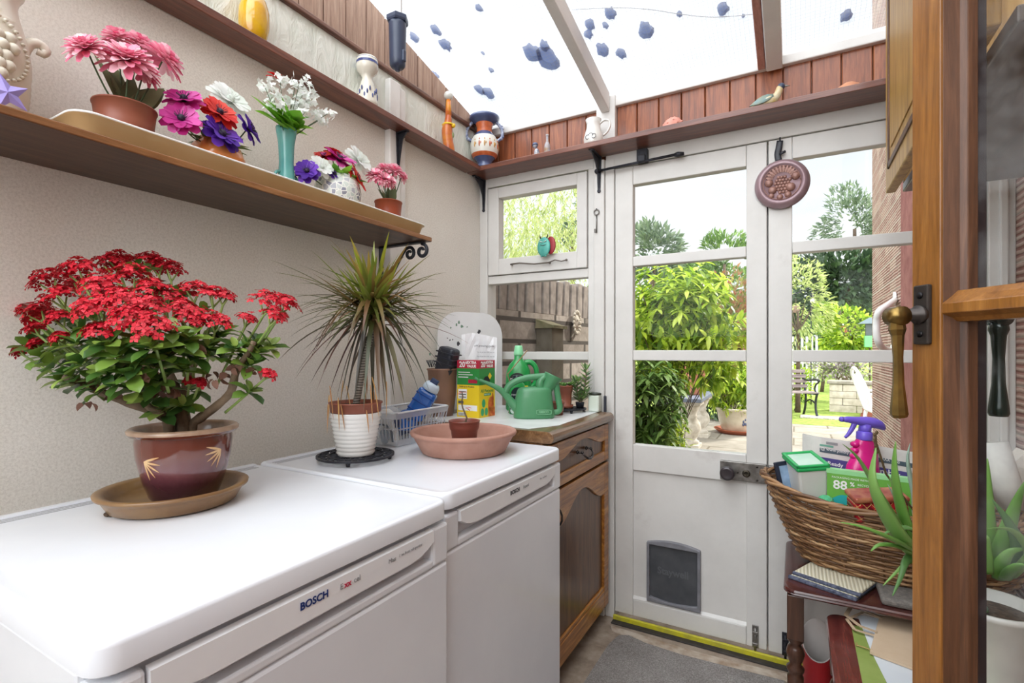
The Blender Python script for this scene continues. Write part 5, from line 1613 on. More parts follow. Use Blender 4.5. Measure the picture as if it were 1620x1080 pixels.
# turquoise vase with white sprays
p0 = on_shelf(453, 285, .15); tv = thing('turquoise_vase', 'slender turquoise vase of white blossom and lime leaves with one red bloom', 'artificial flowers', (.150, p0.y, TZ)); tv.scale = (1, 1, 1)
TURQ = M('turquoise_glaze', (86, 160, 158), .25, c2=(102, 176, 170), scale=14, coat=.4)
b = MB(); b.lathe([(0, 0), (.030, 0), (.031, .006), (.027, .030), (.0215, .075), (.019, .110), (.021, .160), (.026, .192), (.028, .205), (.026, .205), (.022, .19), (0, .165)], n=36)
b.build('vase', TURQ, tv)
for sy_ in (-1, 1):
    b = MB(); b.tube(smooth_path([V(0, sy_ * .026, .020), V(0, sy_ * .036, .040), V(0, sy_ * .037, .062), V(0, sy_ * .030, .078), V(0, sy_ * .021, .080)]), .0042, 8); b.build('vase_handle', TURQ, tv)
base = Vector(tv.location)
b = MB(); b2 = MB()
random.seed(8)
for k in range(26):
    c = at_x(rnd(418, 498), rnd(124, 180), .15 + rnd(-.03, .05)) - base
    if k > 22: c = at_x([510, 518, 505][k - 23], [185, 180, 190][k - 23], .165) - base
    b2.tube([V(0, 0, .17), c * .6 + V(0, 0, .07), c], .0010, 4)
    for q in range(11):
        p = c + V(rnd(-1, 1), rnd(-1, 1), rnd(-.8, .8)) * .022
        d = (V(rnd(-.6, 1), rnd(-1, .6), rnd(-.2, 1))).normalized(); s_, u_ = frame_of(d)
        for h in range(5):
            a = 2 * pi * h / 5; b.leaf(p, s_ * cos(a) + u_ * sin(a) + d * .3, d, .0100, .0082, .3, 2, .2, 'oval')
b.build('blossom', WHITEPET, tv); b2.build('spray_stems', STALK, tv)
b = MB(); anemone(b, at_x(434, 120, .13) - base, V(.3, -.2, .9).normalized(), .020, n=8); b.build('red_bloom', [REDP, REDP], tv)
b = MB()
for u, v, L_ in ((412, 150, .07), (415, 170, .08), (430, 185, .08), (425, 160, .08), (450, 190, .07), (470, 180, .07), (490, 198, .08), (485, 208, .07), (440, 200, .06), (462, 206, .06), (445, 165, .07), (478, 190, .07)):
    tip = at_x(u, v, .15 + rnd(-.02, .06)) - base; st0 = V(0, 0, .20)
    b.leaf(st0, tip - st0, V(.6, 0, .8), (tip - st0).length * 1.15, .052, .25, 5, .3)
    b.leaf(st0 + V(.01, 0, .01), (tip - st0) * .7 + V(rnd(0, .04), rnd(-.03, .03), .01), V(.6, 0, .8), (tip - st0).length * .9, .046, .3, 5, .3)
b.build('leaves', FLIME, tv)
# mosaic bowl
p0 = on_shelf(530, 305, .15); mo = thing('mosaic_bowl', 'round silver mosaic bowl of red magenta white and purple anemones', 'artificial flowers', (.162, p0.y, TZ))
def mosaic():
    m, t, n, b = newmat('mosaic_tiles')
    v = coords(t)
    vo = n.new('ShaderNodeTexVoronoi'); vo.inputs['Scale'].default_value = 66; t.links.new(v, vo.inputs['Vector'])
    ve = n.new('ShaderNodeTexVoronoi'); ve.feature = 'DISTANCE_TO_EDGE'; ve.inputs['Scale'].default_value = 66; t.links.new(v, ve.inputs['Vector'])
    sp = n.new('ShaderNodeSeparateColor'); t.links.new(vo.outputs['Color'], sp.inputs[0])
    c = ramp(t, sp.outputs[0], [(0, (196, 206, 200)), (.3, (214, 222, 214)), (.62, (188, 190, 196)), (.78, (112, 112, 130)), (1, (150, 152, 168))])
    c = mixc(t, ramp(t, ve.outputs['Distance'], [(.04, (255, 255, 255)), (.09, (0, 0, 0))]), c, (236, 236, 230))
    t.links.new(c, b.inputs['Base Color']); b.inputs['Roughness'].default_value = .2
    return m
b = MB(); b.lathe([(0, 0), (.038, 0), (.055, .018), (.066, .048), (.069, .074), (.064, .100), (.054, .118), (.051, .118), (.057, .096), (0, .08)], n=44)
b.build('bowl', mosaic(), mo)
flowers_at(mo, [(486, 272, 17, .03, 'u', (.6, -.7, .4)), (508, 266, 17, .035, 'w', (.8, -.2, .5)), (512, 248, 13, 0, 'r', (.3, -.5, .8)), (536, 254, 23, .02, 'm', (.6, .0, .8)), (526, 242, 12, -.01, 'r', (.2, .1, 1)), (566, 254, 21, -.01, 'w', (.9, .2, .5)), (561, 283, 20, .05, 'r', (.8, .5, .4)), (528, 276, 8, .05, 'u', (.8, 0, .5))], .150, (0, 0, .075), {'m': MAG, 'r': REDP, 'w': WHITEPET, 'u': PURP}, 'anem')
b = MB()
for k in range(22):
    a = k * 2.4; b.leaf(V(cos(a) * .02, sin(a) * .02, .108), (cos(a), sin(a) * 1.2, rnd(.15, 1.0)), V(0, 0, 1), rnd(.045, .075), rnd(.018, .03), .5, 4, .25)
b.build('leaves', FLIME, mo)
# small pot of pink carnations
p0 = on_shelf(611, 345, .14); sp2 = thing('small_pink_flower_pot', 'small brown pot of pink artificial carnations at the tray end', 'artificial flowers', (.150, p0.y, TZ))
clay_pot('', sp2, .034, .046, .105, M('small_pot_red', (158, 78, 52), .45, c2=(146, 68, 46), scale=10))
flowers_at(sp2, [(594, 279, 15, .01, 'p', (.4, -.5, .8)), (622, 272, 17, -.01, 'p', (.3, .1, 1)), (606, 284, 14, .03, 'p', (.8, -.1, .5)), (616, 288, 12, .03, 'p', (.8, .2, .5)), (636, 280, 10, .0, 'p', (.5, .6, .5)), (606, 268, 12, -.02, 'p', (.2, 0, 1))], .150, (0, 0, .09), {'p': PINK}, 'chrys')
b = MB()
for dx, dy, dz, L_, w_ in ((.1, -.6, .75, .075, .022), (.25, -.9, .4, .05, .024), (.1, .32, .9, .110, .034), (.0, .12, .9, .085, .034), (-.1, -.2, .9, .07, .02)):
    b.leaf(V(0, 0, .085), (dx, dy, dz), V(.8, 0, .3), L_, w_, .3, 6, .3)
b.build('leaves', FDARK, sp2)
# big cream pottery jug and violet star at the left end
CREAM = M('cream_pottery', (232, 226, 210), .4, c2=(216, 208, 190), scale=8, coat=.2)
jx, jy = .100, .318
cj = thing('pottery_jug', 'big cream pottery jug with moulded grapes and curled handle at the shelf end', 'jug', (jx, jy, LZ))
b = MB()
prof = [(0, 0), (.052, 0), (.056, .004)]
for i in range(15):
    z = .010 + i * .0062; prof += [(.0585 + .0095 * sin(i / 14 * pi / 2) + (.0012 if i % 2 else 0), z)]
prof += [(.070, .110), (.070, .130), (.066, .160), (.059, .190), (.0525, .215), (.0505, .232), (.054, .246), (.060, .256), (.058, .260), (.052, .250), (.047, .232), (.05, .20), (0, .1)]
b.lathe(prof, n=56); b.build('jug_body', CREAM, cj)
b = MB(); b.tube(smooth_path([V(.01, .058, .160), V(.012, .066, .180), V(.014, .080, .186), V(.014, .089, .178), V(.013, .084, .170), V(.012, .076, .171)], 4), [.009] * 8 + [.008] * 9 + [.006] * 4, 10); b.build('jug_handle', CREAM, cj)
b = MB(); random.seed(3)
for k in range(26):
    row = k // 5; cc = k % 5
    a = -.16 + (cc - 2) * .26 * (1 - row * .10) + .1 * (row % 2); z = .152 - row * .017
    r_ = .0695 if z < .14 else .066
    b.ball((cos(a) * r_, sin(a) * r_, z), .0105, 10, 8)
b.build('grape_relief', CREAM, cj)
b = MB()
for k in range(40):
    a = -.16 + .98 * cos(2 * pi * k / 40); z = .128 + .060 * sin(2 * pi * k / 40); r_ = .071 - max(0, z - .13) * .12
    b.ball((cos(a) * r_, sin(a) * r_, z), .0042, 6, 5, (1, 1, .7))
for k in range(9):
    a = -.3 + rnd(-.5, .6); z = rnd(.165, .205); r_ = .0665 - (z - .16) * .25
    b.leaf(V(cos(a) * r_, sin(a) * r_, z), (-sin(a), cos(a), rnd(-.8, .8)), V(cos(a), sin(a), 0), .030, .016, .3, 4, -.3)
b.build('leaf_relief', CREAM, cj)
st_ = thing('violet_star', 'pale violet folded paper star in front of the cream jug', 'star', (.222, at_x(10, 160, .222).y, LZ + .001))
b = MB(); pts = []
for k in range(10):
    a = pi / 2 + k * pi / 5 + .3; r_ = .034 if k % 2 == 0 else .015; pts.append((0, cos(a) * r_, .030 + sin(a) * r_))
vs = pts + [(.007, 0, .030), (-.007, 0, .030)]
b.add(vs, [(k, (k + 1) % 10, 10) for k in range(10)] + [((k + 1) % 10, k, 11) for k in range(10)], False)
b.build('star_body', M('violet_paper', (168, 156, 226), .5, c2=(150, 136, 212), scale=20), st_)

# ---- high shelf: left run and far run, each lifted off on its own brackets
hs1 = thing('wall_shelf', 'high stained shelf running along the left wall under the boards', 'shelf', (0, 0, 2.003), 0, None)
b = MB(); b.box(0.004, .087, -0.3, 1.985, 0, .022); b.build('shelf_board', SHELFWOOD, hs1, bevel=.002)
hs2 = thing('wall_shelf', 'high stained shelf running over the window and double doors', 'shelf', (0, 1.99, 2.003), 0, None)
b = MB(); b.prism([(.010, .124, 0), (.010, .0, 0), (1.965, -.012, 0), (1.965, .124, 0)], (0, 0, .022)); b.build('shelf_board', SHELFWOOD_X, hs2, bevel=.002)
HZ = 2.0255
def bracket(label, loc, rz, L_=.085, H_=.15):
    """cast bracket: wall strap, top arm and a tapering web; local +x points away from the wall"""
    t = thing('shelf_bracket', label, 'bracket', loc, rz, 'cast iron brackets under the high shelf')
    b = MB(); b.prism([(0, -.012, 0), (0, .012, 0), (0, .006, -H_), (0, -.006, -H_)], (.004, 0, 0)); b.tube([V(0, 0, -H_), V(.005, 0, -H_)], .008, 12); b.build('wall_strap', IRON, t, bevel=.001)
    b = MB(); b.bbox(0, L_, -.010, .010, -.005, 0, .0015); b.build('arm', IRON, t)
    b = MB(); b.prism([(.003, -.0025, -.006), (L_ * .92, -.0025, -.006), (L_ * .5, -.0025, -.030), (.016, -.0025, -.075), (.006, -.0025, -H_ * .9), (.003, -.0025, -H_ * .9)], (0, .005, 0)); b.build('web', IRON, t)
    b = MB()
    for z in (-.03, -.10): b.tube([V(.003, 0, z), V(.006, 0, z)], .004, 8)
    b.build('screw', M('screw_dark3', (40, 40, 44), .4, .7), t)
bracket('black iron shelf bracket on the white wall post', (.031, 1.489, 2.003), 0, .050)
bracket('black iron shelf bracket in the corner left of the window', (.026, D - .004, 2.003), -pi / 2, .090)
bracket('black iron shelf bracket on the post between window and door', (.630, D - .015, 2.003), -pi / 2, .105)
# ornaments on the high shelf, left run
def P_(u, x): return at_x(u, 150, x).y
yv = lathe_thing('yellow_vase', 'yellow glazed vase at the near end of the high shelf', 'vase', (.046, P_(402, .046), HZ), [(0, 0), (.022, 0), (.032, .012), (.040, .045), (.040, .085), (.032, .115), (.022, .132), (.024, .142), (.020, .142), (.018, .13), (0, .12)], M('yellow_glaze', (222, 180, 28), .15, c2=(198, 140, 18), scale=9, coat=.8), 40)
hg = thing('hourglass_vase', 'white waisted vase with blue rim bands and blue painted foot', 'vase', (.046, P_(581, .046), HZ))
b = MB(); b.lathe([(0, 0), (.036, 0), (.037, .012), (.033, .045), (.022, .085), (.0175, .100), (.022, .112), (.034, .124), (.039, .140), (.0375, .165), (.034, .172), (.031, .165), (0, .13)], n=40); b.build('vase_body', M('white_glaze', (226, 222, 208), .2, coat=.5, c2=(214, 208, 192), scale=8), hg)
b = MB(); b.lathe([(.0375, .1655), (.0378, .158), (.0392, .148), (.0394, .1465)], n=40); b.build('blue_band', M('cobalt_paint', (58, 68, 120), .25, c2=(84, 92, 140), scale=40), hg)
b = MB()
for k in range(12): 
    a = -1.9 + .28 * k; b.ball((cos(a) * .0345, sin(a) * .0345, .030 + .012 * (k % 3)), .006, 8, 6, (.5, .5, 1.5))
b.build('blue_flowers', MATS['cobalt_paint'], hg)
fg = thing('figure_bottle', 'tall twisted orange and yellow figure bottle with a pale round stopper', 'bottle', (.046, P_(709, .046), HZ))
ORB = M('amber_painted', (204, 122, 40), .3, c2=(178, 76, 34), scale=22, coat=.3)
b = MB(); b.tube(smooth_path([V(.006, .004, 0), V(.004, -.002, .03), V(0, -.006, .07), V(-.002, -.004, .11), V(0, .0, .14), V(0, .002, .17)]), [.022, .023, .024, .024, .023, .023, .023, .024, .024, .023, .020, .017, .016, .015, .013, .012], 14); b.build('bottle_body', ORB, fg)
b = MB(); b.tube([V(0, .002, .165), V(0, .002, .205), V(0, .002, .235)], [.014, .012, .010], 12); b.build('bottle_neck', M('yellow_glass', (226, 178, 52), .3, c2=(214, 96, 50), scale=20), fg)
b = MB(); b.tube(arc(V(0, .001, .122), .024, 0, 2 * pi, 20, V(1, 0, 0), V(0, 1, 0)), .004, 6); b.ball((.024, .006, .118), .010, 8, 6); b.build('yellow_sash', M('yellow_sash', (238, 196, 40), .4), fg)
b = MB(); b.ball((.016, .008, .08), .014, 10, 8, (.5, .9, 1)); b.build('green_patch', M('green_patch', (150, 172, 120), .4), fg)
b = MB(); b.ball((0, .002, .252), .020, 16, 12); b.build('stopper', M('stopper_grey', (214, 214, 206), .3, c2=(188, 188, 186), scale=30), fg)
# big painted urn in the corner
ur = thing('painted_urn', 'two handled blue and orange painted urn in the shelf corner', 'urn', (.078, 2.040, HZ))
URB = M('urn_blue', (62, 76, 116), .25, c2=(82, 96, 134), scale=20, coat=.4); URO = M('urn_orange', (202, 108, 60), .3, c2=(178, 84, 44), scale=60); URW = M('urn_white', (218, 216, 206), .3)
b = MB()
b.m = 0; b.lathe([(0, 0), (.040, 0), (.041, .010), (.030, .022), (.034, .032), (.052, .050)], n=44)
b.m = 1; b.lathe([(.052, .050), (.058, .058), (.062, .066)], n=44)
b.m = 2; b.lathe([(.062, .066), (.067, .085), (.068, .110), (.064, .132), (.055, .150)], n=44)
b.m = 0; b.lathe([(.055, .150), (.046, .162), (.038, .172)], n=44)
b.m = 1; b.lathe([(.038, .172), (.036, .195), (.042, .215)], n=44)
b.m = 0; b.lathe([(.042, .215), (.062, .228), (.071, .236), (.072, .246), (.066, .246), (.05, .235), (0, .215)], n=44)
b.build('urn_body', [URB, URO, URW], ur)
for k in range(7):                              # painted standing figures around the white band
    a = -1.75 + .38 * k; r_ = .0665; c_ = V(cos(a), sin(a), 0)
    b = MB()
    b.ball(c_ * (r_ - .001) + V(0, 0, .122), .0048, 8, 6, (.6, .6, 1)); b.ball(c_ * (r_ + .0003) + V(0, 0, .100), .0085, 10, 8, (.4, .6, 1.7)); b.ball(c_ * r_ + V(-sin(a), cos(a), 0) * .007 + V(0, 0, .104), .005, 8, 6, (.5, .7, 1.4))
    b.build('painted_figure', URO if k % 2 else M('ochre_paint', (196, 150, 82), .4), ur)
for sg in (-1, 1):
    dv = V(.87, .49, 0) * sg; b = MB()
    b.tube(smooth_path([dv * .060 + V(0, 0, .135), dv * .082 + V(0, 0, .150), dv * .086 + V(0, 0, .178), dv * .076 + V(0, 0, .204), dv * .058 + V(0, 0, .224)]), .0075, 10)
    for q in range(7): b.ball(dv * (.083 + .006 * (q % 2)) + V(0, 0, .145 + .010 * q), .0065, 8, 6)
    b.build('urn_handle', M('urn_white_blue', (176, 184, 200), .3, c2=(84, 96, 140), scale=90), ur)
# far run ornaments
fd = thing('dog_figurine', 'tiny blue and white seated figurine right of the painted urn', 'figurine', (.352, 2.052, HZ))
b = MB(); b.ball((0, 0, .030), .016, 12, 8, (.8, .8, 1.3)); b.ball((-.006, -.004, .062), .012, 12, 8); b.tube([V(-.004, 0, .012), V(.012, -.010, .004)], .006, 8); b.build('figure_body', M('china_white', (204, 204, 206), .25, c2=(96, 104, 130), scale=60, coat=.4, lo=.42, hi=.58), fd)
b = MB(); b.lathe([(.0, .078), (.010, .074), (.0135, .066), (.0135, .063), (0, .064)], (-.006, -.004, 0), 16); b.build('hat', M('slate_blue', (66, 78, 110), .35), fd)
mbt = lathe_thing('miniature_bottle', 'miniature brown bottle with a silver neck on the high shelf', 'bottle', (.405, 2.052, HZ), [(0, 0), (.013, 0), (.014, .004), (.014, .045), (.012, .056), (.006, .072), (.0055, .094), (.007, .096), (.007, .102), (0, .103)], M('amber_silver', (150, 120, 88), .25, c2=(176, 182, 196), scale=40), 20)
pi_ = thing('china_jug', 'small white china jug with looped handle above the middle post', 'jug', (.628, 2.040, HZ))
b = MB(); b.lathe([(0, 0), (.036, 0), (.040, .010), (.042, .030), (.036, .055), (.030, .075), (.029, .095), (.034, .112), (.031, .112), (.026, .094), (0, .06)], n=36); b.build('jug_body', M('china_glaze', (228, 226, 220), .2, coat=.5, c2=(216, 214, 208), scale=20), pi_)
b = MB(); b.tube(smooth_path([V(.026, .004, .092), V(.046, .006, .104), V(.066, .008, .098), V(.070, .008, .076), V(.058, .007, .052), V(.040, .005, .040)]), .0062, 10, flat=.7); b.build('jug_handle', MATS['china_glaze'], pi_)
b = MB()
for k in range(3):
    c_ = V(-.012 + .014 * k, -.040, .028 + .006 * (k % 2)); b.tube(arc(c_, .009, 0, 2 * pi, 14), .0012, 5)
b.build('drawn_rings', M('china_ink', (90, 90, 96), .4), pi_)
tag((lambda o: (setattr(o, 'location', (.955, 2.056, HZ)), o)[1])((lambda b: (b.lathe([(.0, .052), (.020, .048), (.036, .034), (.044, .014), (.046, 0), (0, 0)], n=28), [b.ball((cos(a) * r_, sin(a) * r_, z), .0045, 6, 5) for k in range(40) for a, q in [(k * 2.4, (k + 1) / 41)] for r_, z in [(.044 * sin(q * pi / 2), .051 * cos(q * pi / 2))]], b.build('studded_dome', M('pink_clay', (214, 150, 134), .7, c2=(196, 128, 112), scale=30)))[2])(MB())), 'pinkish studded dome lying on the high shelf above the left door', 'ornament')
tag((lambda o: (setattr(o, 'location', (1.535, 2.056, HZ)), o)[1])((lambda b: (b.lathe([(.0, .040), (.018, .037), (.034, .026), (.044, .010), (.046, 0), (0, 0)], n=28), b.build('flat_dome', M('sandy_clay', (200, 140, 104), .7, c2=(180, 118, 86), scale=24)))[1])(MB())), 'low sandy brown dome near the right end of the high shelf', 'ornament')
bd_ = thing('bird_figurine', 'small painted bird figurine facing right on the high shelf', 'figurine', (1.285, 2.046, HZ))
b = MB(); b.tube(smooth_path([V(-.050, 0, .022), V(-.030, 0, .026), V(-.005, 0, .032), V(.020, 0, .036), V(.036, 0, .050), V(.042, 0, .066), V(.046, 0, .076)]), [.003, .006, .010, .014, .017, .019, .020, .021, .021, .020, .017, .015, .013, .0125, .0125, .012, .012, .0115, .009], 14); b.build('bird_body', M('bird_yellow_white', (216, 210, 186), .35, c2=(206, 176, 92), scale=34, coat=.3), bd_)
b = MB(); b.ball((.048, 0, .076), .0125, 14, 10); b.build('head', M('bird_dark_blue', (62, 74, 98), .35), bd_)
b = MB(); b.tube([V(.058, 0, .076), V(.076, 0, .072)], [.0045, .0008], 8); b.build('beak', M('bird_beak', (120, 116, 108), .4), bd_)
b = MB()
for sg in (-1, 1): b.leaf(V(.024, sg * .016, .044), (-1, sg * .12, -.28), V(0, sg, .2), .082, .028, .15, 5, .25)
b.build('wing', M('bird_wing', (116, 148, 150), .4, c2=(150, 150, 120), scale=40), bd_, solid=.003)
b = MB(); b.bbox(-.034, .044, -.022, .022, 0, .014, .006); b.build('base', M('bird_base', (70, 96, 104), .5), bd_)
# copper mould on its strap
mx_, mz_ = 1.334, 1.770
cm = thing('copper_mould', 'round copper mould with embossed fruit hanging by a black strap', 'mould', (mx_, D - .010, mz_))
COPPER = M('aged_copper', (164, 138, 144), .3, .2, c2=(138, 112, 118), scale=14)
COPPER2 = M('copper_relief', (156, 116, 104), .38, .2, c2=(128, 92, 84), scale=40)
b = MB(); b.T = Matrix.Rotation(pi / 2, 4, 'X')
b.lathe([(0, .0), (.088, 0), (.091, .003), (.089, .008), (.080, .026), (.072, .030), (.066, .028), (.064, .022), (0, .021)], n=56); b.build('mould_body', COPPER, cm)
b = MB(); random.seed(12)
def bump_(x, z, r, s=.6): b.ball((x, -.022, z), r, 10, 8, (1, s, 1))
for j in range(6):
    for i in range(-2, 3):
        if abs(i) + max(0, j - 3) <= 3 and not (j == 0 and abs(i) > 1): bump_(i * .0105 + .005 * (j % 2), .020 - j * .011, .0062)
bump_(-.042, .004, .0145); bump_(.044, .018, .0150); bump_(-.030, -.024, .0145); bump_(.028, -.020, .0160); bump_(-.034, -.044, .010); bump_(.020, -.046, .012); bump_(-.006, -.052, .011)
for k in range(12):
    a = .25 + k * .24; b.leaf(V(cos(a) * .030, -.0225, .012 + sin(a) * .026), (cos(a), -.25, sin(a)), V(0, -1, 0), .026, .014, .3, 4, .4)
b.tube(arc(V(0, -.0225, 0), .061, 0, 2 * pi, 40), .0018, 6); b.build('fruit_relief', COPPER2, cm)
b = MB(); b.tube(smooth_path([V(-.010, -.006, .086), V(-.014, -.004, .112), V(-.010, -.003, .135), V(-.006, -.006, .160)]), [.011] * 10, 8, flat=.3, hint=V(0, 1, 0)); b.tube([V(.012, -.006, .118), V(-.008, -.006, .110)], .005, 8); b.build('strap', BLKP, cm)
tag((lambda o: (setattr(o, 'location', (mx_ - .006, D - .004, mz_ + .163)), o)[1])((lambda b: (b.tube([V(0, .003, 0), V(0, -.014, 0), V(0, -.016, .008)], .003, 8), b.build('hook', IRON))[1])(MB())), 'small black hook holding the copper mould strap', 'hook')
# long iron bar bolted across the door head
bl = thing('door_bar', 'long black iron bar with a knobbed end across the door head', 'bar', (.624, D - .030, 1.936))
b = MB(); q1 = at_y(1066, 245, D - .03) - bl.location; b.tube([V(0, 0, 0), q1], .0055, 10); b.build('bar_rod', IRON, bl)
b = MB(); q2 = at_y(1082, 243, D - .03) - bl.location; b.tube([q1, q1 * .6 + q2 * .4, q2], [.006, .011, .007], 10); b.ball((0, 0, 0), .010, 10, 8); b.build('bar_end', IRON, bl)
b = MB(); q3 = at_y(1016, 250, D - .03) - bl.location; b.bbox(q3.x - .024, q3.x + .020, .0, .029, q3.z - .014, q3.z + .040, .002); b.bbox(q3.x - .018, q3.x + .014, -.012, .004, q3.z - .016, q3.z + .012, .003); b.build('bar_keeper', IRON, bl)
# key hanging on the post
ky = thing('hanging_key', 'old steel key hanging on the white post by the door', 'key', (.619, D - .018, 1.72))
b = MB(); b.tube(arc(V(0, 0, .042), .0115, 0, 2 * pi, 18), .0028, 8); b.tube([V(0, 0, .030), V(0, 0, -.048)], .003, 8); b.box(-.010, 0, -.002, .002, -.046, -.030); b.build('key_body', STEEL, ky)
b = MB(); b.tube([V(0, .006, .056), V(0, -.004, .056)], .002, 6); b.build('nail', IRON, ky)
# metal owl with red back on the casement
ow = thing('owl_ornament', 'turquoise metal owl with a dark red wing perched on the window stay', 'ornament', (.372, D - .036, 1.588))
TQ = M('turquoise_metal', (72, 158, 148), .4, .2, c2=(96, 176, 162), scale=50, bmp=.2)
b = MB(); b.ball((0, 0, .044), .036, 20, 14, (.92, .22, 1.25)); b.build('owl_body', TQ, ow)
b = MB(); b.ball((.030, .010, .050), .034, 18, 12, (.75, .16, 1.2)); b.build('red_wing', M('dark_red_metal', (146, 36, 46), .4, .2), ow)
b = MB()
for sg in (-1, 1): b.tube([V(sg * .016, 0, .084), V(sg * .022, 0, .102)], [.004, .001], 6)
b.build('ear_tuft', DARKSTRIP, ow)
b = MB()
for sg in (-1, 1): b.tube([V(sg * .016, -.0085, .070), V(sg * .004, -.0085, .064)], .0022, 6)
b.build('brow', M('pale_metal', (196, 214, 206), .4), ow)
b = MB(); b.tube([V(-.014, -.008, .052), V(0, -.009, .048), V(.014, -.008, .052)], .0012, 6)
b.build('mouth_line', DARKSTRIP, ow)
b = MB()
for sg in (-1, 1): b.tube([V(sg * .010, 0, .004), V(sg * .012, -.004, -.002)], .003, 6)
b.build('foot', TQ, ow)
# dark cylinder hanging from the rafter by the left boards
hc = thing('hanging_cylinder', 'dark navy plastic cylinder with a flanged top hanging under the glass roof', 'cylinder', (.178, 1.325, 2.128))
NV = M('navy_grey_plastic', (58, 68, 90), .35, c2=(48, 56, 76), scale=8)
b = MB(); b.lathe([(0, -.004), (.008, -.004), (.009, .004), (.020, .006), (.0265, .014), (.0275, .03), (.0300, .150), (.0310, .166), (.0, .168)], n=32); b.build('cylinder_body', NV, hc)
b = MB(); b.lathe([(0, .160), (.036, .160), (.039, .166), (.039, .178), (.032, .184), (0, .186)], n=6, smooth=False); b.build('flange', NV, hc)
b = MB(); b.bbox(.020, .034, -.008, .008, .020, .06, .004); b.build('clip', NV, hc)
b = MB(); b.bbox(-.018, .018, -.004, .004, .185, .345, .001); b.build('strap', M('pale_strap', (206, 206, 204), .6), hc)
# ================================================================== RIGHT SIDE: TABLES, BASKET, ALOE
random.seed(41)
MAHOG = wood('mahogany', [(52, 26, 24), (82, 40, 36), (106, 58, 50)], 'X', 5, .25, .6)
MAHOGZ = wood('mahogany_leg', [(50, 32, 24), (76, 48, 36), (98, 66, 50)], 'Z', 5, .3, .4)
MAHOGR = wood('mahogany_red', [(82, 34, 34), (112, 52, 46), (128, 70, 60)], 'Y', 5, .25, .7)
def leg(name, x, y, h, t):
    b = MB()
    b.bbox(x - .021, x + .021, y - .021, y + .021, h - .125, h, .002)
    pr = [(.010, 0), (.013, .004), (.015, .03), (.019, .16), (.021, h - .235), (.016, h - .228), (.022, h - .218), (.023, h - .21), (.014, h - .200), (.021, h - .182), (.024, h - .168), (.020, h - .152), (.013, h - .142), (.021, h - .134), (.020, h - .125)]
    b.lathe([(max(r, .001), z) for r, z in pr], (x, y, 0), 20)
    b.build('leg', MAHOGZ, t)
def table(name, label, x0, x1, y0, y1, h, inlay=None, group='nest of mahogany tables'):
    t = thing('side_table', label, 'table', ((x0 + x1) / 2, (y0 + y1) / 2, 0), 0, group)
    hx, hy_ = (x1 - x0) / 2, (y1 - y0) / 2
    b = MB(); P = rr_outline(hx, hy_, .035, 6)
    k = len(P); lay = [(.012, h - .020), (.004, h - .018), (.0, h - .013), (.003, h - .009), (.0, h - .006), (.002, h - .001), (.006, h)]
    vs = []; fs = []
    for ins, z in lay: vs += [p + V(0, 0, z) for p in rr_outline(hx - ins, hy_ - ins, .035, 6)]
    for j in range(len(lay) - 1):
        for i in range(k): fs.append((j * k + i, j * k + (i + 1) % k, (j + 1) * k + (i + 1) % k, (j + 1) * k + i))
    fs += [list(range(k))[::-1], [(len(lay) - 1) * k + i for i in range(k)]]
    b.add(vs, fs, False)
    b.build('tabletop', MAHOGR if inlay else MAHOG, t)
    b = MB(); b.bbox(-hx + .03, hx - .03, hy_ - .035, hy_ - .02, h - .07, h - .02, .002)
    for sx_ in (-1, 1): b.bbox(sx_ * (hx - .03) - .008, sx_ * (hx - .03) + .008, -hy_ + .03, hy_ - .03, h - .055, h - .02, .002)
    b.build('apron', MAHOG, t)
    for sx_ in (-1, 1):
        for sy_ in (-1, 1): leg('leg', sx_ * (hx - .030), sy_ * (hy_ - .032), h - .02, t)
    if inlay:
        b = MB(); b.prism([(-hx + .055, -hy_ + .05, h), (hx - .055, -hy_ + .05, h), (hx - .055, hy_ - .05, h), (-hx + .055, hy_ - .05, h)], (0, 0, .0008))
        b.build('leather_inlay', inlay, t)
    return t
TH, NH = .487, .425
GREENL = M('green_leather', (132, 152, 76), .45, c2=(152, 170, 96), scale=9, bmp=.1)
table('t', 'tall dark mahogany table under the wicker basket by the double doors', 1.348, 1.880, 1.612, 2.040, TH)
nt_ = table('n', 'lower mahogany table with green leather inlay slid out in front', 1.452, 1.802, 1.290, 1.665, NH, GREENL)
# folded mat and grey mat on the tall table
mt = thing('folded_mat', 'folded cream ribbed mat with a navy fringe under the wicker basket', 'mat', (1.475, 1.735, TH))
b = MB()
b.T = Matrix.Rotation(radians(-24), 4, 'Z')
NAVYF = M('navy_fringe', (58, 64, 86), .9, c2=(110, 116, 136), scale=120, bmp=.8)
def ribbed_cream():
    m, t, n, b = newmat('ribbed_cream')
    wv = n.new('ShaderNodeTexWave'); wv.bands_direction = 'X'; wv.inputs['Scale'].default_value = 34
    t.links.new(coords(t), wv.inputs['Vector'])
    t.links.new(ramp(t, wv.outputs['Fac'], [(.2, (196, 188, 160)), (.6, (228, 222, 200))]), b.inputs['Base Color'])
    b.inputs['Roughness'].default_value = .9; bump(t, b, wv.outputs['Fac'], .5, .003)
    return m
CREAMR = ribbed_cream()
b.m = 0; b.bbox(-.085, .085, -.085, .10, .002, .010, .004); b.bbox(-.080, .090, -.070, .10, .012, .020, .004)
b.m = 1; b.bbox(-.088, .088, -.090, -.078, .0, .010, .003); b.bbox(-.082, .093, -.077, -.062, .010, .019, .003); b.bbox(-.0865, .0865, -.082, .10, 0, .002, .001); b.bbox(-.081, .091, -.068, .10, .010, .012, .001)
b.build('mat_body', [CREAMR, NAVYF], mt)
o = MB(); o.bbox(-.16, .16, -.17, .20, 0, .022, .008)
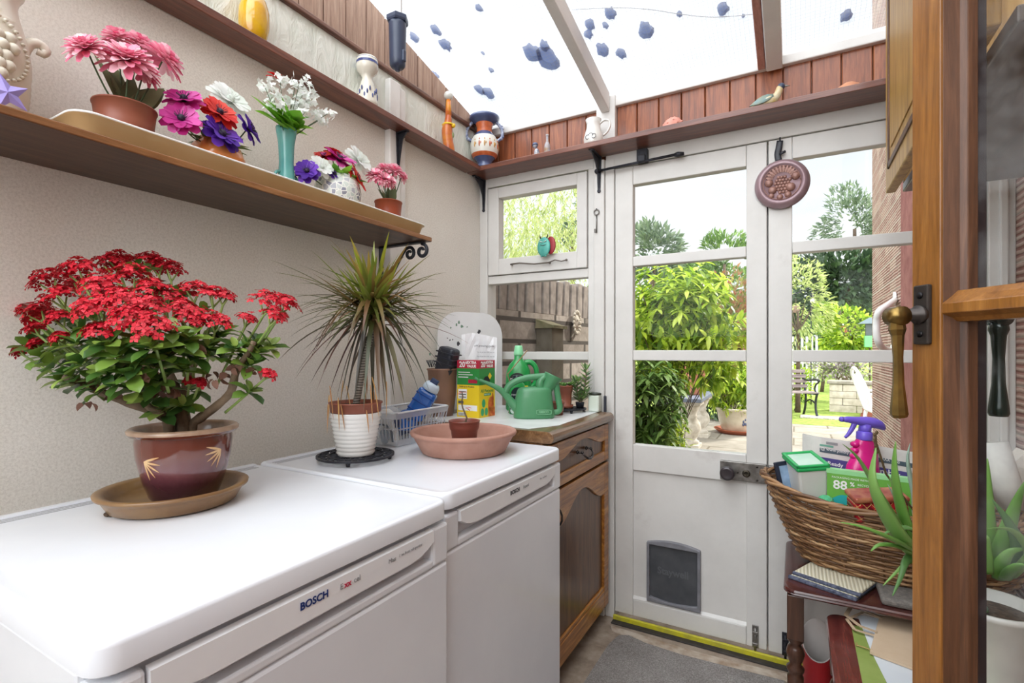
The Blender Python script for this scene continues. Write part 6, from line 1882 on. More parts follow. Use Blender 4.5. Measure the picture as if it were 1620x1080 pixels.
gm = tag(o.build('grey_mat', M('grey_felt', (138, 132, 126), .95, c2=(112, 108, 104), scale=120, bmp=.5)), 'grey felt mat under the right half of the wicker basket', 'mat'); gm.location = (1.735, 1.800, TH)
# wicker basket
BKX, BKY, BZ = 1.640, 1.855, TH + .0225
wb_ = thing('wicker_basket', 'large oval brown wicker basket full of household odds and ends', 'basket', (BKX, BKY, BZ))
BH_ = .215
def bprof(t, z):
    k = z / BH_
    rx = .245 + .110 * k ** .8; ry = .125 + .100 * k ** .8
    lift = .035 * abs(cos(t)) ** 3 * k
    return V(cos(t) * rx, sin(t) * ry, z + lift)
WICK = newmat('wicker')
m, t, n, bb = WICK; g = n.new('ShaderNodeNewGeometry')
t.links.new(ramp(t, g.outputs['Random Per Island'], [(0, (92, 62, 40)), (.4, (134, 98, 66)), (.75, (166, 128, 90)), (1, (200, 164, 122))]), bb.inputs['Base Color']); bb.inputs['Roughness'].default_value = .45
WICK = m
b = MB(); NST = 34; NR = 25
for j in range(NR):
    z = .004 + (BH_ - .022) * j / (NR - 1)
    pts = []
    ns = NST * 4
    for i in range(ns):
        a = 2 * pi * i / ns
        p = bprof(a, z); d = V(p.x / .3, p.y / .2, 0).normalized()
        pts.append(p + d * .0042 * sin(a * NST / 2 + pi * j) + V(0, 0, rnd(-.0008, .0008)))
    # break the ring into withies so each keeps its own colour
    st_i = random.randrange(ns); L_ = ns // 4
    for q in range(4):
        seg = [pts[(st_i + q * L_ + i) % ns] for i in range(L_ + 1)]
        b.tube(seg, .0042, 5)
b.build('weave', WICK, wb_)
b = MB()
for i in range(NST):
    a = 2 * pi * (i + .5) / NST
    b.tube([bprof(a, z_) for z_ in (0, .05, .11, .17, BH_ - .01)], .0036, 5)
b.build('stakes', WICK, wb_)
b = MB()
for s_ in range(3):
    for q in range(6):
        pts = []
        for i in range(20):
            a = 2 * pi * (q / 6) + 2 * pi / 5.5 * i / 19
            p = bprof(a, BH_); d = V(p.x / .3, p.y / .2, 0).normalized()
            ph = a * 9 + 2 * pi * s_ / 3 + q
            pts.append(p + d * .0065 * cos(ph) + V(0, 0, .0065 * sin(ph) - .004))
        b.tube(pts, .0056, 6)
b.build('rim_braid', WICK, wb_)
b = MB(); b.lathe([(0, .004), (1, .004)], n=36, sx=.245, sy=.125); b.build('basket_base', WICK, wb_)
# contents
BT = BZ + .10
def tilt(o, d, rz):
    o.rotation_euler = (V(0, 0, 1).rotation_difference(V(*d)) @ Matrix.Rotation(rz, 3, 'Z').to_quaternion()).to_euler()
WPL = M('cloudy_white_plastic', (226, 226, 220), .35, c2=(214, 214, 208), scale=6)
# slim dark framed screen
p = V(1.380, 1.872, .740); fr_ = thing('framed_panel', 'dark framed panel with a pale blue face tucked in the basket end', 'frame', (p.x, p.y, p.z - .085)); tilt(fr_, (-.20, .02, 1), radians(28))
b = MB(); b.bbox(-.042, .042, -.006, .006, 0, .145, .003); b.build('frame', M('dark_navy_frame', (34, 40, 56), .3), fr_)
b = MB(); b.box(-.030, .030, -.0068, -.006, .012, .132); b.build('picture_face', M('pale_blue_face', (150, 176, 206), .25, c2=(110, 136, 160), scale=14), fr_)
# cereal container
p = at_t(1283, 790, 1.60); cc = thing('lidded_container', 'white plastic container with a green lid standing in the wicker basket', 'container', (p.x - .006, p.y + .012, p.z - .052)); tilt(cc, (-.06, -.17, 1), radians(20)); cc.scale = (.88, .88, 1)
b = MB()
vs = [V(x * k, y * k2, z) for z, k, k2 in ((0, .040, .058), (.172, .048, .068)) for x, y in ((-1, -1), (1, -1), (1, 1), (-1, 1))]
b.add(vs, [(3, 2, 1, 0), (4, 5, 6, 7)] + [(i, (i + 1) % 4, 4 + (i + 1) % 4, 4 + i) for i in range(4)], False)
b.build('container_body', WPL, cc, bevel=.008)
GLID = M('green_lid', (38, 168, 90), .35, c2=(54, 178, 104), scale=9)
b = MB(); b.bbox(-.054, .054, -.074, .074, .168, .182, .006); b.build('lid', GLID, cc)
b = MB(); b.bbox(-.043, .043, -.063, .063, .180, .1835, .002); b.build('lid_panel', M('pale_lid_panel', (178, 218, 194), .35, c2=(206, 226, 212), scale=12), cc)
b = MB()
for sx_ in (-1, 1): b.bbox(sx_ * .048 - .006, sx_ * .048 + .006, -.074, .074, .181, .189, .003)
for sy_ in (-1, 1): b.bbox(-.054, .054, sy_ * .068 - .006, sy_ * .068 + .006, .181, .189, .003)
b.build('lid_rim', GLID, cc)
# newspaper standing at the back
np_ = thing('newspaper', 'folded local newspaper with a purple band standing at the back of the basket', 'newspaper', (0, 0, 0))
A = at_t(1290, 752, 1.66); Bp = at_t(1475, 782, 1.52)
dx_ = (Bp - A); dx_.z = 0; wN = dx_.length; dx_.normalize(); nv = V(dx_.y, -dx_.x, 0)
def npt(s_, z, off=0): return V(A.x, A.y, 0) + dx_ * s_ + V(0, 0, z) + nv * off
zt = at_t(1300, 692, 1.66).z; zb = zt - .16
PAPER = M('newsprint', (226, 224, 218), .8, c2=(210, 208, 204), scale=20)
b = MB(); n_ = 14
for off, dz in ((0, 0), (-.008, .006), (-.016, .002)):
    vs = []
    for i in range(n_ + 1):
        s_ = -.035 + (wN + .06) * i / n_; cv = .012 * sin(i * .5) * 0 + (.03 * max(0, (2 - i) / 2) ** 2)
        vs += [npt(s_, zb, off - cv), npt(s_, zt + dz - .040 * (i / n_) ** 1.2, off - cv)]
    b.add(vs, [(2 * i, 2 * i + 2, 2 * i + 3, 2 * i + 1) for i in range(n_)], False)
b.build('pages', PAPER, np_, solid=.0012)
def strip(s0, s1, z0, z1, off, mat, name, dz0=0):
    b = MB(); k = 8; vs = []
    for i in range(k + 1):
        s_ = s0 + (s1 - s0) * i / k; sl = -.040 * max(0, ((s_ + .035) / (wN + .06))) ** 1.2
        vs += [npt(s_, zt + z0 + sl, off), npt(s_, zt + z1 + sl, off)]
    b.add(vs, [(2 * i, 2 * i + 2, 2 * i + 3, 2 * i + 1) for i in range(k)], False)
    return b.build(name, mat, np_)
SLATE = M('slate_print', (76, 94, 104), .6); PURB = M('purple_print', (82, 74, 142), .6)
strip(.012, wN, -.042, -.028, .0016, SLATE, 'web_strip'); strip(.014, wN, -.098, -.058, .0016, PURB, 'purple_band'); strip(.012, .05, -.022, -.016, .0016, M('teal_strip', (110, 170, 150), .6), 'teal_strip'); strip(.030, .062, -.013, -.005, .0016, GREYMARK, 'grey_strip')
text('lettering', '@ www.yimbly.co.uk', .0125, WHITEP, np_, npt(.068, zt - .039, .0022), dx_ + V(0, 0, -.10), (0, 0, 1), .0002)
text('lettering', 'AAA 2000', .011, WHITEP, np_, npt(.200, zt - .056, .0022), dx_ + V(0, 0, -.16), (0, 0, 1), .0002)
text('lettering', 'Ready', .0175, WHITEP, np_, npt(.055, zt - .082, .0022), dx_ + V(0, 0, -.12), (0, 0, 1), .0002, bold=.0003)
text('lettering', 'Yimbly ...', .027, WHITEP, np_, npt(.200, zt - .095, .0022), dx_ + V(0, 0, -.16), (0, 0, 1), .0002, bold=.0003)
# green printed carton
gp = thing('green_packet', 'green carton printed 88 percent lying in front of the newspaper', 'carton', (0, 0, 0))
A2 = at_t(1308, 770, 1.52); B2 = at_t(1450, 780, 1.39); d2_ = B2 - A2; d2_.z = 0; wG = d2_.length; d2_.normalize(); n2 = V(d2_.y, -d2_.x, 0)
zt2 = at_t(1310, 741, 1.52).z; zb2 = zt2 - .115
b = MB(); q = lambda s_, z, o_=0: V(A2.x, A2.y, 0) + d2_ * s_ + V(0, 0, z) + n2 * o_
b.prism([q(0, zb2), q(wG + .05, zb2), q(wG + .05, zt2 - .004), q(0, zt2 - .004)], -n2 * .026)
b.build('packet_body', M('packet_green', (104, 172, 66), .4, c2=(116, 182, 78), scale=6), gp, bevel=.003)
b = MB(); b.prism([q(-.001, zt2 - .012, .0006), q(wG + .051, zt2 - .012, .0006), q(wG + .051, zt2 + .0005, .0006), q(-.001, zt2 + .0005, .0006)], -n2 * .0275); b.build('packet_edge', M('packet_mint', (150, 216, 150), .4), gp)
text('lettering', '88', .036, WHITEP, gp, q(.034, zt2 - .045, .001), d2_, (0, 0, 1), .0003, bold=.0007)
text('lettering', '%', .017, WHITEP, gp, q(.064, zt2 - .038, .001), d2_, (0, 0, 1), .0003, bold=.0003)
text('lettering', 'PACKAGING MADE WITH', .0078, WHITEP, gp, q(.058, zt2 - .022, .001), d2_, (0, 0, 1), .0002)
text('lettering', 'RECYCLED', .008, WHITEP, gp, q(.096, zt2 - .037, .001), d2_, (0, 0, 1), .0002)
text('lettering', 'CARDBOARD', .008, WHITEP, gp, q(.099, zt2 - .047, .001), d2_, (0, 0, 1), .0002)
b = MB()
pts = [q(.006 + .05 * i / 8, zt2 - .094 + .022 * sin(pi * i / 12), .001) for i in range(9)] + [q(.006 + .05 * (8 - i) / 8, zt2 - .112 + .012 * sin(pi * (8 - i) / 12), .001) for i in range(9)]
b.add(pts, [list(range(18))], False); b.build('teal_swirl', M('teal_swirl', (40, 168, 170), .4), gp)
# pink and purple trigger spray
p = at_t(1362, 736, 1.545); sb = thing('spray_bottle', 'bright pink spray bottle with a purple trigger head in the basket', 'spray bottle', (p.x, p.y, p.z - .105)); sb.rotation_euler = (0, radians(3), radians(28)); sb.scale = (1.03,) * 3
PINKP = M('hot_pink_plastic', (222, 30, 136), .25, c2=(208, 20, 124), scale=6, coat=.3); PURPP = M('purple_plastic', (122, 100, 218), .3, c2=(108, 86, 206), scale=6)
b = MB()
rings = [(.042, .028, 0), (.046, .030, .01), (.048, .030, .075), (.045, .029, .100), (.038, .026, .122), (.034, .022, .140), (.029, .020, .160), (.027, .019, .172), (.020, .018, .180)]
n_ = 28; vs = []; fs = []
for j, (rx, ry, z) in enumerate(rings):
    wig = (0, 0, 0, .0, .004, .006, .004, .001, 0)[j]
    for i in range(n_):
        a = 2 * pi * i / n_; vs.append((rx * cos(a) + wig, ry * sin(a), z))
for j in range(len(rings) - 1):
    for i in range(n_): fs.append((j * n_ + i, j * n_ + (i + 1) % n_, (j + 1) * n_ + (i + 1) % n_, (j + 1) * n_ + i))
fs.append(list(range(n_))[::-1]); b.add(vs, fs, True)
for z in (.128, .146, .164): b.ball((-.026, 0, z), .012, 10, 8, (1, 1.2, .8))
b.build('bottle_body', PINKP, sb)
b = MB(); b.lathe([(0, .178), (.020, .178), (.021, .182), (.021, .200), (.018, .204), (0, .204)], n=20); b.build('collar', PURPP, sb)
b = MB(); b.tube(smooth_path([V(-.066, 0, .236), V(-.050, 0, .236), V(-.020, 0, .234), V(.012, 0, .232), V(.040, 0, .226), V(.058, 0, .212)], 3), [.007, .009, .0105, .011, .012, .013, .0145, .016, .0175, .018, .0185, .018, .016, .013, .009, .004], 12, flat=.85)
b.tube([V(0, 0, .200), V(.002, 0, .226)], [.017, .016], 12); b.build('trigger_head', PURPP, sb)
b = MB(); b.tube(smooth_path([V(-.030, 0, .228), V(-.036, 0, .212), V(-.046, 0, .194), V(-.056, 0, .182)]), [.007, .0068, .0065, .006, .0058, .0055, .005, .0045, .004, .0035], 8, flat=1.2); b.build('trigger', PURPP, sb)
b = MB(); b.tube([V(-.066, 0, .236), V(-.073, 0, .236)], [.0085, .0075], 10); b.build('nozzle', PURPP, sb)
# tartan tin
p = at_t(1388, 800, 1.38); tn = thing('tartan_tin', 'small red tartan tin lying at the front of the wicker basket', 'tin', (p.x, p.y, p.z - .035)); tilt(tn, (-.06, -.18, 1), radians(16))
def tartan():
    m, t, n, b = newmat('tartan_print')
    v = coords(t, (1, 1, 1), rot=(0, radians(38), 0)); sp = n.new('ShaderNodeSeparateXYZ'); t.links.new(v, sp.inputs[0])
    def band(out, per, wd):
        mu = n.new('ShaderNodeMath'); mu.operation = 'MULTIPLY'; mu.inputs[1].default_value = 1 / per; t.links.new(out, mu.inputs[0])
        fr = n.new('ShaderNodeMath'); fr.operation = 'FRACT'; t.links.new(mu.outputs[0], fr.inputs[0])
        lt = n.new('ShaderNodeMath'); lt.operation = 'LESS_THAN'; lt.inputs[1].default_value = wd; t.links.new(fr.outputs[0], lt.inputs[0]); return lt.outputs[0]
    c = mixc(t, band(sp.outputs['X'], .030, .35), (178, 32, 44), (120, 34, 44)); c = mixc(t, band(sp.outputs['Z'], .030, .35), c, (132, 28, 40))
    c = mixc(t, band(sp.outputs['X'], .015, .08), c, (214, 180, 110)); c = mixc(t, band(sp.outputs['Z'], .015, .08), c, (214, 180, 110))
    t.links.new(c, b.inputs['Base Color']); b.inputs['Roughness'].default_value = .2; b.inputs['Metallic'].default_value = .2
    return m
b = MB(); b.bbox(-.064, .064, -.035, .035, 0, .062, .014, 3); b.build('tin_body', tartan(), tn)
b = MB(); b.bbox(-.066, .066, -.037, .037, .060, .076, .012, 3); b.build('tin_lid', M('tin_gold', (188, 130, 92), .3, .3, c2=(150, 60, 52), scale=30), tn)
p = at_t(1352, 803, 1.45); o = MB(); o.bbox(-.030, .030, -.02, .02, 0, .030, .006); o = tag(o.build('pink_packet', M('dull_pink', (186, 52, 96), .5)), 'small pink packet between the container and the green carton', 'packet'); o.location = at_t(1306, 776, 1.57); o.location.z -= .03
o = MB(); o.ball((0, 0, 0), .022, 12, 8, (1, .8, .9)); o = tag(o.build('green_cloth', M('mint_cloth', (74, 170, 120), .8, c2=(96, 190, 140), scale=60, bmp=.6)), 'crumpled mint green cloth low beside the white container', 'cloth'); o.location = at_t(1306, 790, 1.50); o.location.z -= .006
# crumpled newspaper bundle at the right end of the basket
cp = thing('crumpled_newspaper', 'crumpled newspaper bundle seen through the casement glass above the aloe', 'newspaper', tuple(at_t(1605, 765, 1.45)))
bm = bmesh.new(); bmesh.ops.create_icosphere(bm, subdivisions=2, radius=.115)
for v_ in bm.verts: v_.co *= rnd(.5, 1.1); v_.co.x *= .8; v_.co.y *= .7; v_.co.z *= 1.0
b = MB(); b.frombm(bm, False); b.build('paper_bundle', M('newsprint_mottled', (208, 200, 190), .85, c2=(150, 140, 132), scale=18, lo=.5, hi=.7), cp)
b = MB(); b.tube([at_t(1572, 700, 1.36) - cp.location, at_t(1590, 760, 1.34) - cp.location, at_t(1600, 800, 1.34) - cp.location], [.030, .032, .028], 14); b.build('paper_roll', PAPER, cp)
# aloe in a white pot
ax_, ay_ = 1.752, 1.475
al = thing('potted_aloe', 'large green aloe spilling over a white pot behind the open casement', 'potted plant', (ax_, ay_, NH + .001))
b = MB(); b.lathe([(0, 0), (.062, 0), (.066, .012), (.068, .02), (.082, .165), (.086, .168), (.086, .180), (.080, .180), (.076, .15), (0, .15)], n=40); b.build('pot', M('white_pot_glaze', (222, 220, 214), .35, c2=(206, 204, 198), scale=12), al)
b = MB(); b.disc((0, 0, .155), .076, 28); b.build('soil', SOIL, al)
ALOE = leafmat('aloe_green', [(104, 158, 66), (122, 172, 80), (138, 184, 96), (96, 146, 82)], .35, .15, .5)
ALOEG = leafmat('aloe_grey', [(150, 178, 160), (164, 190, 174)], .4, .1)
abase = V(ax_, ay_, NH + .001)
def aleaf(b, pts, w):
    """fleshy tapering leaf, channelled above"""
    P = smooth_path(pts, 4); k = len(P)
    b.tube(P, [w * (1 - (i / (k - 1)) ** 1.6) * (.85 + .3 * min(1, i / 3)) + .0008 for i in range(k)], 10, flat=.42, hint=V(0, 0, 1))
def ap(u, v, t): return at_t(u, v, t) - abase
b = MB()
root = lambda dx=0, dz=0: V(-.02 + dx, 0, .16 + dz)
for pts, w in (([ap(1452, 878, 1.14), ap(1425, 835, 1.10), ap(1388, 775, 1.06), ap(1358, 725, 1.04), ap(1333, 702, 1.03)], .0175),
               ([ap(1452, 880, 1.08), ap(1425, 850, 1.02), ap(1395, 800, 1.0), ap(1380, 755, 1.0), ap(1386, 708, 1.01)], .0235),
               ([ap(1458, 876, 1.12), ap(1436, 835, 1.09), ap(1420, 780, 1.08), ap(1415, 735, 1.08), ap(1417, 698, 1.08)], .019),
               ([ap(1460, 880, 1.10), ap(1432, 862, 1.02), ap(1395, 845, .98), ap(1360, 832, .97), ap(1330, 826, .97)], .0135),
               ([ap(1460, 886, 1.10), ap(1440, 872, 1.05), ap(1412, 862, 1.02), ap(1390, 862, 1.01), ap(1377, 872, 1.01)], .011),
               ([ap(1458, 884, 1.12), ap(1442, 880, 1.08), ap(1432, 890, 1.05), ap(1424, 915, 1.04), ap(1412, 942, 1.03)], .0095),
               ([ap(1458, 884, 1.12), ap(1442, 886, 1.09), ap(1425, 898, 1.07), ap(1397, 926, 1.06)], .007),
               ([ap(1462, 868, 1.15), ap(1446, 838, 1.13), ap(1424, 800, 1.12), ap(1406, 752, 1.12)], .012),
               ([ap(1470, 872, 1.10), ap(1455, 850, 1.06), ap(1437, 835, 1.03), ap(1412, 838, 1.02), ap(1396, 846, 1.02)], .012),
               ([ap(1560, 900, 1.16), ap(1562, 840, 1.14), ap(1562, 780, 1.13), ap(1562, 725, 1.13)], .016),
               ([ap(1575, 900, 1.14), ap(1590, 850, 1.10), ap(1606, 800, 1.08), ap(1622, 760, 1.06)], .017),
               ([ap(1600, 905, 1.14), ap(1612, 870, 1.08), ap(1598, 830, 1.04), ap(1570, 790, 1.03)], .014),
               ([ap(1560, 905, 1.12), ap(1556, 870, 1.10), ap(1558, 850, 1.09), ap(1560, 845, 1.09)], .014),
               ([ap(1600, 912, 1.12), ap(1620, 890, 1.08), ap(1628, 870, 1.05), ap(1600, 838, 1.03), ap(1560, 836, 1.03)], .011),
               ([ap(1580, 915, 1.12), ap(1585, 890, 1.09), ap(1600, 872, 1.07), ap(1625, 868, 1.06)], .013),
               ([ap(1540, 910, 1.16), ap(1530, 850, 1.14), ap(1528, 790, 1.14), ap(1534, 730, 1.14)], .017),
               ([ap(1520, 905, 1.16), ap(1500, 850, 1.14), ap(1484, 790, 1.14), ap(1470, 735, 1.14)], .017),
               ([ap(1590, 915, 1.10), ap(1602, 900, 1.05), ap(1618, 894, 1.03), ap(1640, 905, 1.02)], .012)):
    aleaf(b, [root(rnd(-.01, .01), 0)] + pts[0:] if pts[0].x < -.05 else pts, w)
b.build('leaves', ALOE, al)
b = MB()
aleaf(b, [root(.01), ap(1460, 840, 1.18), ap(1446, 780, 1.17), ap(1436, 730, 1.17), ap(1440, 700, 1.17)], .018); aleaf(b, [root(-.01), ap(1448, 850, 1.16), ap(1425, 805, 1.15), ap(1404, 765, 1.15)], .014)
b.build('grey_leaves', ALOEG, al)
b = MB(); b.tube([root(0, .03), ap(1440, 800, 1.14), ap(1402, 750, 1.12), ap(1386, 700, 1.12), ap(1385, 684, 1.12)], .0022, 6)
for k in range(10): b.ball(ap(1385.5 + rnd(-2, 2), 684 + 3.4 * k, 1.12), .0032, 6, 5, (1, 1, 1.5))
b.build('flower_spike', M('dry_spike', (96, 78, 52), .8), al)
# red tube under the table
rb = thing('red_tube', 'tall red tube with pale lining and slanted mouth standing between the table legs', 'tube', (1.437, 1.800, 0))
REDR = M('red_rubber', (170, 32, 40), .4, c2=(150, 26, 34), scale=6); LIN = M('pale_lining', (206, 200, 196), .7)
b = MB(); n_ = 36; vs = []; fs = []
rings = [(0, .052), (.02, .054), (.12, .050), (.22, .052)]
for z, r in rings: vs += [V(cos(2 * pi * i / n_) * r * .78, sin(2 * pi * i / n_) * r, z) for i in range(n_)]
def mouth(a, r, dz=0): 
    dv = (V(1.38, 0, 0) - V(1.437, 1.8, 0)).normalized()
    e = V(cos(a) * r * .78, sin(a) * r, 0); return e + V(0, 0, .272 - e.dot(dv) * .75 + dz)
vs += [mouth(2 * pi * i / n_, .054) for i in range(n_)]
for j in range(4):
    for i in range(n_): fs.append((j * n_ + i, j * n_ + (i + 1) % n_, (j + 1) * n_ + (i + 1) % n_, (j + 1) * n_ + i))
fs.append(list(range(n_))[::-1]); b.add(vs, fs, True); b.build('tube_body', REDR, rb)
b = MB(); vs = [mouth(2 * pi * i / n_, .054) for i in range(n_)] + [mouth(2 * pi * i / n_, .050, -.001) for i in range(n_)] + [V(cos(2 * pi * i / n_) * .036, sin(2 * pi * i / n_) * .046, .10) for i in range(n_)]
fs = [(j * n_ + (i + 1) % n_, j * n_ + i, (j + 1) * n_ + i, (j + 1) * n_ + (i + 1) % n_) for j in range(2) for i in range(n_)] + [[2 * n_ + i for i in range(n_)]]
b.add(vs, fs, True); b.build('lining', LIN, rb)
# paper bag, sheet and twig on the low table
SHEET = M('pale_sheet', (214, 220, 226), .5, c2=(204, 210, 218), scale=5)
def tz(u, v, z=NH + .0012): return at_z(u, v, z)
o = MB(); P = [tz(1356, 972), tz(1425, 986), tz(1462, 1000), tz(1462, 1090), tz(1408, 1090), tz(1378, 1030)]
o.prism(P, (0, 0, .0014)); tag(o.build('loose_sheet', SHEET), 'pale blue white sheet lying under the brown paper bag', 'sheet')
pbz = NH + .004
kb_ = thing('paper_bag', 'folded brown paper bag with flat handles on the low table', 'bag', (0, 0, 0))
KRAFT = M('kraft_paper', (196, 172, 144), .85, c2=(206, 184, 158), scale=10, bmp=.15); KRAFT2 = M('kraft_handle', (188, 164, 136), .85)
b = MB(); b.prism([tz(1392, 976, pbz), tz(1448, 984, pbz), tz(1500, 995, pbz), tz(1500, 1075, pbz), tz(1445, 1060, pbz), tz(1376, 1034, pbz)], (0, 0, .006)); b.build('bag_body', KRAFT, kb_)
def band(pts, wd, z, mat):
    b = MB(); Q = [tz(u, v, z + dz) for u, v, dz in pts]
    for a, c in zip(Q[:-1], Q[1:]):
        d = (c - a).normalized(); s_ = V(-d.y, d.x, 0) * wd / 2
        b.prism([a - s_, c - s_, c + s_, a + s_], (0, 0, .0012))
    b.build('bag_handle', mat, kb_)
band([(1396, 978, .006), (1362, 962, .010), (1348, 957, .010), (1338, 973, .010), (1360, 990, .010), (1388, 1000, .007)], .010, pbz, KRAFT2)
band([(1398, 980, .004), (1366, 968, .006), (1340, 980, .005), (1352, 996, .004), (1386, 1006, .004)], .008, pbz, KRAFT2)
o = MB(); o.tube([tz(1354, 1020, NH + .004), tz(1362, 1022, NH + .005), tz(1373, 1026, NH + .006), tz(1380, 1028, NH + .009)], .0016, 6); o.tube([tz(1356, 1020, NH + .004), tz(1355, 1016, NH + .006)], .0013, 5)
tag(o.build('twig', M('dry_twig', (168, 148, 92), .8)), 'little dry twig lying on the green leather beside the paper bag', 'twig')
# wall cupboard on the right wall
GOLDW = wood('golden_cupboard_wood', [(146, 104, 40), (184, 140, 66), (204, 164, 92)], 'Z', 4, .45, .05)
DKU = wood('cupboard_dark', [(72, 54, 40), (96, 74, 58), (110, 90, 74)], 'Y', 4, .4, .2)
wc_ = thing('wall_cupboard', 'golden varnished wall cupboard with a moulded door high on the right', 'cupboard', (1.60, .93, 1.600))
b = MB(); b.bbox(.040, .366, 0.0, .84, 0, .024, .003); b.build('bottom_board', DKU, wc_)
b = MB(); b.bbox(.040, .366, .822, .84, .025, .60, .002); b.build('side_panel', GOLDW, wc_)
b = MB(); b.bbox(.002, .026, .0, .845, .003, .62, .003); d_ = b.build('door', GOLDW, wc_)
b = MB()
for a0_, a1_, z0_, z1_ in ((.055, .79, .056, .072), (.055, .79, .550, .566)): b.bbox(-.0015, .004, a0_, a1_, z0_, z1_, .001)
for a0_ in (.055, .774): b.bbox(-.0015, .004, a0_, a0_ + .016, .056, .566, .001)
b.build('moulding', CASED, d_)
b = MB(); b.bbox(-.001, .004, .10, .745, .10, .52, .001); b.build('door_panel', GOLDW, d_)
# doormat
def carpet():
    m, t, n, b = newmat('grey_carpet')
    f = noise(t, coords(t), 210, 6, .8)
    f2 = noise(t, coords(t), 6, 4, .6)
    c = ramp(t, f, [(.32, (116, 110, 106)), (.5, (158, 152, 148)), (.68, (200, 194, 190))])
    c = mixc(t, .4, c, ramp(t, f2, [(.3, (150, 145, 142)), (.7, (255, 255, 255))]), 'MULTIPLY')
    t.links.new(c, b.inputs['Base Color']); b.inputs['Roughness'].default_value = 1; bump(t, b, f, .8, .006)
    return m
b = MB(); b.prism([(.735, .30, 0), (1.345, .30, 0), (1.345, 1.995, 0), (1.20, 1.985, 0), (1.0, 1.975, 0), (.86, 1.985, 0), (.79, 2.005, 0), (.755, 1.985, 0), (.74, 1.9, 0)], (0, 0, .008))
tag(b.build('doormat', carpet()), 'grey speckled carpet mat on the floor before the white doors', 'mat')
# ================================================================== GARDEN
random.seed(77)
def paving_mat():
    m, t, n, b = newmat('paving_stone')
    v = coords(t)
    br = n.new('ShaderNodeTexBrick'); br.inputs['Scale'].default_value = 1; br.inputs['Brick Width'].default_value = .9; br.inputs['Row Height'].default_value = .6; br.inputs['Mortar Size'].default_value = .012
    br.inputs['Color1'].default_value = lin((152, 144, 132)); br.inputs['Color2'].default_value = lin((168, 160, 148)); br.inputs['Mortar'].default_value = lin((116, 106, 90))
    t.links.new(v, br.inputs['Vector'])
    f = noise(t, v, 5, 8, .7)
    c = mixc(t, .5, br.outputs['Color'], ramp(t, f, [(.3, (150, 140, 124)), (.65, (255, 255, 255))]), 'MULTIPLY')
    t.links.new(c, b.inputs['Base Color']); b.inputs['Roughness'].default_value = .9; bump(t, b, f, .3, .01)
    return m
b = MB(); b.box(-6, 6, D + .085, 9.3, -.14, -.02); struct(b.build('ground_paving', paving_mat()))
def lawn_mat():
    m, t, n, b = newmat('lawn_grass')
    f = noise(t, coords(t), 12, 8, .75)
    t.links.new(ramp(t, f, [(.3, (96, 118, 44)), (.5, (138, 160, 66)), (.7, (178, 190, 98))]), b.inputs['Base Color']); b.inputs['Roughness'].default_value = 1; bump(t, b, f, .8, .03)
    return m
b = MB(); b.box(-20, 20, 9.3, 60, -.14, -.015); struct(b.build('ground_lawn', lawn_mat()))
GRAVEL = M('pale_gravel', (206, 198, 184), .9, c2=(150, 140, 126), scale=45, bmp=.9, bscale=60)
b = MB(); p = at_z(1330, 664, -.02); b.bbox(p.x - .6, p.x + .5, p.y - .10, p.y + .22, -.02, .012, .01)
struct(b.build('trim_18', GRAVEL))
# garden wall on the left
STONE = ribbed_brick('weathered_brick', [(140, 132, 124), (172, 162, 152), (196, 186, 176)], .42, .135, 0, (84, 78, 72), axis='YZ', joint=.016)
SOLD = ribbed_brick('soldier_brick', [(98, 86, 78), (128, 114, 104), (150, 136, 126)], .095, 2.0, 0, (70, 60, 54), axis='YZ')
gx = lambda y: 1.38 - 1.55 + .12 * (y - 2.2)
b = MB()
b.prism([(gx(2.25), 2.25, -.1), (gx(4.45), 4.45, -.1), (gx(4.45), 4.45, 1.40), (gx(2.25), 2.25, 1.40)], (-.2, 0, 0))
struct(b.build('wall_garden', STONE))
b = MB()
y = 2.26
while y < 4.44:
    h = 1.645 + rnd(-.012, .012)
    b.prism([(gx(y) - rnd(0, .012), y + .003, 1.402), (gx(y) - rnd(0, .012), y + .088, 1.402), (gx(y), y + .088, h), (gx(y), y + .003, h)], (-.19, 0, 0)); y += .093
struct(b.build('trim_19', M('soldier_course', (168, 158, 150), .9, c2=(132, 124, 118), scale=14, bmp=.5), bevel=.004))
b = MB(); yp = 2.98; b.box(gx(yp), gx(yp) + .11, yp - .08, yp + .10, -.1, 1.30)
b.m = 1; b.prism([(gx(yp) - .0, yp - .10, 1.30), (gx(yp) + .13, yp - .10, 1.30), (gx(yp) + .13, yp + .12, 1.30), (gx(yp), yp + .12, 1.30)], (0, 0, .018)); b.prism([(gx(yp), yp - .09, 1.318), (gx(yp) + .12, yp - .09, 1.318), (gx(yp), yp - .09, 1.360)], (0, .20, 0))
struct(b.build('trim_20', [M('pier_stone', (112, 104, 92), .9, c2=(86, 78, 66), scale=10, bmp=.4), M('mossy_cap', (128, 118, 94), .95, c2=(98, 96, 68), scale=18, bmp=.6)]))
pl = thing('wall_plaque', 'pale stone face plaque fixed on the sunlit part of the garden wall', 'plaque', (gx(3.40) + .022, 3.40, 1.36)); pl.scale = (.75, .75, .75)
PLQ = M('pale_cast_stone', (206, 198, 184), .85, c2=(172, 162, 146), scale=30, bmp=.4)
b = MB(); b.ball((0, 0, 0), .075, 18, 12, (.35, .8, 1.0)); b.build('plaque_face', PLQ, pl)
b = MB()
for k in range(16):
    a = 2 * pi * k / 16; b.ball((.008, cos(a) * .082, sin(a) * .104), .020, 8, 6, (.6, 1, 1))
b.build('plaque_rays', PLQ, pl)
b = MB(); b.ball((.030, 0, -.005), .014, 8, 6, (1, .7, 1.4)); b.ball((.024, 0, -.040), .016, 8, 6, (.5, 1.2, .4))
for s_ in (-1, 1): b.ball((.024, s_ * .024, .022), .010, 8, 6)
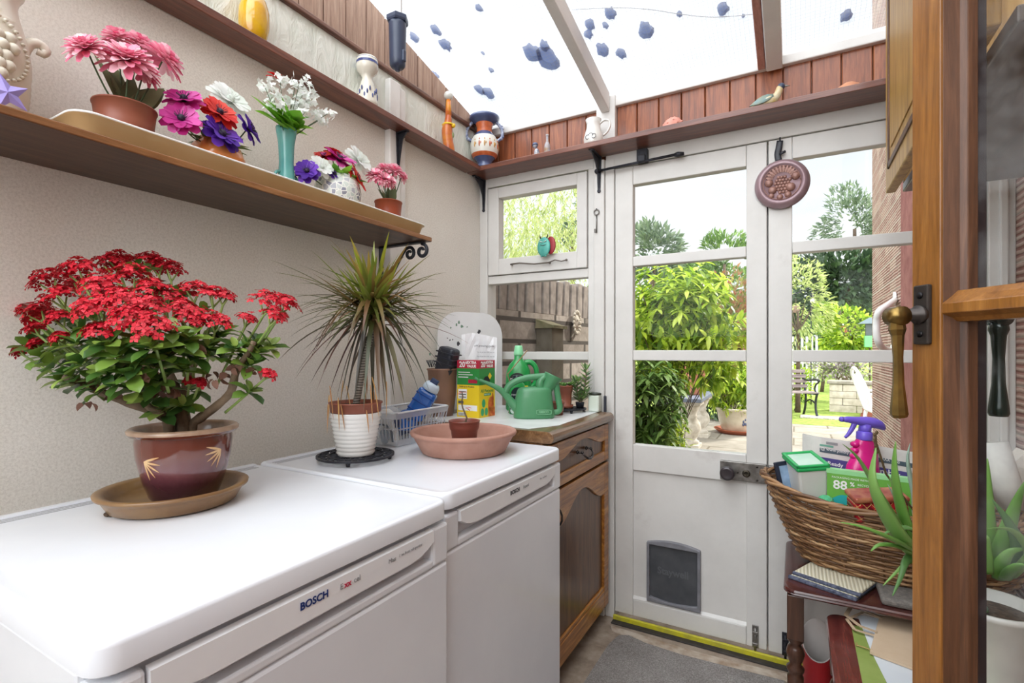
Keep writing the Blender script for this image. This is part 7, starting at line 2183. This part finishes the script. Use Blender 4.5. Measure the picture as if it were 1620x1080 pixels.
b.build('plaque_features', PLQ, pl)

# ---- foliage
BARK = M('bark', (96, 78, 62), .9, c2=(68, 54, 42), scale=20, bmp=.6)
def crown(b, c, R, n, L, W, shell=.45, lean=V(0, 0, .3), jit=.7, clumps=0, clr=.35):
    c = Vector(c)
    cl = []
    for _ in range(clumps):
        d = V(rnd(-1, 1), rnd(-1, 1), rnd(-1, 1)); d.normalize(); cl.append(d * rnd(.45, .85))
    for _ in range(n):
        if cl:
            d = random.choice(cl) + V(rnd(-1, 1), rnd(-1, 1), rnd(-1, 1)).normalized() * clr * rnd(.4, 1) ** .5
        else:
            d = V(rnd(-1, 1), rnd(-1, 1), rnd(-1, 1)).normalized() * rnd(shell, 1) 
        p = c + V(d.x * R[0], d.y * R[1], d.z * R[2])
        o = d.normalized() + V(rnd(-1, 1), rnd(-1, 1), rnd(-1, 1)) * jit + lean
        b.flat_leaf(p, o, V(rnd(-1, 1), rnd(-1, 1), 1), L * rnd(.7, 1.2), W * rnd(.7, 1.2))
def trunk(b, base, top, r, forks=4, spread=.4):
    base, top = Vector(base), Vector(top)
    b.tube(smooth_path([base, base * .5 + top * .5 + V(rnd(-.1, .1), rnd(-.1, .1), 0), top]), [r * (1 - .1 * k) for k in range(7)], 8)
    for k in range(forks):
        a = 2 * pi * k / forks + .4; L_ = spread
        st0 = base * .2 + top * .8
        b.tube(smooth_path([st0, st0 + V(cos(a) * .3, sin(a) * .3, .45) * L_ * .6, st0 + V(cos(a) * .55, sin(a) * .55, .95) * L_]), [r * .55, r * .5, r * .4, r * .3, r * .25, r * .2, r * .12], 6)
LIMEL = leafmat('sunlit_lime_leaf', [(78, 110, 32), (132, 166, 44), (186, 208, 66), (222, 234, 112)], .4, .45)
MIDL = leafmat('mid_green_leaf', [(72, 104, 44), (100, 134, 60), (132, 160, 80)], .5, .3)
DARKL = leafmat('dark_green_leaf', [(44, 62, 44), (62, 84, 56), (86, 106, 74)], .5, .15)
WILL = leafmat('willow_leaf', [(140, 158, 84), (170, 184, 108), (192, 202, 132), (212, 216, 156)], .5, .45)
GREYL = leafmat('blue_grey_leaf', [(92, 112, 88), (116, 134, 108), (142, 156, 128)], .5, .25)
REDL = leafmat('photinia_leaf', [(110, 120, 60), (140, 110, 72), (160, 96, 76), (150, 160, 80)], .45, .35)
def plant(name, label, cat, c, R, n, L, W, mat, trunk_r=.04, group=None, **kw):
    c = Vector(c); base = V(c.x, c.y, -.02)
    t = thing(name, label, cat, base, 0, group)
    b = MB(); crown(b, c - base, R, n, L, W, **kw); b.build('foliage', mat, t)
    b = MB(); trunk(b, (0, 0, 0), (0, 0, max(.1, c.z - base.z - R[2] * .15)), trunk_r, 4, R[2] * .55); b.build('trunk', BARK, t)
    return t
# willow beyond the garden wall
wl = thing('willow_tree', 'pale yellow green weeping willow beyond the brick garden wall', 'tree', at_t(838, V0, 7.2) - V(0, 0, 1.175))
b = MB(); bt = MB()
for k in range(150):
    st0 = at_t(rnd(740, 925), rnd(262, 420), 7.2 + rnd(-.8, .8)) - Vector(wl.location)
    L_ = rnd(.5, 1.3); sw = rnd(-.5, .3)
    for q in range(24):
        tt = q / 24; p = st0 + V(sw * tt, 0, .1 * sin(pi * tt) - L_ * tt ** 1.2)
        for _ in range(2): b.flat_leaf(p, V(rnd(-.7, .7) + sw * .4, rnd(-.6, .6), -.9), V(rnd(-1, 1), 1, 0), rnd(.06, .10), .012)
crown(b, at_t(830, 385, 7.9) - Vector(wl.location), (1.3, .8, .85), 2200, .10, .018, lean=V(0, 0, -.8), clumps=0, shell=.2)
b.build('foliage', WILL, wl); trunk(bt, (0, .6, 0), (0, .6, 2.6), .16); bt.build('trunk', BARK, wl)
# dark little tree seen at the window's upper right
plant('small_tree', 'small dark leaved tree behind the willow at the top of the left window', 'tree', at_t(905, 335, 13), (.5, .5, .9), 500, .20, .10, GREYL, .08, clumps=7)
# big lime shrub by the left door panes
def lime(name, label, c, R, n, L, W, mat, seed):
    random.seed(seed)
    base = V(c.x, c.y, -.02); t = thing(name, label, 'shrub', base)
    b = MB(); bs = MB()
    for k in range(n):
        d = V(rnd(-1, 1), rnd(-1, 1), rnd(-1, 1)).normalized() * rnd(.25, 1)
        p = V(d.x * R[0], d.y * R[1], c.z - base.z + d.z * R[2])
        ax_ = (d + V(0, 0, .25)).normalized(); s_, u_ = frame_of(ax_)
        for q in range(6):
            a = q * 1.05 + k
            b.leaf(p + ax_ * .012 * q, s_ * cos(a) + u_ * sin(a) + ax_ * .55 + V(0, 0, -.15), V(0, 0, 1), L * rnd(.75, 1.15), W, .5, 3, .2)
        if k % 14 == 0: bs.tube(smooth_path([V(rnd(-.08, .08), rnd(-.08, .08), 0), V(d.x * R[0] * .3, d.y * R[1] * .3, p.z * .5), p]), .004, 5)
    b.build('foliage', mat, t); bs.build('stems', BARK, t)
    return t
lime('lime_shrub', 'big sunlit lime green shrub outside the left door panes', at_t(1066, 520, 5.0), (.66, .50, .66), 700, .14, .042, LIMEL, 3)
lime('leafy_plant', 'leafy green plant low by the door with long pointed leaves', at_t(1030, 640, 4.0), (.19, .20, .42), 180, .13, .036, MIDL, 4)
lime('low_shrub', 'small bright shrub with lance leaves at the foot of the stone pedestal', at_t(1046, 688, 4.5), (.24, .2, .18), 110, .10, .028, LIMEL, 5)
plant('photinia_shrub', 'reddish tinged shrub behind the lime green shrub', 'shrub', at_t(1158, 520, 8.2), (.55, .5, 1.0), 1500, .11, .05, REDL, .04, shell=.3)
lime('azalea_shrub', 'yellow green azalea bush growing in the glazed garden pot', at_t(1156, 606, 7.3), (.50, .42, .40), 260, .12, .042, LIMEL, 6)
plant('dark_conifer', 'rounded grey green tree rising behind the lime shrub in the left pane', 'tree', at_t(1034, 398, 15), (.85, .8, 1.0), 1500, .22, .09, GREYL, .12, clumps=14)
plant('undergrowth', 'dark low undergrowth behind the cream glazed garden pot', 'shrub', at_t(1118, 640, 8.7), (.95, .3, .42), 900, .12, .05, DARKL, .03, shell=.2)
plant('feathery_tree', 'light feathery tree at the right of the left door panes', 'tree', at_t(1146, 412, 17), (.9, .8, .85), 1100, .22, .08, MIDL, .12, clumps=10)
plant('distant_tree', 'broad soft green tree far behind the photinia shrub', 'tree', at_t(1120, 460, 19), (2.4, 1.0, 1.2), 1800, .30, .14, MIDL, .16, clumps=16)
plant('acer_tree', 'bright lime feathery acer left in the right door panes', 'tree', at_t(1262, 480, 9.6), (.62, .5, .95), 1800, .11, .035, WILL, .05, lean=V(0, 0, -.3), clumps=14)
plant('big_dark_tree', 'big dark tree filling the right door panes below the sky', 'tree', at_t(1335, 445, 17), (2.6, 1.2, 1.35), 3600, .28, .13, DARKL, .22, shell=.15)
plant('airy_tree', 'airy yellow green tree top against the sky beside the brick wall', 'tree', at_t(1352, 352, 19), (1.3, 1.0, 1.6), 1700, .24, .085, GREYL, .14, clumps=16)
plant('maple_shrub', 'rounded bright maple shrub in front of the dark tree', 'shrub', at_t(1345, 515, 12), (.85, .6, .72), 1500, .15, .09, LIMEL, .06, clumps=14)
plant('round_bush', 'dark rounded bush behind the garden bench', 'shrub', at_t(1300, 530, 14.4), (.6, .5, .5), 800, .13, .06, MIDL, .05)
plant('yellow_bush', 'golden leaved bush growing beside the iron garden bench', 'shrub', at_t(1258, 608, 9.9), (.32, .3, .42), 700, .09, .035, LIMEL, .03)
plant('bedding_plants', 'mixed bedding plants with pale blooms along the planter wall', 'plants', at_t(1325, 585, 11.2), (1.0, .3, .26), 1300, .08, .04, leafmat('bedding_mix', [(120, 140, 80), (160, 170, 110), (200, 190, 190), (170, 140, 170), (96, 120, 70)], .6, .3), .02, shell=.1)
for k, (u, w_) in enumerate(((930, 3.0), (1090, 3.0), (1240, 3.0), (1400, 3.0))):
    plant('boundary_hedge', ['stretch of tall hedge far behind the brick garden wall', 'stretch of tall hedge far behind the stone pedestal', 'stretch of tall hedge far behind the garden bench', 'stretch of tall hedge far behind the planter wall'][k], 'hedge', at_t(u, 520, 23), (w_, .7, 1.85), 2200, .40, .22, MIDL if k % 2 else DARKL, .14, 'tall hedges closing the garden', shell=.2)
# ---- pots, pedestals, bench, chair, planter
def g(u, v, z=-.02): return at_z(u, v, z)
CASTST = M('cast_stone', (214, 206, 192), .9, c2=(176, 166, 150), scale=16, bmp=.4)
def pedestal(loc, label, s_=1.0):
    t = thing('stone_pedestal', label, 'pedestal', loc, 0, 'cast stone baluster pedestals')
    b = MB(); b.bbox(-.13 * s_, .13 * s_, -.13 * s_, .13 * s_, 0, .05 * s_, .006); b.build('foot', CASTST, t)
    b = MB(); b.lathe([(.11 * s_, .05 * s_), (.12 * s_, .08 * s_), (.085 * s_, .10 * s_), (.10 * s_, .14 * s_), (.14 * s_, .22 * s_), (.13 * s_, .30 * s_), (.085 * s_, .36 * s_), (.10 * s_, .38 * s_), (.085 * s_, .40 * s_), (.12 * s_, .48 * s_), (.14 * s_, .52 * s_), (0, .52 * s_)], n=28); b.build('baluster', CASTST, t)
    b = MB(); b.bbox(-.15 * s_, .15 * s_, -.15 * s_, .15 * s_, .52 * s_, .565 * s_, .008); b.build('cap', CASTST, t)
    return t
p1 = g(1090, 707); pedestal(p1, 'near cast stone baluster pedestal under the terracotta urn', 1.0)
p2 = g(1106, 690); pedestal(p2, 'further cast stone baluster pedestal half hidden by the near one', 1.0)
o = MB(); c_ = (p1 + p2) / 2; dd = (p2 - p1); dd.z = 0
o.T = Matrix.Translation(V(c_.x, c_.y, -.02 + .566)) @ Matrix.Rotation(atan2(dd.y, dd.x), 4, 'Z')
o.bbox(-dd.length / 2 - .22, dd.length / 2 + .22, -.17, .17, 0, .045, .006)
tag(o.build('slate_slab', M('blue_slate', (92, 98, 116), .6, c2=(112, 118, 134), scale=14)), 'blue grey slab bridging the two stone pedestals', 'slab')
ut = lathe_thing('terracotta_urn', 'tall flared terracotta pot on the slate slab among lime leaves', 'pot', V(c_.x - .02, c_.y - .05, -.02 + .612), [(0, 0), (.09, 0), (.10, .03), (.12, .12), (.16, .26), (.20, .36), (.215, .37), (.215, .41), (.19, .41), (.17, .32), (0, .25)], M('garden_terracotta', (206, 142, 112), .85, c2=(184, 118, 92), scale=10), 32)
pp = g(1168, 684)
lathe_thing('terracotta_saucer', 'wide terracotta saucer on the paving under the cream glazed pot', 'saucer', pp, [(0, 0), (.26, 0), (.32, .05), (.33, .06), (.31, .06), (.25, .02), (0, .02)], M('saucer_terracotta', (178, 100, 70), .8, c2=(158, 86, 60), scale=10), 36)
gp_ = thing('glazed_garden_pot', 'cream glazed garden pot with a blue flower motif on the terracotta saucer', 'pot', pp + V(0, 0, .021))
b = MB(); b.lathe([(0, 0), (.19, 0), (.23, .04), (.27, .18), (.29, .30), (.32, .315), (.325, .345), (.29, .345), (.27, .29), (0, .27)], n=40); b.build('pot_body', M('cream_glaze', (218, 208, 188), .25, c2=(196, 184, 160), scale=8, coat=.5), gp_)
b = MB()
dcam = (CAM - pp); a0 = atan2(dcam.y, dcam.x)
for k in range(9):
    a = a0 + .25 + .09 * (k % 5); z = .13 + .035 * (k // 3) + .01 * (k % 2); r_ = .255 + .12 * (z - .13)
    b.ball((cos(a) * r_, sin(a) * r_, z), .026, 8, 6, (.6, .6, 1))
b.build('blue_motif', M('motif_blue', (84, 92, 120), .3), gp_)
# bench
bp0 = g(1282, 658); bn = thing('garden_bench', 'iron ended wooden garden bench on the paving before the lawn', 'bench', bp0, radians(24))
def bench_end(x):
    b = MB()
    b.tube(smooth_path([V(x, -.26, 0), V(x, -.20, .12), V(x, -.19, .28), V(x, -.24, .42)]), .020, 8)
    b.tube(smooth_path([V(x, .26, 0), V(x, .20, .12), V(x, .17, .28), V(x, .18, .42), V(x, .26, .62), V(x, .32, .84)]), .020, 8)
    b.tube([V(x, -.26, .42), V(x, .20, .40)], .018, 8); b.tube(smooth_path([V(x, -.19, .24), V(x, 0, .30), V(x, .17, .24)]), .014, 8)
    b.tube(smooth_path([V(x, -.22, .42), V(x, -.16, .50), V(x, -.20, .58), V(x, -.28, .62), V(x, -.30, .66)]), .014, 8)
    b.tube(smooth_path([V(x, -.30, .665), V(x, -.10, .66), V(x, .10, .64), V(x, .27, .66)]), .017, 8)
    b.ball(V(x, -.30, .655), .028, 8, 6); b.build('bench_end', IRON, bn)
bench_end(0); bench_end(-1.25)
SLAT = wood('bench_slat', [(112, 96, 96), (146, 130, 128), (168, 154, 150)], 'X', 4, .7, 0)
for k in range(6):
    b = MB(); b.bbox(-1.29, .04, -.25 + .075 * k, -.19 + .075 * k, .425, .447, .004); b.build('seat_slat', SLAT, bn)
for k in range(4):
    b = MB(); y_, z_ = .19 + .028 * k, .50 + .09 * k; b.bbox(-1.29, .04, y_, y_ + .02, z_, z_ + .06, .004); b.build('back_slat', SLAT, bn)
# white garden chair
cp0 = g(1368, 706); ch = thing('garden_chair', 'white plastic garden chair with slatted back beside the brick house wall', 'chair', cp0 + V(.30, .34, 0), radians(96))
WPLA = M('white_garden_plastic', (236, 236, 234), .4)
b = MB(); b.bbox(-.24, .24, -.24, .24, .40, .43, .012); b.build('seat', WPLA, ch)
for k in range(6):
    x = -.20 + .08 * k; b = MB(); b.tube([V(x, .22, .42), V(x * 1.05, .29, .66), V(x * .95, .36, .90 - abs(x) * .25)], [.016, .017, .014], 8, flat=.5); b.build('back_slat', WPLA, ch)
b = MB(); b.tube(smooth_path([V(-.26, .22, .42), V(-.27, .30, .68), V(-.20, .37, .88), V(0, .39, .96), V(.20, .37, .88), V(.27, .30, .68), V(.26, .22, .42)]), .020, 8); b.build('back_frame', WPLA, ch)
for s_ in (-1, 1):
    b = MB(); b.tube(smooth_path([V(s_ * .26, .28, .64), V(s_ * .28, .05, .66), V(s_ * .28, -.20, .64), V(s_ * .27, -.25, .55), V(s_ * .25, -.22, .42)]), .020, 8, flat=.7); b.build('armrest', WPLA, ch)
    for y_ in (-.21, .21): b = MB(); b.tube([V(s_ * .22, y_, .41), V(s_ * .26, y_ * 1.25, 0)], [.024, .018], 8); b.build('leg', WPLA, ch)
# planter wall and trough
pw = g(1312, 651); 
o = thing('planter_wall', 'low pale block planter wall with flat coping beyond the paving', 'planter', pw, radians(-6))
b = MB(); 
BLK = M('pale_block', (212, 200, 186), .9, c2=(178, 166, 150), scale=9, bmp=.4)
for r_ in range(4):
    for c_ in range(5):
        x0 = c_ * .44 - (.22 if r_ % 2 else 0); x0_, x1_ = max(0, x0), min(2.0, x0 + .432)
        if x1_ - x0_ > .03: b.bbox(x0_, x1_, 0, .4, r_ * .135, r_ * .135 + .130, .008)
b.build('block_courses', BLK, o)
b = MB(); b.bbox(-.04, 2.04, -.04, .44, .541, .60, .01); b.build('coping', M('grey_coping', (160, 152, 140), .9, c2=(130, 122, 110), scale=12, bmp=.4), o)
tr_ = g(1346, 648); o = thing('wooden_trough', 'reddish brown trough standing before the pale planter wall', 'planter', tr_ + V(.10, -1.0, 0), radians(-6))
b = MB(); b.bbox(0, .8, -.30, -.02, .03, .34, .006); b.build('trough_body', M('trough_brown', (146, 82, 58), .7, c2=(122, 66, 46), scale=8), o)
b = MB(); b.bbox(-.03, .83, -.33, .01, .30, .36, .006); b.bbox(-.03, .83, -.33, .01, 0, .05, .006); b.build('trough_rim', MATS['trough_brown'], o)
# hanging ornaments, feeder, lantern, picket panel, grab rail
hp_ = thing('crook_pole', 'thin dark garden pole with a curved arm among the acer leaves', 'pole', g(1283, 640)); hb0 = Vector(hp_.location)
q = lambda u, v, t=9.0: at_t(u, v, t) - hb0
b = MB(); T9 = (hb0 - CAM).dot(V(-sin(YAW), cos(YAW), 0)); b.tube(smooth_path([V(0, 0, 0), q(1283, 560, T9), q(1283, 480, T9), q(1282, 455, T9), q(1272, 460, T9), q(1255, 466, T9)]), .012, 6); b.build('pole', IRON, hp_)
def hang(name, label, u, v, t, r, mat, flat=1):
    o = MB(); o.ball((0, 0, 0), r, 16, 12, (1, flat, 1)); o.tube([V(0, 0, r), V(0, 0, r + .15)], .004, 5)
    o = tag(o.build(name, mat), label, 'ornament'); o.location = at_t(u, v, t); return o
hang('hanging_disc', 'round dark disc ornament hanging at the left edge of the right panes', 1259, 489, T9, .085, M('bronze_disc', (124, 100, 84), .5, .3), .15)
hang('hanging_globe', 'pale round globe ornament hanging beside the dark disc', 1286, 476, T9 - .1, .055, M('pale_globe', (236, 222, 206), .3))
bf = thing('bird_feeder', 'green bird feeder with a slate grey roof near the brick wall edge', 'bird feeder', g(1376, 640)); fb = Vector(bf.location); TF = (fb - CAM).dot(V(-sin(YAW), cos(YAW), 0))
q = lambda u, v: at_t(u, v, TF) - fb
b = MB(); b.tube([V(0, 0, 0), V(0, 0, q(1376, 550).z)], .018, 6); b.build('post', BARK, bf)
zf0, zf1 = q(1376, 549).z, q(1376, 531).z
b = MB(); b.bbox(-.10, .10, -.08, .08, zf0, zf1, .01); b.build('feeder_box', M('feeder_green', (110, 190, 120), .5), bf)
b = MB(); zr = q(1376, 512).z; b.bbox(-.08, .08, -.06, .06, zf1, zr, .005); b.build('feeder_cage', DARKL if False else M('feeder_dark', (72, 78, 80), .6), bf)
b = MB(); b.prism([(-.22, -.12, zr), (.22, -.12, zr), (0, -.12, zr + .14)], (0, .24, 0)); b.build('feeder_roof', M('slate_roof', (122, 136, 146), .7), bf)
tl = thing('terracotta_lantern', 'orange terracotta lantern on a thin stake before the maple shrub', 'lantern', g(1334, 628)); lb = Vector(tl.location); TL = (lb - CAM).dot(V(-sin(YAW), cos(YAW), 0))
q = lambda u, v: at_t(u, v, TL) - lb
b = MB(); b.tube([V(-.06, 0, 0), V(-.06, 0, q(1330, 490).z)], .012, 6); b.build('stake', BARK, tl)
z0_, z1_ = q(1334, 538).z, q(1334, 514).z
b = MB(); b.lathe([(0, z0_), (.10, z0_), (.11, z0_ + .03), (.06, z0_ + .06), (.09, (z0_ + z1_) / 2), (.06, z1_ - .08), (.10, z1_ - .03), (.09, z1_), (0, z1_)], n=20); b.build('lantern_body', M('orange_terracotta', (216, 128, 84), .8, c2=(190, 104, 66), scale=14), tl)
b = MB(); b.tube([V(-.06, 0, z0_ + .02), V(.02, 0, z0_ + .02)], .010, 6); b.build('arm', BARK, tl)
pf = thing('white_picket_panel', 'white garden fence panel glimpsed behind the acer above the middle bar', 'fence', g(1246, 625)); fb = Vector(pf.location); TP = (fb - CAM).dot(V(-sin(YAW), cos(YAW), 0))
rg = V(cos(YAW), sin(YAW), 0); W_ = 46 / FPX * TP
for k in range(7):
    b = MB(); c_ = rg * (W_ * k / 6); b.T = Matrix.Translation(c_); b.bbox(-.03, .03, -.012, .012, 0, at_t(1250, 532, TP).z + .02, .004); b.build('picket', WPLA, pf)
b = MB()
for z_ in (.35, .85): b.tube([V(-.05, .03, z_), rg * (W_ + .05) + V(0, .03, z_)], .022, 6)
b.build('rail', WPLA, pf)
gr = thing('grab_rail', 'white curved grab rail fixed to the brick house wall outside', 'rail', at_x(1419, 515, 1.97))
gb = Vector(gr.location)
q = lambda u, v, dx=0: at_x(u, v, 1.97 - dx) - gb
b = MB(); b.tube(smooth_path([at_x(1416, 474, 1.96) - gb, at_x(1404, 483, 1.88) - gb, at_x(1391, 492, 1.83) - gb, at_x(1387, 508, 1.82) - gb, at_x(1387, 530, 1.82) - gb, at_x(1392, 546, 1.84) - gb, at_x(1402, 553, 1.90) - gb, at_x(1412, 555, 1.96) - gb]), .020, 10); b.build('rail_bar', WPLA, gr)
b = MB()
for u, v in ((1417, 472), (1413, 555)): c_ = at_x(u, v, 1.965) - gb; b.tube([c_, c_ + V(-.012, 0, 0)], .045, 14)
b.build('flange', WPLA, gr)

# ---- leaf litter lying on the glass roof
LIT = leafmat('blue_grey_litter', [(136, 150, 186), (112, 126, 162)], .9, .45)
def on_roof(u, v):
    # pixel ray meets the sloping glass
    r = ray(u, v); t = (2.272 + .232 * D + .010 - CAM.z) / (r.z + .232 * r.y); return CAM + r * t
litter = [(705, 71, 9, 'moss clump on the roof glass right of the hanging cylinder'), (689, 47, 8, 'moss clump highest above the hanging cylinder'), (655, 59, 7, 'flattened moss clump nearest the hanging cylinder'), (758, 13, 6, 'moss clump by itself at the top of the left roof pane'),
          (764, 84, 3, 'tiny moss fleck in the middle of the left roof pane'), (777, 111, 4, 'small moss fleck above the painted urn'), (758, 142, 8, 'left one of two touching moss clumps above the painted urn'), (772, 147, 9, 'right one of two touching moss clumps above the painted urn'), (688, 119, 6, 'moss clump at the boards above the figure bottle'),
          (843, 85, 14, 'left lobe of the biggest litter patch beside the middle rafter'), (866, 92, 18, 'biggest litter patch lying beside the middle rafter'), (861, 72, 8, 'upper lobe of the biggest litter patch by the middle rafter'),
          (966, 21, 9, 'upper moss clump right of the middle rafter'), (933, 39, 8, 'upper of two round moss clumps beside the middle rafter'), (931, 54, 7, 'lower of two round moss clumps beside the middle rafter'), (958, 40, 5, 'small pointed moss clump in the middle roof pane'), (953, 79, 10, 'moss clump over the middle post in the middle roof pane'), (983, 85, 8, 'moss clump low in the middle roof pane above the boards'),
          (1022, 48, 12, 'large oval moss clump alone in the middle roof pane'), (1075, 22, 5, 'small moss clump on the trailing thread in the middle pane'), (1144, 14, 9, 'forked moss clump high in the middle roof pane'), (1176, 25, 3, 'tiny moss clump near the pink batten'), (1338, 25, 9, 'slanting leaf clump alone in the right roof pane')]
random.seed(15)
for u, v, rp, lab in litter:
    c = on_roof(u, v); tcam = (c - CAM).dot(V(-sin(YAW), cos(YAW), 0)); r = rp / FPX * tcam
    b = MB(); k = 14; ry = 1.5
    rr = [rnd(.72, 1.12) for _ in range(k)]
    vs = [V(cos(2 * pi * i / k) * r * rr[i], sin(2 * pi * i / k) * r * rr[i] * ry, -.232 * sin(2 * pi * i / k) * r * rr[i] * ry) for i in range(k)]
    top = [p * .7 + V(0, 0, r * .35) for p in vs]
    b.add(vs + top, [list(range(k, 2 * k))] + [(i, (i + 1) % k, k + (i + 1) % k, k + i) for i in range(k)], False)
    o = tag(b.build('moss_clump', LIT), lab, 'moss', 'moss and leaf clumps on the glass roof'); o.location = c
b = MB(); b.tube(smooth_path([on_roof(u, v) for u, v in ((905, 15), (975, 12), (1030, 15), (1075, 22), (1130, 27), (1195, 22))]), .0018, 5)
tag(b.build('trailing_thread', M('thread_grey', (190, 194, 200), .7)), 'fine pale thread trailing across the middle roof pane', 'thread')

# ---- pieces that belong to a part hang under that part
NEST = {'soil': 'pot', 'lid_panel': 'lid', 'lid_rim': 'lid', 'screw': 'wall_strap', 'fruit_relief': 'mould_body', 'painted_figure': 'urn_body', 'blue_motif': 'pot_body',
        'bottle_ridges': 'bottle_body', 'nozzle': 'trigger_head', 'trigger': 'trigger_head', 'moulded_badge': 'can_body', 'picture_face': 'frame', 'drawn_rings': 'jug_body',
        'beak': 'head', 'grape_relief': 'jug_body', 'leaf_relief': 'jug_body', 'case_trim': 'case_body', 'case_window': 'case_body', 'blue_band': 'vase_body', 'blue_flowers': 'vase_body',
        'fitting_nut': 'fitting_body', 'plaque_features': 'plaque_face', 'leather_inlay': 'tabletop', 'trough_rim': 'trough_body', 'flap': 'flap', 'purple_band': 'pages', 'web_strip': 'pages',
        'teal_strip': 'pages', 'grey_strip': 'pages', 'teal_swirl': 'packet_body', 'packet_edge': 'packet_body', 'vase_handle': 'vase', 'brow': 'owl_body', 'mouth_line': 'owl_body', 'ear_tuft': 'owl_body',
        'black_pot_rim': 'black_pot', 'label_panel': 'carton_body', 'text_line': 'carton_body', 'label_print': 'carton_body', 'red_panel': 'carton_body', 'green_panel': 'carton_body',
        'black_oval': 'carton_body', 'yellow_flash': 'carton_body', 'flower_print': 'carton_body', 'dark_print': 'board', 'green_print': 'board', 'clip': 'cylinder_body', 'yellow_sash': 'bottle_body', 'green_patch': 'bottle_body'}
LETTER = ('carton_body', 'packet_body', 'pages', 'bag_sheet', 'dark_label', 'can_body')
for t in [o for o in COL.objects if o.parent is None and o.get('category')]:
    kids = {}
    for c in t.children: kids.setdefault(c.name.split('.')[0], c)
    for c in list(t.children):
        k = c.name.split('.')[0]
        if len(t.children) < 3: break
        if k in NEST and NEST[k] in kids and kids[NEST[k]] is not c and not c.children:
            c.parent = kids[NEST[k]]
            if tuple(c.scale) == tuple(c.parent.scale): c.scale = (1, 1, 1)
        elif k in ('lettering', 'badge'):
            for q in LETTER:
                if q in kids: c.parent = kids[q]; break
